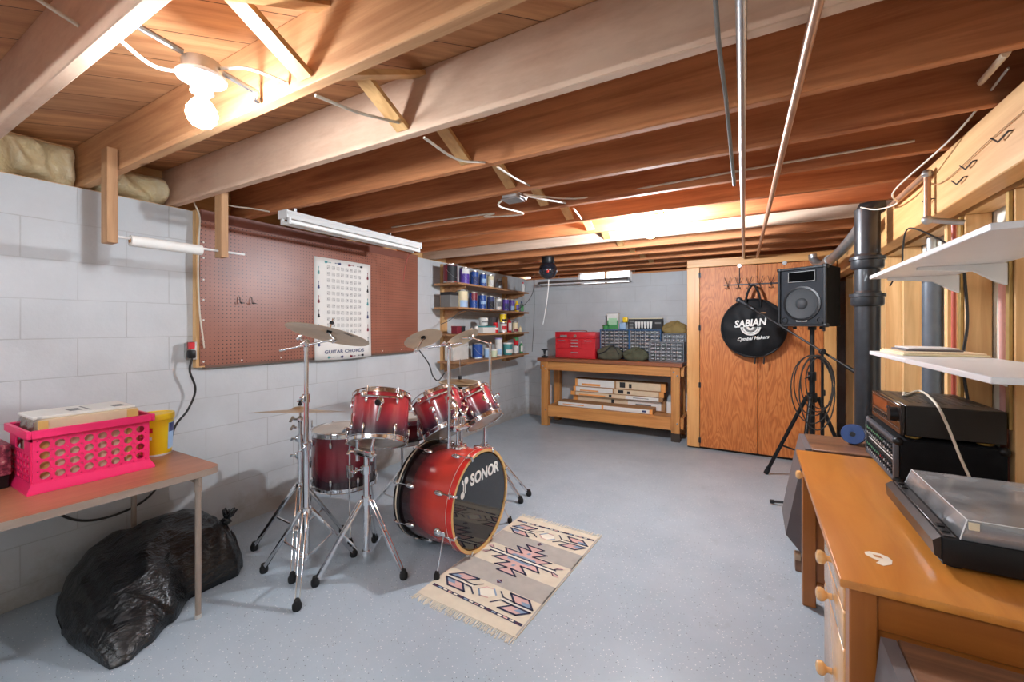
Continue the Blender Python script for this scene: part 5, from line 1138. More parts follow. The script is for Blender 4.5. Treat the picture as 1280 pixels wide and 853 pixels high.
# parts cabinets with small drawers
M_BCAB = plain('blue_steel_cabinet', rgb(52, 96, 140), .4, .1, .06); M_GCAB = plain('grey_plastic_cabinet', rgb(112, 118, 124), .45, 0, .08)
M_STUFFS = [plain('hardware_a', rgb(176, 170, 160), .5, .2, .3), plain('hardware_b', rgb(120, 114, 106), .5, .2, .3), plain('hardware_c', rgb(214, 210, 202), .5, 0, .2), plain('hardware_d', rgb(108, 74, 52), .5, .1, .3), plain('hardware_e', rgb(70, 110, 80), .5, 0, .2)]
M_PULL = plain('pale_grey_plastic', rgb(186, 188, 190), .4)
M_DRAWER = clear_mat('drawer_plastic', (.80, .82, .84, 1), .10, .25)
def parts_cabinet(label, x0, x1, y0, y1, z0, z1, secs, cols, rows, frame, seed):
    t = thing('parts_cabinet', label, 'parts cabinet', ((x0+x1)/2, (y0+y1)/2, z0)); rnd = random.Random(seed)
    b = MB(); b.box(x0, x1, y1-.006, y1, z0, z1); b.box(x0, x1, y0, y1-.006, z0, z0+.008); b.box(x0, x1, y0, y1-.006, z1-.010, z1); b.box(x0, x0+.010, y0, y1-.006, z0+.008, z1-.01); b.box(x1-.010, x1, y0, y1-.006, z0+.008, z1-.01)
    W = (x1-x0-.02)/secs
    for s in range(1, secs): b.box(x0+.01+W*s-.012, x0+.01+W*s+.012, y0, y1-.006, z0+.008, z1-.01)
    b.build('frame', frame, t)
    proto = {}
    for s in range(secs):
        xa, xb = x0+.01+W*s+(.014 if s else .003), x0+.01+W*(s+1)-(.014 if s < secs-1 else .003); cw = (xb-xa)/cols; rh = (z1-z0-.022)/rows
        for i in range(cols):
            for j in range(rows):
                px, pz = xa+cw*i, z0+.010+rh*j; k = rnd.randrange(5)
                if k not in proto:
                    b = MB(); b.M = Matrix.Translation((px, 0, pz))
                    b.box(.003, cw-.003, y0-.002, y0+.001, .003, rh-.003); b.box(.003, cw-.003, y0+.001, y1-.01, .002, .004); b.mi = 1; b.box(cw*.30, cw*.70, y0-.008, y0-.002, rh*.40, rh*.62); b.box(.002, .006, y0-.003, y0+.002, .002, rh-.002)
                    d = b.build('small_drawer', [M_DRAWER, M_PULL], t); b = MB(); b.M = Matrix.Translation((px, 0, pz)); b.box(.006, cw-.006, y0+.008, y1-.02, .006, rh*(.35+.1*k), .004, 1); b.build('contents', M_STUFFS[k], d); proto[k] = (d, px, pz)
                else:
                    d0, qx, qz = proto[k]; d = copy_tree(d0, t); d.location = d0.location + Vector((px-qx, 0, pz-qz))
    return t
parts_cabinet('wide blue framed cabinet of many small clear drawers behind the olive bags', -1.838, -1.035, 5.64, 5.80, BZT+.001, 1.335, 2, 6, 8, M_BCAB, 4)
parts_cabinet('low grey cabinet of small clear drawers at the front of the workbench', -1.155, -.742, 5.50, 5.63, BZT+.001, 1.185, 1, 6, 5, M_GCAB, 9)
parts_cabinet('taller grey drawer cabinet behind the low grey one under the tan bag', -1.025, -.742, 5.66, 5.80, BZT+.001, 1.285, 1, 5, 7, M_GCAB, 12)
def pouch(label, c, sx, sy, sz, mat, seed, strap=True, name='canvas_bag'):
    rnd = random.Random(seed); ph = [rnd.uniform(0, 6.28) for _ in range(6)]; t = thing(name, label, 'bag', c, None, None)
    b = MB(); rings = []; nv = 36
    for i in range(19):
        v = i/18; zz = sz*v; w = (max(0.02, 1-abs(2*v-.75)**3.2*.55) if v < .9 else max(.02, (1-v)/.1*.62+.02))
        rings.append([b.V((c[0]+sx/2*w*(abs(math.cos(a))**.6)*(1 if math.cos(a) > 0 else -1)*(1+.05*math.sin(3*a+9*v+ph[0])), c[1]+sy/2*w*(abs(math.sin(a))**.6)*(1 if math.sin(a) > 0 else -1)*(1+.07*math.sin(5*a+7*v+ph[1])), c[2]+.001+zz+.010*math.sin(4*a+ph[2])*v*(1-v)*2)) for a in [2*PI*k/nv for k in range(nv)]])
    b.skin(rings); b.build('bag_body', mat, t, angle=80)
    if strap:
        b = MB(); b.tube(catmull([(c[0]-sx*.42, c[1]-sy*.40, c[2]+sz*.35), (c[0]-sx*.1, c[1]-sy*.54, c[2]+sz*.6), (c[0]+sx*.15, c[1]-sy*.3, c[2]+sz*1.0), (c[0]+sx*.42, c[1]-sy*.42, c[2]+sz*.4)], 6), .008, 6); b.build('strap', M_INK if seed % 2 else mat, t)
    return t
pouch('grey-green canvas bag with a dark strap on the workbench beside the toolbox', (-1.665, 5.53, BZT), .335, .16, .185, plain('grey_green_canvas', rgb(84, 82, 66), .85, 0, .2), 5)
pouch('olive canvas bag on the workbench, nearer the wooden cabinet', (-1.325, 5.53, BZT), .315, .16, .17, M_OLIVE, 6)
pouch('tan canvas bag lying on the taller grey drawer cabinet', (-.885, 5.73, 1.286), .29, .13, .16, M_TAN, 8)
# things on the blue cabinet
t = thing('green_box', 'green printed upright box standing on the blue drawer cabinet', 'box', (-1.68, 5.74, 1.336))
b = MB(); b.box(-1.755, -1.60, 5.70, 5.79, 1.336, 1.56, .003, 1); b.build('box_body', M_PAPER, t)
b = MB(); b.box(-1.752, -1.603, 5.6985, 5.6998, 1.34, 1.46); b.build('green_print', M_GREENP, t); b = MB(); b.box(-1.735, -1.62, 5.6975, 5.6984, 1.40, 1.49); b.build('pale_print', plain('pale_green_print', rgb(176, 214, 176), .5), t); b = MB(); b.box(-1.757, -1.598, 5.698, 5.792, 1.553, 1.564, .002, 1); b.build('dark_top', M_GREYM, t)
t = thing('green_tub', 'low green tub before the green box on the blue drawer cabinet', 'tub', (-1.765, 5.675, 1.336))
b = MB(); b.lathe([(0, .001), (.036, .001), (.042, .05), (0, .05)], 20, M=Matrix.Translation((-1.765, 5.67, 1.336))); b.build('tub_body', M_GREENP, t); b = MB(); b.lathe([(.043, .048), (.045, .051), (.045, .062), (0, .062)], 20, M=Matrix.Translation((-1.765, 5.67, 1.336)), cap0=True); b.build('lid', plain('lid_green', rgb(46, 110, 64), .4), t)
t = thing('plastic_packet', 'pale blue packet with a yellow top on the blue drawer cabinet', 'packet', (-1.54, 5.72, 1.336))
b = MB(); b.box(-1.585, -1.495, 5.69, 5.75, 1.336, 1.43, .015, 2); b.build('packet_body', M_SKYB, t); b = MB(); b.box(-1.545, -1.475, 5.70, 5.75, 1.431, 1.50, .015, 2); b.build('yellow_top', M_YEL, t)
t = thing('light_bulb_box', 'flat black box picturing a row of white bulbs, on the blue drawer cabinet', 'box', (-1.25, 5.74, 1.336))
b = MB(); b.box(-1.462, -1.03, 5.70, 5.79, 1.336, 1.482, .003, 1); b.build('box_body', M_INK, t); b = MB(); b.box(-1.463, -1.029, 5.699, 5.791, 1.474, 1.486, .002, 1); b.build('yellow_edge', M_CREAM, t)
for i in range(6):
    b = MB(); x = -1.36+.038*i; yq = 5.6985; b.prism([(x-.016, yq, 1.44), (x+.016, yq, 1.44), (x+.010, yq, 1.36), (x+.004, yq, 1.35), (x-.004, yq, 1.35), (x-.010, yq, 1.36)], (0, .0012, 0)); b.build('bulb_print', M_PAPER, t)
for (xa, xb, za, zb) in ((-1.452, -1.39, 1.43, 1.455), (-1.452, -1.40, 1.385, 1.415), (-1.452, -1.40, 1.345, 1.375), (-1.12, -1.045, 1.41, 1.432)): 
    b = MB(); b.box(xa, xb, 5.6985, 5.6998, za, zb); b.build('print_bar', M_GREYPR, t)
# vise and wood tray on the bench end
t = thing('bench_clamp', 'small dark iron clamp standing at the wall end of the workbench', 'clamp', (-2.56, 5.40, BZT))
b = MB(); b.box(-2.60, -2.52, 5.375, 5.43, BZT+.001, .965, .004, 1); b.lathe([(.016, .02), (.012, .06), (.018, .085), (.018, .10), (0, .10)], 14, M=Matrix.Translation((-2.56, 5.40, BZT))); b.build('clamp_body', M_IRON, t); b = MB(); b.box(-2.605, -2.515, 5.385, 5.415, 1.041, 1.056, .004, 1); b.build('jaw', M_IRON, t)
b = MB(); b.cyl((-2.54, 5.375, .985), (-2.54, 5.33, .985), .005, n=8); b.cyl((-2.57, 5.332, .985), (-2.51, 5.332, .985), .004, n=8); b.build('handle', M_STEEL, t)
# shop light, globe, cords
t = thing('shop_light', 'grey shop light with a white tube hung across the basement window', 'ceiling light', (-2.0, 5.70, 1.96))
b = MB(); b.prism([(-2.78, 5.62, 2.0), (-2.78, 5.66, 2.035), (-2.78, 5.74, 2.035), (-2.78, 5.78, 2.0), (-2.78, 5.775, 2.0), (-2.78, 5.738, 2.030), (-2.78, 5.662, 2.030), (-2.78, 5.625, 2.0)], (1.33, 0, 0)); b.build('reflector', M_GALV, t)
for y in (5.675, 5.725):
    b = MB(); b.cyl((-2.755, y, 2.002), (-1.475, y, 2.002), .017, n=14); b.build('tube', M_TUBE, t)
for x in (-2.775, -1.463):
    b = MB(); b.box(x, x+.012, 5.65, 5.75, 1.985, 2.029, .002, 1); b.build('end_plate', M_GALV, t)
for x in (-2.5, -1.7):
    b = MB(); b.tube([(x, 5.70, 2.035), (x+.02, 5.74, 2.128)], .0025, 5); b.build('hanging_chain', M_STEEL, t)
t = thing('globe_light', 'black hanging globe with a black collar near the paint shelves', 'ceiling light', (-1.93, 4.20, 1.9))
g = Vector((-1.935, 4.17, 1.985))
b = MB(); b.ball(g, .098, n=32, m=20); b.build('globe', plain('glossy_black', rgb(22, 26, 34), .12, 0, .1, .5), t)
b = MB(); b.lathe([(0, .145), (.066, .145), (.068, .138), (.068, .085), (.06, .072), (.06, .06)], 28, M=Matrix.Translation(g)); b.build('collar', M_BLACK, t)
b = MB(); b.ball(g+(Vector((0, 0, H))-g).normalized()*.093+Vector((0, 0, -.012)), .014, n=10, m=6); b.build('red_glint', M_RED, t) if False else b.bm.free()
b = MB(); b.ball(g+Vector((.035, -.085, -.022)), .016, 1, .5, 1, 12, 8); b.build('painted_glint', plain('red_glint_paint', rgb(190, 50, 40), .15), t)  # reflected glint on the globe, painted as a small red ball
b = MB(); b.tube(catmull([(-1.935, 4.19, 1.885), (-1.95, 4.2, 1.75), (-1.99, 4.22, 1.55), (-2.03, 4.24, 1.40)], 6), .0035, 6); tag(b.build('pull_cord', M_PAPER), 'thin white cord hanging below the black globe', 'cord')
# ================================================================= CABINET
KY = 5.18
t = thing('wooden_cabinet', 'tall built-in cabinet with two reddish plywood doors in a pine frame', 'cabinet', (.02, 5.5, 0))
b = MB(); b.box(-.665, -.535, KY, KY+.04, .02, 2.04, .003, 1); b.build('stile', M_CZ, t)
b = MB(); b.box(.60, .70, KY, KY+.04, .02, 2.04, .003, 1); b.build('stile', M_CZ, t)
b = MB(); b.box(-.665, .70, KY, KY+.04, 2.0405, 2.128, .003, 1); b.build('top_rail', M_CX, t)
b = MB(); b.box(-.665, .70, KY+.045, KY+.06, .0, .05) ; b.build('plinth', plain('dark_plinth', rgb(50, 38, 30), .8), t)
for (x0, x1) in ((-.664, -.64), (.675, .699)):
    b = MB(); b.box(x0, x1, KY+.061, 5.89, 0, 2.12); b.build('side_panel', M_PLY, t)
for q, (x0, x1) in enumerate(((-.531, .028), (.034, .597))):
    b = MB(); b.box(x0, x1, KY+.008, KY+.028, .028, 2.034, .002, 1); d = b.build('door', M_PLY, t)
    for z in (.10, .72, 1.36, 1.95):
        xh = x0-.002 if q == 0 else x1+.002
        b = MB(); b.cyl((xh, KY+.002, z-.03), (xh, KY+.002, z+.03), .007, n=8); b.box(xh-.012, xh+.012, KY-.003, KY+.0075, z-.028, z+.028, .002, 1); b.build('hinge', M_IRON, d)
    xk = -.14 if q == 0 else .27
    b = MB(); b.cyl((xk, KY-.012, 2.03), (xk, KY+.007, 2.03), .020, n=16); b.build('turn_button', M_GALV, d)
    b = MB(); b.box(x0+.01, x1-.01, KY+.0065, KY+.0078, 2.022, 2.03); b.build('top_shadow_strip', M_BT, d) if False else b.bm.free()
b = MB(); b.tube([(-.14, KY-.004, 2.02), (-.14, KY-.003, 1.84)], .004, 6); tag(b.build('hanger_strap', M_IRON), 'thin dark strap holding the hook rack to the cabinet door', 'strap')
# hook rack
t = thing('hook_rack', 'row of twisted wire coat hooks across the top of the cabinet doors', 'coat rack', (.0, KY-.02, 1.78))
b = MB(); b.box(-.29, .30, KY-.012, KY-.004, 1.822, 1.834); b.build('rail', M_IRON, t)
for i in range(6):
    x = -.25+.10*i; b = MB()
    for s in (-1, 1): b.tube(catmull([(x, KY-.013, 1.828), (x+s*.012, KY-.03, 1.85), (x+s*.022, KY-.05, 1.885), (x+s*.030, KY-.056, 1.905)], 4), .0028, 5); b.tube(catmull([(x, KY-.013, 1.83), (x+s*.008, KY-.03, 1.79), (x+s*.018, KY-.045, 1.78), (x+s*.022, KY-.05, 1.795)], 4), .0028, 5)
    b.build('coat_hook', M_IRON, t)
# cymbal bag hanging on the rack
bc = Vector((-.012, KY-.115, 1.36)); R = .298
t = thing('cymbal_bag', 'round black nylon cymbal bag with white lettering hanging on the cabinet doors', 'bag', (bc.x, bc.y, bc.z-R))
b = MB(); rings = []; nr, na = 14, 64
def bagp(r, a, front):
    f = 1-(r)**4; crease = .010*math.sin(3*a+.6)*(r)*(1-r)*4+.006*math.sin(7*a+5*r)+(.012*math.exp(-((math.cos(a-.6)-.4)**2)*9)*r)
    rr = R*r*(1+.012*math.sin(5*a+1))*(1-.015*(math.sin(a) > .5))
    return Vector((bc.x+rr*math.cos(a), bc.y+(-.045*f-crease if front else .055*f**.5 if False else .05*f), bc.z+rr*math.sin(a)*1.02))
def disc(front):
    c0 = b.V(bagp(0, 0, front)); prev = None; last = None
    for i in range(1, nr+1):
        row = [b.V(bagp(i/nr, 2*PI*k/na, front)) for k in range(na)]
        for k in range(na):
            l = (k+1) % na
            if prev is None: b.fc([c0, row[k], row[l]])
            else: b.fc([prev[k], prev[l], row[l], row[k]])
        prev = row
    return prev
r1 = disc(True); r2 = disc(False); b.skin([r1, r2], True, False, False)
b.build('bag_body', M_NYLON, t, angle=180)
b = MB(); b.torus(bc, R*.985, .010, 64, 8, Matrix.Rotation(PI/2, 4, 'X') @ Matrix.Diagonal((1, 1.02, 1, 1))); b.build('zip_piping', M_VINYL, t)
b = MB(); hp = catmull([(bc.x-.065, bc.y-.025, bc.z+.22), (bc.x-.058, bc.y-.04, bc.z+.33), (bc.x-.02, bc.y-.03, bc.z+.43), (bc.x+.02, bc.y-.03, bc.z+.43), (bc.x+.058, bc.y-.04, bc.z+.33), (bc.x+.066, bc.y-.025, bc.z+.22)], 6)
for s in (-.010, 0, .010): b.tube([(p.x, p.y+s, p.z) for p in hp], .011, 6)
b.build('carry_handle', M_NYLON, t)
for x in (.02, .10):
    b = MB(); b.tube([(bc.x+x, bc.y-.02, bc.z-R-.003), (bc.x+x-.004, bc.y-.02, bc.z-R-.07)], .007, 6); b.build('zip_pull', M_VINYL, t)
yb_ = bc.y-.062
text('lettering', 'SABIAN', .098, frame3((bc.x-.03, yb_, bc.z+.050), (1, 0, .10), (0, 0, 1)), M_PAPER, t, .0015, .0035, .25, .86)
for r in (.085, .066, .046, .026):
    b = MB(); cc = (bc.x-.022, yb_+.002, bc.z+.012)
    for q in range(1):
        pts = [(cc[0]+r*math.cos(a), cc[1], cc[2]+r*.95*math.sin(a)) for a in [PI+PI*i/24 for i in range(25)]]
        b.tube(pts, .0085 if r > .03 else .012, 6)
    b.build('disc_emblem', M_PAPER if r != .046 else M_GREYPR, t)
text('lettering', 'Cymbal Makers', .048, frame3((bc.x-.005, yb_+.003, bc.z-.105), (1, 0, .12), (0, 0, 1)), M_PAPER, t, .0012, .0012, .45, .95)
b = MB(); b.box(bc.x+.06, bc.x+.115, yb_+.010, yb_+.016, bc.z+.150, bc.z+.162); b.M = Matrix(); b.build('pull_tag', M_KRAFT, t)
# ================================================================= SPEAKER ON STAND
FL, FR = Vector((.184, 4.273, 0)), Vector((.493, 4.081, 0)); sd = (FR-FL).normalized(); bk = Vector((-sd.y, sd.x, 0)); W = (FR-FL).length; Z0, Z1 = 1.378, 1.862
MS = Matrix((sd, bk, Vector((0, 0, 1)))).transposed().to_4x4(); MS.translation = FL   # local x across the front, y backwards
t = thing('loudspeaker', 'black loudspeaker cabinet with a round woofer on a tall tripod stand', 'speaker', (MS @ Vector((W/2, .15, Z0))))
def sb():
    q = MB(); q.M = MS.copy(); return q
b = sb(); b.prism([(0, 0, Z0), (W, 0, Z0), (W-.045, .30, Z0), (.045, .30, Z0)], (0, 0, Z1-Z0)); b.build('cabinet_body', M_CARPET, t)
b = sb(); rw = .020
for (xa, xb, za, zb) in ((0, W, Z0, Z0+rw), (0, W, Z1-rw, Z1), (0, rw, Z0+rw, Z1-rw), (W-rw, W, Z0+rw, Z1-rw)): b.box(xa, xb, -.022, -.001, za, zb, .004, 1)
b.build('front_frame', M_VINYL, t)
b = sb(); b.box(rw, W-rw, -.006, -.0012, Z0+rw, Z1-rw); b.build('baffle', plain('black_baffle', rgb(30, 33, 38), .7, 0, .1, 0, .25), t)
for x in (0, W):
    for z in (Z0, Z1):
        b = sb(); b.box(x-.006 if x == 0 else x-.024, x+.024 if x == 0 else x+.006, -.026, .022, z-.006 if z == Z0 else z-.024, z+.024 if z == Z0 else z+.006, .006, 2); b.build('corner_cap', M_BLACK, t)
cz = Z0+.185; RXm = Matrix.Translation((W/2, -.0065, cz)) @ Matrix.Rotation(PI/2, 4, 'X')
b = sb(); b.lathe([(.142, 0), (.142, .007), (.128, .009), (.124, .004)], 48, M=RXm); wf = b.build('woofer_ring', M_BLACK, t)
b = sb(); b.lathe([(.128, .004), (.120, .009), (.108, .004), (.046, .004), (.044, .008), (.030, .019), (0, .023)], 48, M=RXm); b.build('woofer_cone', plain('grey_cone', rgb(50, 52, 54), .6, 0, .1, 0, .3), wf)
b = sb(); b.box(.075, W-.075, -.0105, -.0062, Z1-.125, Z1-.030, .003, 1); hn = b.build('horn_flange', M_VINYL, t)
hx = (.085, W-.085, Z1-.116, Z1-.040)
b = sb(); b.box(hx[0], hx[1], -.0128, -.0106, hx[2], hx[3]); b.build('horn_mouth', plain('deep_black', rgb(4, 4, 4), .9, 0, 0, 0, .05), hn)
b = sb()
for (xa, xb, za, zb) in ((hx[0]-.004, hx[1]+.004, hx[2]-.004, hx[2]), (hx[0]-.004, hx[1]+.004, hx[3], hx[3]+.004), (hx[1], hx[1]+.004, hx[2], hx[3]), (hx[0]-.004, hx[0], hx[2], hx[3])): b.box(xa, xb, -.0155, -.0106, za, zb)
b.build('horn_rim', M_GREYPR, hn)
for x in (.048, W-.048):
    b = sb(); b.lathe([(.028, 0), (.028, .006), (.020, .006), (.018, -.0)], 24, M=Matrix.Translation((x, -.0065, Z0+.050)) @ Matrix.Rotation(PI/2, 4, 'X')); pt = b.build('port_ring', M_BLACK, t)
b = sb(); b.box(W/2-.042, W/2+.042, -.0125, -.0063, Z0+.040, Z0+.060, .002, 1); b.build('name_plate', M_PAPER, t)
for x in (W*.3, W*.85):
    b = sb(); b.box(x-.012, x+.012, .02, .044, Z0-.022, Z0-.001, .004, 1); b.build('rubber_foot', M_RUB, t)
scx, scy = MS @ Vector((W/2, .15, 0)) if False else (MS @ Vector((W/2, .15, 0))).xy
t = thing('speaker_stand', 'black tripod stand carrying the loudspeaker in front of the cabinet', 'speaker stand', (scx, scy, 0))
b = MB(); b.cyl((scx, scy, .16), (scx, scy, .98), .021, n=16); b.build('lower_pole', M_BLACK, t)
b = MB(); b.cyl((scx, scy, .95), (scx, scy, Z0-.004), .0175, n=16); b.cyl((scx, scy, Z0-.03), (scx, scy, Z0-.001), .03, n=16); b.build('upper_pole', M_BLACK, t)
b = MB(); b.cyl((scx, scy, .93), (scx, scy, 1.0), .030, n=16); wing(b, (scx-.02, scy-.025, .96), (-.4, -.9, 0), 1.6); b.build('height_collar', M_BLACK, t)
b = MB(); b.lathe([(.024, -.045), (.036, -.04), (.036, .03), (.024, .04)], 18, M=Matrix.Translation((scx, scy, .79))); 
b.build('leg_hub', M_BLACK, t)
for (fx_, fy_) in ((.098, 4.61), (.290, 3.93), (.745, 4.42)):
    f = Vector((fx_, fy_, .02)); d = Vector((fx_-scx, fy_-scy, 0)).normalized(); top = Vector((scx, scy, .79))+d*.045
    b = MB(); b.cyl(top, f, .0155, n=12); b.box(0, 0, 0, 0, 0, 0) if False else None; l = b.build('leg', M_BLACK, t)
    b = MB(); b.cyl(Vector((scx, scy, .30))+d*.024, top+(f-top)*.62, .008, n=8); b.build('brace', M_BLACK, l)
    b = MB(); b.cyl(f+(top-f)*.06, f+(f-top).normalized()*.012, .021, n=12); b.build('rubber_foot', M_RUB, l)
# mic stand with boom, microphone and cable
mx_, my_ = .43, 3.80
t = thing('microphone_stand', 'black microphone stand with a slanted boom crossing below the loudspeaker', 'microphone stand', (mx_, my_, 0))
b = MB(); b.cyl((mx_, my_, .06), (mx_, my_, .72), .012, n=12); b.build('lower_tube', M_BLACK, t); b = MB(); b.cyl((mx_, my_, .70), (mx_, my_, 1.19), .009, n=12); b.build('upper_tube', M_BLACK, t)
b = MB(); b.cyl((mx_, my_, .68), (mx_, my_, .75), .018, n=12); b.build('height_collar', M_BLACK, t)
for a in (2.97, .9, 5.0):
    b = MB(); e = Vector((mx_+.32*math.cos(a), my_+.32*math.sin(a), .022)); c = Vector((mx_, my_, .075)); b.cyl(c, e, .0095, n=10); l = b.build('leg', M_BLACK, t); b = MB(); b.cyl(e+(c-e)*.06, e+(e-c)*.03, .014, n=10); b.build('rubber_foot', M_RUB, l)
cl = Vector((mx_, my_, 1.195)); me_ = onD(927, 377.5, 3.72); dv = (me_-cl).normalized(); tl = cl-dv*.27
b = MB(); b.cyl(tl, me_-dv*.10, .0075, n=10); b.cyl(tl-dv*.02, tl+dv*.09, .013, n=12); ba = b.build('boom_arm', M_BLACK, t)
b = MB(); b.ball(cl, .024, 1, 1, 1, 12, 8); b.cyl(cl+Vector((0, -.02, 0)), cl+Vector((0, -.05, 0)), .016, n=12); b.build('boom_clutch', M_BLACK, ba)
b = MB(); b.lathe([(.013, -.05), (.017, -.045), (.017, .02), (.014, .03)], 14, M=Matrix.Translation(me_-dv*.10) @ aim(dv).to_4x4(), cap0=True, cap1=True); b.build('microphone_clip', M_BLACK, ba)
t = thing('microphone', 'black vocal microphone with a round grille held before the cymbal bag', 'microphone', me_)
b = MB(); b.lathe([(0, -.12), (.010, -.12), (.018, .0), (.022, .012), (.0, .012)], 18, M=Matrix.Translation(me_) @ aim(dv).to_4x4()); b.build('microphone_body', M_VINYL, t); b = MB(); b.ball(me_+dv*.030, .027, n=18, m=12); b.build('grille', M_IRON, t)
t = thing('coiled_cable', 'black cable hung in loose loops on the microphone stand', 'cable', (mx_, my_, .70))
for k, (rx, rz, dx, dz) in enumerate(((.115, .215, -.01, 0), (.10, .20, .015, .015), (.125, .24, -.02, -.03), (.085, .18, .03, .02), (.105, .26, .01, -.05))):
    b = MB(); pts = [(mx_-.05+dx+rx*math.sin(a), my_-.03-.008*k, .955+dz+rz*math.cos(a)*(1 if math.cos(a) > 0 else 1.05)) for a in [2*PI*i/28 for i in range(29)]]
    b.tube(pts, .0042, 6); b.build('loop', M_DARKC, t)
# ================================================================= PIPES
def iron_pipe():
    x, y, r = .60, 3.33, .063; t = thing('drain_stack', 'thick black cast iron drain stack rising beside the wooden beam', 'pipe', (x, y, 0))
    b = MB(); b.tube(catmull([(x, y, 0.001), (x, y, 1.0), (x, y, 2.0), (x, y, 2.06), (x+.025, y+.01, 2.115), (x+.06, y+.02, 2.13)], 6), r, 32); b.build('pipe', M_IRON, t)
    for z in (.60, .66, 1.545, 1.77):
        b = MB(); b.lathe([(r, -.045), (r+.012, -.04), (r+.018, -.03), (r+.018, .01), (r+.026, .014), (r+.026, .032), (r+.006, .036), (r, .05)], 32, M=Matrix.Translation((x, y, z))); b.build('hub_joint', M_IRON, t)
iron_pipe()
b = MB(); x, y = .862, 2.62-.40; b.tube([(.862, 2.33+.28, .039), (.862, 2.61, 1.87)], .040, 20); t = tag(b.build('vent_pipe', M_GREYP), 'grey painted vent pipe standing between the wall studs behind the white shelves', 'pipe') if False else None
b.bm.free() if t is None else None
t = thing('vent_pipe', 'grey painted vent pipe standing between wall studs behind the white shelves', 'pipe', (.862, 3.23, .04))
b = MB(); b.tube([(.862, 3.23, .039), (.862, 3.23, 1.74)], .040, 20); b.build('pipe', M_GREYP, t); b = MB(); b.lathe([(.041, 0), (.048, .004), (.048, .05), (.041, .06), (0, .06)], 24, M=Matrix.Translation((.862, 3.23, 1.72))); b.build('coupling', M_GREYP, t); b = MB(); b.tube([(.862, 3.23, 1.78), (.862, 3.23, 1.878)], .022, 14); b.build('reducer', M_GALV, t)
def water_pipe(name, label, p, r, m, fit=True):
    t = thing(name, label, 'pipe', p[-1]); b = MB(); b.tube(p, r, 14); b.build('pipe', m, t)
    return t
t = thing('overhead_pipe', 'straight steel water pipe under the joists, running towards the cabinet', 'pipe', (-.02, 2.6, 2.09), None, 'overhead water pipes')
b = MB(); b.tube([(.02, -1.8, 2.105), (-.024, 1.0, 2.105), (-.10, 5.10, 2.105), (-.10, 5.14, 2.12)], .0125, 14); b.build('pipe', M_STEEL, t)
t = thing('overhead_pipe', 'copper coloured water pipe under the joists, slanting beside the steel one', 'pipe', (.1, 2.6, 2.09), None, 'overhead water pipes')
b = MB(); b.tube([(.195, -1.8, 2.105), (.125, 1.1, 2.105), (.027, 5.10, 2.105), (.027, 5.14, 2.12)], .0125, 14); b.build('pipe', M_COPPER, t)
b = MB(); b.tube(catmull([onD(894, -4, .96), onD(899, 60, 1.05), onD(907, 120, 1.2), onD(913, 180, 1.35), onD(918, 232, 1.48)], 8), .0055, 8); tag(b.build('dangling_cable', M_GREYC), 'loose grey cable dangling from the joists beside the steel pipe', 'cable')
t = thing('supply_pipe', 'thin galvanised pipe with elbows dropping below the wooden beam', 'pipe', (.69, 2.66, 1.75))
b = MB(); b.tube([(.685, 3.25, 2.075), (.685, 2.62, 2.075)], .014, 12); b.build('upper_run', M_COPPER, t)
b = MB(); b.tube([(.685, 2.62, 2.075), (.685, 2.62, 1.865)], .013, 12); b.build('drop', M_COPPER, t)
b = MB(); b.tube([(.685, 2.62, 1.865), (.80, 2.60, 1.835)], .0125, 12); b.build('lower_run', M_GALV, t)
for p in ((.685, 2.62, 2.075), (.685, 2.62, 1.865)):
    b = MB(); b.ball(p, .021, n=14, m=8); b.build('elbow', M_GALV, t)
t = thing('branch_pipe', 'grey branch pipe bending from the black stack along the cabinet top', 'pipe', (.58, 4.2, 1.95))
b = MB(); b.tube(catmull([(.60, 3.44, 2.03), (.59, 3.75, 1.99), (.575, 4.2, 1.955), (.565, 4.75, 1.955), (.545, 4.95, 1.965), (.50, 5.02, 2.02), (.49, 5.03, 2.075)], 6), .036, 18); b.build('pipe', M_GALV, t); b = MB(); b.tube([(.568, 4.55, 1.955), (.566, 4.70, 1.955)], .044, 18); b.build('coupling', M_GALV, t)
b = MB(); b.tube([(.818, 2.775, .039), (.818, 2.775, 1.879)], .009, 10); tag(b.build('red_pipe', plain('red_pex', rgb(178, 84, 66), .4, 0, .05)), 'thin red water pipe rising between the studs behind the shelves', 'pipe')
b = MB(); b.tube([(.845, 2.36, .039), (.86, 2.44, 1.55)], .012, 10); tag(b.build('pink_rod', plain('pink_paint', rgb(206, 150, 140), .5)), 'faded pink rod leaning in the stud bay below the top white shelf', 'rod')
b = MB(); b.tube(catmull([(.80, 2.60, 1.62), (.805, 2.585, 1.40), (.80, 2.61, 1.26), (.79, 2.57, 1.17), (.80, 2.55, 1.02)], 6), .0055, 7); tag(b.build('speaker_cable', M_DARKC), 'black cable hanging down a wall stud between the white shelves', 'cord')
b = MB(); b.tube(catmull([(.70, 3.30, 1.62), (.705, 3.10, 1.72), (.70, 3.05, 1.80), (.69, 2.95, 1.88), (.70, 2.82, 1.86), (.78, 2.76, 1.78), (.80, 2.68, 1.72)], 6), .004, 6); tag(b.build('loose_wire', M_DARKC), 'thin brown wire looping below the beam next to the black stack', 'wire')
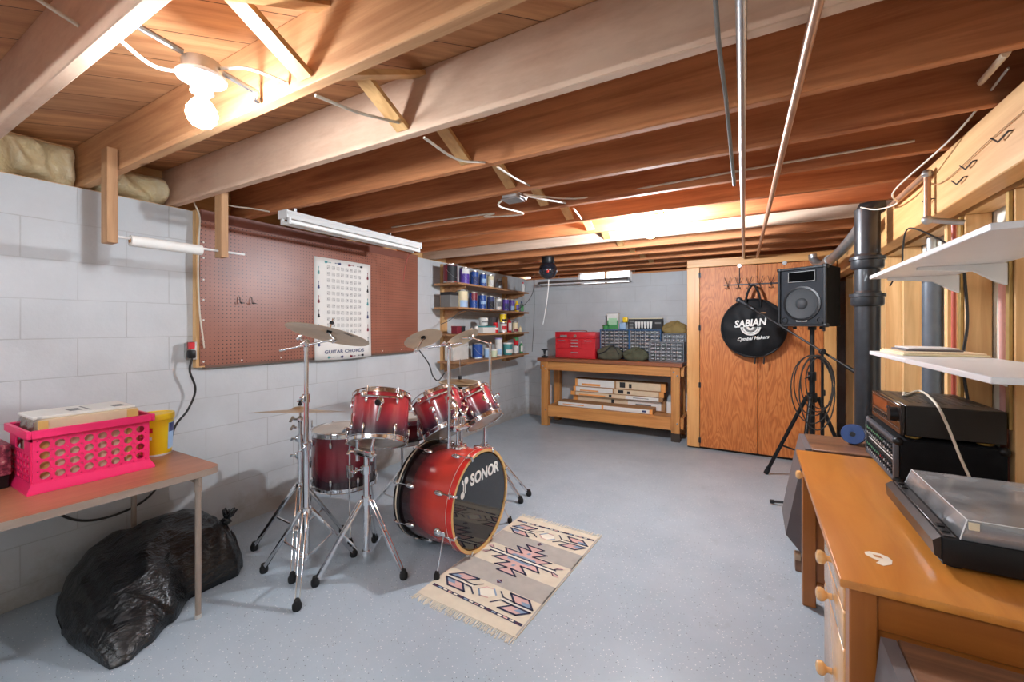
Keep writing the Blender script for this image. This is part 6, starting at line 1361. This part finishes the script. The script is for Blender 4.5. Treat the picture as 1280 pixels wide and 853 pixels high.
# ================================================================= WHITE SHELVES
def wall_shelf(z, label, y0, y1, x0, zt):
    t = thing('wall_shelf', label, 'shelf', ((x0+.80)/2, (y0+y1)/2, z-.10), None, 'white wall shelves')
    ym = (y0+y1)/2+.05
    b = MB(); b.box(x0, .80, ym+.001, y1, z-.018, z, .002, 1); b.build('board', M_MELA, t)
    b = MB(); b.box(x0, .80, y0, ym-.001, z-.018, z, .002, 1); b.build('board', M_MELA, t)
    for y in (2.25, 2.67):
        b = MB(); b.prism([(.806, y, z-.019), (x0+.06, y, z-.019), (x0+.06, y, z-.03), (.72, y, z-.045), (.775, y, z-.085), (.806, y, z-.10)], (0, .018, 0)); b.build('bracket', M_WHITE, t)
    return t
wall_shelf(1.632, 'upper white shelf on brackets above the audio gear', 1.475, 2.73, .50, 0); wall_shelf(1.257, 'lower white shelf just above the black receiver, with papers on it', 1.475, 2.73, .50, 0)
for y, lab in ((2.25, 'gold slotted shelf standard nearer the viewpoint'), (2.67, 'gold slotted shelf standard farther from the viewpoint')):
    b = MB(); b.box(.808, .8185, y-.003, y+.021, 1.0, 1.875, .001, 1)
    tag(b.build('shelf_standard', M_GOLDSTD), lab, 'shelf standard', 'gold shelf standards')
t = thing('paper_pad', 'stack of cream papers on the lower white shelf', 'papers', (.66, 2.53, 1.258)); b = MB(); b.box(.535, .79, 2.33, 2.70, 1.258, 1.266, .001, 1); b.build('cream_sheet', M_CREAM, t); b = MB(); b.box(.54, .785, 2.345, 2.69, 1.2662, 1.272, .001, 1); b.build('top_sheet', M_CARD, t)
t = thing('flat_tray', 'thin dark tray lying on the cream papers', 'tray', (.66, 2.58, 1.2725)); b = MB(); b.box(.57, .75, 2.44, 2.67, 1.2725, 1.280, .002, 1); b.build('tray_body', M_GREYM, t); b = MB(); b.box(.58, .74, 2.45, 2.66, 1.2802, 1.287, .002, 1); b.build('pale_cover', M_MELA, t)
# ================================================================= DESK
DX0, DX1, DY0, DY1 = .185, .795, 1.325, 2.605
t = thing('desk', 'honey brown pine desk with turned knobs along the stud wall', 'desk', (.5, 1.96, 0))
b = MB(); b.box(DX0, DX1, DY0, DY1, .728, .75, .004, 2); b.build('desk_top', M_DT, t)
px0 = DX0+.022
for (x, y) in ((px0, DY1-.075), (DX1-.07, DY1-.075), (px0, DY0+.02), (DX1-.07, DY0+.02)):
    b = MB(); b.box(x, x+.055, y, y+.055, 0, .7275, .003, 1); b.build('leg', M_DZ, t)
for (y, nm) in ((DY0+.03, 'end'), (DY1-.065, 'end')):
    b = MB(); b.box(px0+.056, DX1-.071, y, y+.025, .63, .7275, .002, 1); b.build('end_rail', M_DX, t)
    b = MB(); b.box(px0+.056, DX1-.071, y+.010, y+.020, .12, .6295); b.build('end_panel', M_DZ, t)
    b = MB(); b.box(px0+.056, DX1-.071, y, y+.025, .06, .1195, .002, 1); b.build('end_rail', M_DX, t)
YM = DY0+.43   # far side of the drawer pedestal
b = MB(); b.box(px0+.012, DX1-.075, YM, YM+.018, .05, .7275); b.build('pedestal_side', M_DZ, t)
b = MB(); b.box(px0+.002, px0+.020, YM+.019, DY1-.076, .645, .7275, .002, 1); dr = b.build('drawer', M_DF, t)
def knob(p, par):
    b = MB(); b.lathe([(.009, 0), (.008, .010), (.010, .014), (.018, .020), (.0205, .028), (.018, .036), (.010, .040), (0, .041)], 20, M=Matrix.Translation(Vector(p)) @ Matrix.Rotation(-PI/2, 4, 'Y')); b.build('knob', M_DF, par)
knob((px0+.001, 2.39, .685), dr)
b = MB(); b.box(DX1-.09, DX1-.075, YM+.02, DY1-.076, .30, .7275); b.build('back_panel', M_DZ, t)
b = MB(); b.box(px0, px0+.055, YM-.02, YM+.0, .05, .7275) if False else b.box(px0+.002, px0+.016, DY0+.077, YM-.001, .05, .075); b.build('bottom_rail', M_DZ, t)
for (za, zb, zk) in ((.628, .722, .68), (.528, .623, .568), (.08, .523, .345)):
    b = MB(); b.box(px0-.004, px0+.016, DY0+.079, YM-.004, za, zb, .004, 2); d = b.build('drawer', M_DF, t)
    knob((px0-.005, DY0+.255, zk), d)
b = MB(); ring = [(0, .055), (.03, .06), (.06, .045), (.065, .015), (.05, -.01), (.015, -.02), (.0, -.045), (-.02, -.06), (-.04, -.05), (-.03, -.02), (-.05, .0), (-.045, .035), (-.02, .05)]
p9 = onZ(1098, 699, .75); 
R9 = lambda q: (p9.x+(q[0]*.96+q[1]*.25)*.62, p9.y+(q[1]*.96-q[0]*.25)*.62)
b.prism([(*R9(q), .7503) for q in ((-.035, .05), (.0, .058), (.03, .045), (.045, .02), (.045, -.02), (.02, -.06), (-.005, -.05), (.005, -.02), (-.02, -.012), (-.045, .005), (-.05, .03))], (0, 0, .0006))
b.mi = 1; b.poly([(*R9(q), .75105) for q in ((-.022, .028), (.005, .032), (.015, .012), (-.012, .008))]); tag(b.build('paper_patch', [plain('bare_paper', rgb(240, 224, 202), .7), M_DT], fix=False), 'pale torn patch shaped like a nine on the desk top', 'paper scrap')
# amplifier head + receiver
t = thing('mixer_amplifier', 'black carpeted mixer amplifier with rows of knobs on the desk', 'amplifier', (.66, 2.47, .751))
AX0, AX1, AY0, AY1, AZ0, AZ1 = .49, .80, 2.227, 2.72, .757, .928
b = MB(); b.box(AX0+.012, AX1, AY0, AY1, AZ0, AZ1, .006, 2); b.build('case', M_CARPET, t)
b = MB(); fw = .016
for (ya, yb2, za, zb) in ((AY0, AY1, AZ0, AZ0+fw), (AY0, AY1, AZ1-fw, AZ1), (AY0, AY0+fw, AZ0+fw, AZ1-fw), (AY1-fw, AY1, AZ0+fw, AZ1-fw)): b.box(AX0-.008, AX0+.011, ya, yb2, za, zb, .005, 2)
b.build('front_frame', plain('grey_vinyl_edge', rgb(78, 80, 86), .45, 0, .05), t)
b = MB(); b.box(AX0+.002, AX0+.010, AY0+fw, AY1-fw, AZ0+fw, AZ1-fw); pn = b.build('control_panel', plain('panel_black', rgb(24, 26, 30), .4), t)
for z in (AZ0+.078, AZ0+.092):
    b = MB(); b.box(AX0+.0005, AX0+.0018, AY0+.03, AY1-.03, z, z+.003); b.build('panel_line', M_PAPER, pn)
M_KN = [plain('knob_green', rgb(120, 200, 150), .4), plain('knob_black', rgb(20, 20, 22), .4), plain('knob_white', rgb(220, 220, 220), .4), plain('knob_red', rgb(206, 50, 60), .4)]
kp = {}
for r in range(4):
    for k in range(15):
        y = AY0+.035+.0305*k; z = AZ0+.030+.018*r+(.036 if r > 1 else 0)
        z = (AZ0+.030, AZ0+.055, AZ0+.108, AZ0+.132)[r]; ci = 3 if (r == 1 and k in (4, 5)) else (1 if r in (0, 2) else (0 if k > 3 else 2))
        if ci not in kp:
            b = MB(); b.cyl((AX0+.0018, y, z), (AX0-.010, y, z), .0068, .0052, n=10); o = b.build('control_knob', M_KN[1], t); kp[ci] = (o, y, z)
            b = MB(); b.box(AX0-.0115, AX0-.010, y-.0024, y+.0024, z-.003, z+.0055); b.build('pointer', M_KN[ci] if ci != 1 else M_KN[2], o)
        else:
            o, yy, zz = kp[ci]; c = copy_tree(o, t); c.location = o.location+Vector((0, y-yy, z-zz))
for (y, z) in ((AY0, AZ0), (AY0, AZ1), (AY1, AZ0), (AY1, AZ1)):
    for x in (AX0+.004, AX1-.012):
        b = MB(); b.ball((x+.004, y+(.008 if y == AY0 else -.008), z+(.008 if z == AZ0 else -.008)), .0175, 1, 1, 1, 10, 8); b.build('corner_cap', M_BLACK, t)
for x in (.54, .76):
    for y in (2.27, 2.68):
        b = MB(); b.cyl((x, y, .7505), (x, y, .7568), .012, n=10); b.build('rubber_foot', M_RUB, t)
t = thing('stereo_receiver', 'black stereo receiver stacked on the mixer amplifier', 'receiver', (.66, 2.47, .929))
RX0, RX1, RY0, RY1, RZ0, RZ1 = .505, .80, 2.235, 2.70, .945, 1.066
b = MB(); b.box(RX0+.016, RX1, RY0, RY1, RZ0, RZ1, .003, 1); b.build('case', plain('black_steel', rgb(30, 28, 27), .35, .2, .08), t)
b = MB()
for i in range(9):
    x = RX0+.05+.026*i; b.box(x, x+.012, RY0+.10, RY1-.06, RZ1+.0002, RZ1+.0012)
b.build('vent_slot', plain('slot_grey', rgb(58, 54, 52), .5), t)
b = MB(); b.box(RX0, RX0+.015, RY0, RY1, RZ0, RZ1, .003, 1); fp = b.build('front_panel', plain('black_glossy_panel', rgb(36, 30, 28), .22, .1, .05), t)
b = MB(); b.box(RX0-.0012, RX0-.0002, RY0+.19, RY1-.035, RZ0+.062, RZ0+.105); b.build('display', plain('amber_display', rgb(120, 58, 30), .2, 0, .1), fp)
b = MB(); b.box(RX0-.0022, RX0-.0002, RY0+.02, RY1-.02, RZ0+.048, RZ0+.051); b.box(RX0-.0022, RX0-.0002, RY0+.02, RY1-.02, RZ0+.022, RZ0+.0235); b.box(RX0-.0022, RX0-.0002, RY0+.02, RY1-.02, RZ0+.113, RZ0+.115); b.build('trim_line', M_STEEL, fp)
for k in range(9):
    b = MB(); b.box(RX0-.005, RX0-.0002, RY0+.16+.030*k, RY0+.18+.030*k, RZ0+.030, RZ0+.040, .001, 1); b.build('push_button', M_BLACK, fp)
for k in range(3):
    b = MB(); b.box(RX0-.006, RX0-.0014, RY0+.12+.022*k, RY0+.135+.022*k, RZ0+.078, RZ0+.090, .001, 1); b.build('push_button', M_INK, fp)
b = MB(); b.cyl((RX0-.0005, RY0+.055, RZ0+.075), (RX0-.024, RY0+.055, RZ0+.075), .030, .027, n=24); b.build('volume_knob', M_BLACK, fp)
for x in (RX0+.05, RX1-.04):
    for y in (RY0+.05, RY1-.05):
        b = MB(); b.lathe([(0, -.0165), (.018, -.0165), (.024, -.013), (.024, -.006), (.017, -.0005), (0, -.0005)], 18, M=Matrix.Translation((x, y, RZ0))); b.build('foot', M_BRASS, t)
b = MB(); b.tube(catmull([(.60, 2.60, 1.0735), (.58, 2.50, 1.0735), onZ(1150, 489, 1.074), onY(1168, 504, 2.232)+Vector((0, -.01, .002)), onY(1184, 532, 2.205), onY(1200, 571, 2.19), onY(1211, 595, 2.17), onY(1217, 608, 2.13)], 8), .0045, 8)
tag(b.build('signal_cable', M_ROMEX), 'cream cable trailing down the front of the receiver towards the turntable', 'cord')
# turntable
t = thing('turntable', 'black turntable under a dusty clear lid at the near end of the desk', 'record player', (.62, 1.74, .751))
QX0, QX1, QY0, QY1 = .415, .785, 1.50, 1.965
b = MB(); b.box(QX0+.006, QX1, QY0, QY1, .765, .835, .004, 2); b.build('plinth', M_BLACK, t)
b = MB(); b.prism([(QX0-.012, QY0+.004, .822), (QX0+.005, QY0+.004, .835), (QX0+.005, QY0+.004, .775), (QX0-.008, QY0+.004, .785)], (0, QY1-QY0-.008, 0)); fs = b.build('front_strip', plain('anodised_strip', rgb(58, 56, 56), .3, .5, .06), t)
b = MB(); b.box(QX0+.010, QX0+.034, QY0+.01, QY1-.01, .8352, .838, .001, 1); b.build('control_strip', plain('strip_steel', rgb(96, 94, 94), .3, .6, .06), t)
for k, y in enumerate((1.53, 1.565, 1.88, 1.92)):
    b = MB(); b.box(QX0+.014, QX0+.030, y, y+.022, .8382, .842, .001, 1); b.build('push_button', M_BLACK, t)
b = MB(); b.lathe([(0, .838), (.150, .838), (.155, .842), (.155, .852), (.150, .856), (0, .856)], 48, M=Matrix.Translation((.635, 1.76, 0))); b.build('platter', M_STEEL, t)
b = MB(); b.lathe([(0, .8562), (.148, .8562), (.148, .859), (0, .859)], 48, M=Matrix.Translation((.635, 1.76, 0))); b.build('rubber_mat', M_RUB, t)
b = MB(); b.cyl((.735, 1.56, .836), (.735, 1.56, .872), .016, n=14); b.tube(catmull([(.735, 1.545, .870), (.725, 1.64, .870), (.70, 1.70, .869), (.655, 1.735, .868)], 6), .005, 8); b.box(.640, .668, 1.72, 1.75, .860, .868); b.build('tonearm', M_CHROME, t)
# lid: clear shell with sloping sides
LO = [(QX0+.040, QY0+.004, .8365), (QX1-.003, QY0+.004, .8365), (QX1-.003, QY1-.006, .8365), (QX0+.040, QY1-.006, .8365)]; HI = [(QX0+.056, QY0+.014, .886), (QX1-.003, QY0+.014, .886), (QX1-.003, QY1-.012, .886), (QX0+.056, QY1-.012, .886)]
b = MB(); r0 = [b.V(p) for p in LO]; r1 = [b.V(p) for p in HI]; b.skin([r0, r1], True, False, True); o = b.build('dust_cover', M_ACRYL, t, angle=20); sm = o.modifiers.new('thickness', 'SOLIDIFY'); sm.thickness = .0025; sm.offset = -1
M_EDGE = plain('polished_lid_edge', rgb(226, 226, 226), .2)
b = MB()
for (p, q) in ((LO[0], HI[0]), (HI[0], HI[3]), (HI[0], HI[1]), (LO[3], HI[3])): b.cyl(p, q, .0014, n=6)
b.build('lid_edge', M_EDGE, o)
b = MB(); p = Vector(HI[0]); b.box(p.x+.001, p.x+.020, p.y-.009, p.y-.003, .864, .882) ; b.build('tape_bit', plain('old_tape', rgb(214, 200, 170), .6), o)
for (x, y) in ((QX0+.04, QY0+.05), (QX1-.05, QY0+.05), (QX0+.04, QY1-.05), (QX1-.05, QY1-.05)):
    b = MB(); b.cyl((x, y, .7505), (x, y, .766), .020, n=14); b.build('foot', M_RUB, t)
# floor speakers by the desk
def floor_speaker(label, x0, x1, y0, y1, h, wood_m, slant, block):
    t = thing('floor_speaker', label, 'speaker', ((x0+x1)/2, (y0+y1)/2, 0), None, 'walnut floor speakers')
    b = MB(); b.box(x0+.042, x1, y0, y1, .0, h, .003, 1); b.build('cabinet', wood_m, t)
    b = MB(); s = slant
    b.prism([(x0+.040, y0+.004, .10), (x0+.040, y0+.004, h-.002), (x0+.012, y0+.004, h-.004), (x0-s*.2, y0+.004, h*.80), (x0-s, y0+.004, h*.28), (x0+.0, y0+.004, .10)], (0, y1-y0-.008, 0)); b.build('grille', M_GREYM, t)
    if block:
        b = MB(); b.box(x0-.035, x0+.041, y0+.004, y0+.06, .0, .062, .003, 1)
        b.build('notched_foot', M_SPW, t)
        b = MB()
        for k in range(3): b.box(x0-.040, x0-.034, y0+.008+.017*k, y0+.018+.017*k, .066, .078)
        b.bm.free()
        b = MB(); b.box(x0-.037, x0-.008, y0+.002, y0+.050, .0625, .10, .003, 1)
        for k in range(3): b.cyl((x0-.038, y0+.012+.013*k, .075), (x0-.036, y0+.012+.013*k, .075), .004, n=8)
        b.build('pale_block', plain('pale_beech', rgb(190, 160, 132), .6), t)
    return t
floor_speaker('tall walnut floor speaker with a grey front at the near end of the desk', .245, .64, .86, 1.297, .655, M_SPW, .0, False)
floor_speaker('walnut floor speaker with a sloping grey front beyond the far end of the desk', .235, .60, 2.86, 3.255, .70, M_SPW, .08, True)
# blue reel on top of a box beyond the desk
t = thing('cable_reel', 'blue reel of tape standing on the far floor speaker beside the black stack', 'reel', (.50, 3.10, .702))
RM = Matrix.Translation((.495, 3.09, .760)) @ aim((-.30, -.94, .16)).to_4x4()
b = MB(); b.lathe([(.014, -.03), (.054, -.03), (.056, -.024), (.056, -.016), (.044, -.014), (.044, .014), (.056, .016), (.056, .024), (.054, .03), (.014, .03), (.014, -.03)], 32, M=RM); b.build('reel_body', plain('dark_blue_plastic', rgb(26, 62, 120), .4), t); b = MB(); b.lathe([(.0655, -.012), (.069, -.010), (.069, .010), (.0655, .012)], 32, M=RM) if False else b.lathe([(.045, -.0135), (.053, -.013), (.053, .013), (.045, .0135)], 32, M=RM); b.build('wound_tape', M_PAPER, t)
b = MB(); b.lathe([(0, .026), (.0135, .026), (.0135, .0305), (0, .0305)], 16, M=RM); b.build('hub_hole', M_INK, t)
# ================================================================= CEILING CABLES AND BOX
def cable(pts, label, m=M_ROMEX, r=.0055, name='ceiling_cable', n=8):
    b = MB(); b.tube(catmull(pts, n), r, 8); return tag(b.build(name, m), label, 'cable')
yf = lambda k: JY[k]-.038   # near face of joist k
cable([(-1.60, yf(0)-.30, 2.30), (-1.62, yf(0)-.10, 2.24), (-1.60, yf(0)-.004, 2.20)], 'cream cable entering the first whitewashed joist above the table') 
cable([(-1.50, JY[0]+.002, 2.165), (-1.52, .55, 2.14), (-1.50, .62, 2.15)], 'short white cable from the first joist to the near bulb box', M_PAPER)
cable([(-1.41, .68, 2.165), (-1.36, .74, 2.18), (-1.30, yf(1)-.002, 2.16)], 'short white cable from the near bulb box to the golden joist', M_PAPER)
a0 = onY(394, 119, JY[1]+.004); a1 = onY(506, 155, yf(2)-.004)
cable([a0, (a0*.55+a1*.45)+Vector((0, 0, -.012)), a1], 'cream cable between the golden and whitewashed joists', n=6)
a0 = onY(530, 172, JY[2]+.004); a1 = onY(606, 203, yf(3)-.004)
cable([a0, (a0*.5+a1*.5)+Vector((0, 0, -.035)), a1], 'cream cable sagging past the cross bracing beyond the whitewashed joist')
a0 = onY(622, 209, JY[3]+.004); a1 = onY(662, 232, yf(4)-.004)
cable([a0, (a0*.5+a1*.5)+Vector((0, 0, -.006)), a1], 'cream cable reaching the metal junction box from the nearer joist')
jb = onD(664, 251, 2.66); jb = Vector((jb.x, JY[4]+.05, 2.10))
t = thing('junction_box', 'galvanised junction box with cables, fixed under the middle joists', 'junction box', (jb.x, jb.y, 2.09))
b = MB(); b.box(jb.x-.05, jb.x+.05, jb.y-.045, jb.y+.045, 2.112, 2.150, .006, 1); b.build('metal_box', M_GALV, t); b = MB(); b.box(jb.x-.054, jb.x+.054, jb.y-.049, jb.y+.049, 2.106, 2.1115, .001, 1); b.build('cover_plate', M_STEEL, t)
b = MB(); b.cyl((jb.x+.05, jb.y, 2.13), (jb.x+.085, jb.y+.01, 2.11), .012, n=10); b.build('cable_clamp', M_STEEL, t)
p0 = Vector((jb.x-.055, jb.y, 2.13)); yk = JY[5]-.044
cable([p0, p0+Vector((-.05, .02, -.035)), Vector((jb.x-.10, yk, 2.115)), Vector((jb.x-.4, yk, 2.135)), Vector((-1.55, yk, 2.15)), Vector((-2.0, yk, 2.16)), Vector((-2.5, yk, 2.165))], 'long cream cable stapled along a joist from the junction box to the pegboard side')
p0 = Vector((jb.x+.055, jb.y+.01, 2.135))
cable([p0, p0+Vector((.08, .04, -.02)), Vector((jb.x+.20, yk, 2.145))], 'short white cable looping from the junction box to the next joist', M_PAPER)
cable([p0+Vector((0, .02, .008)), Vector((jb.x+.3, yk, 2.16)), Vector((-.4, yk, 2.165)), Vector((.1, yk, 2.175)), Vector((.60, yk, 2.18))], 'long pale cable running from the junction box to the beam side')
a0 = onY(717, 261, JY[5]+.003); a1 = onY(727, 274, yf(6)-.003)
cable([a0, (a0+a1)/2, a1], 'very short white cable between two joists past the junction box', M_PAPER)
cable([(.70, 1.95, 2.20), (.68, 2.3, 2.128) , (.60, 2.75, 2.05), (.665, 3.0, 2.04), (.62, 3.20, 2.06), (.56, 3.28, 2.10)], 'cream cable drooping from the joists to the top of the black stack', M_ROMEX, .0038)
cable([(.705, 1.86, 2.03), (.703, 2.1, 2.02), (.703, 2.5, 2.0), (.70, 2.72, 2.06)], 'thin brown wire tacked along the face of the beam', M_KRAFT, .0018)
a0 = onY(1226, 103, yf(4)-.004); a1 = onY(1258, 66, JY[3]+.004)
cable([a0, (a0+a1)/2, a1], 'pale pair of cables crossing between joists above the beam', M_CARD, .010)
for (y, z) in ((1.95, 2.0), (2.20, 1.99), (2.28, 1.955), (2.62, 1.96)):
    b = MB(); b.tube([(.712, y, z), (.70, y, z-.0), (.698, y+.06, z-.012), (.690, y+.085, z+.012)], .0028, 6); tag(b.build('bent_nail', M_IRON), 'bent dark nail hook in the beam face, %s' % {1.95: 'largest and nearest', 2.20: 'second from the viewpoint', 2.28: 'lower one of the middle pair', 2.62: 'farthest and near the thin pipe'}[y], 'nail', 'bent nails in the beam')
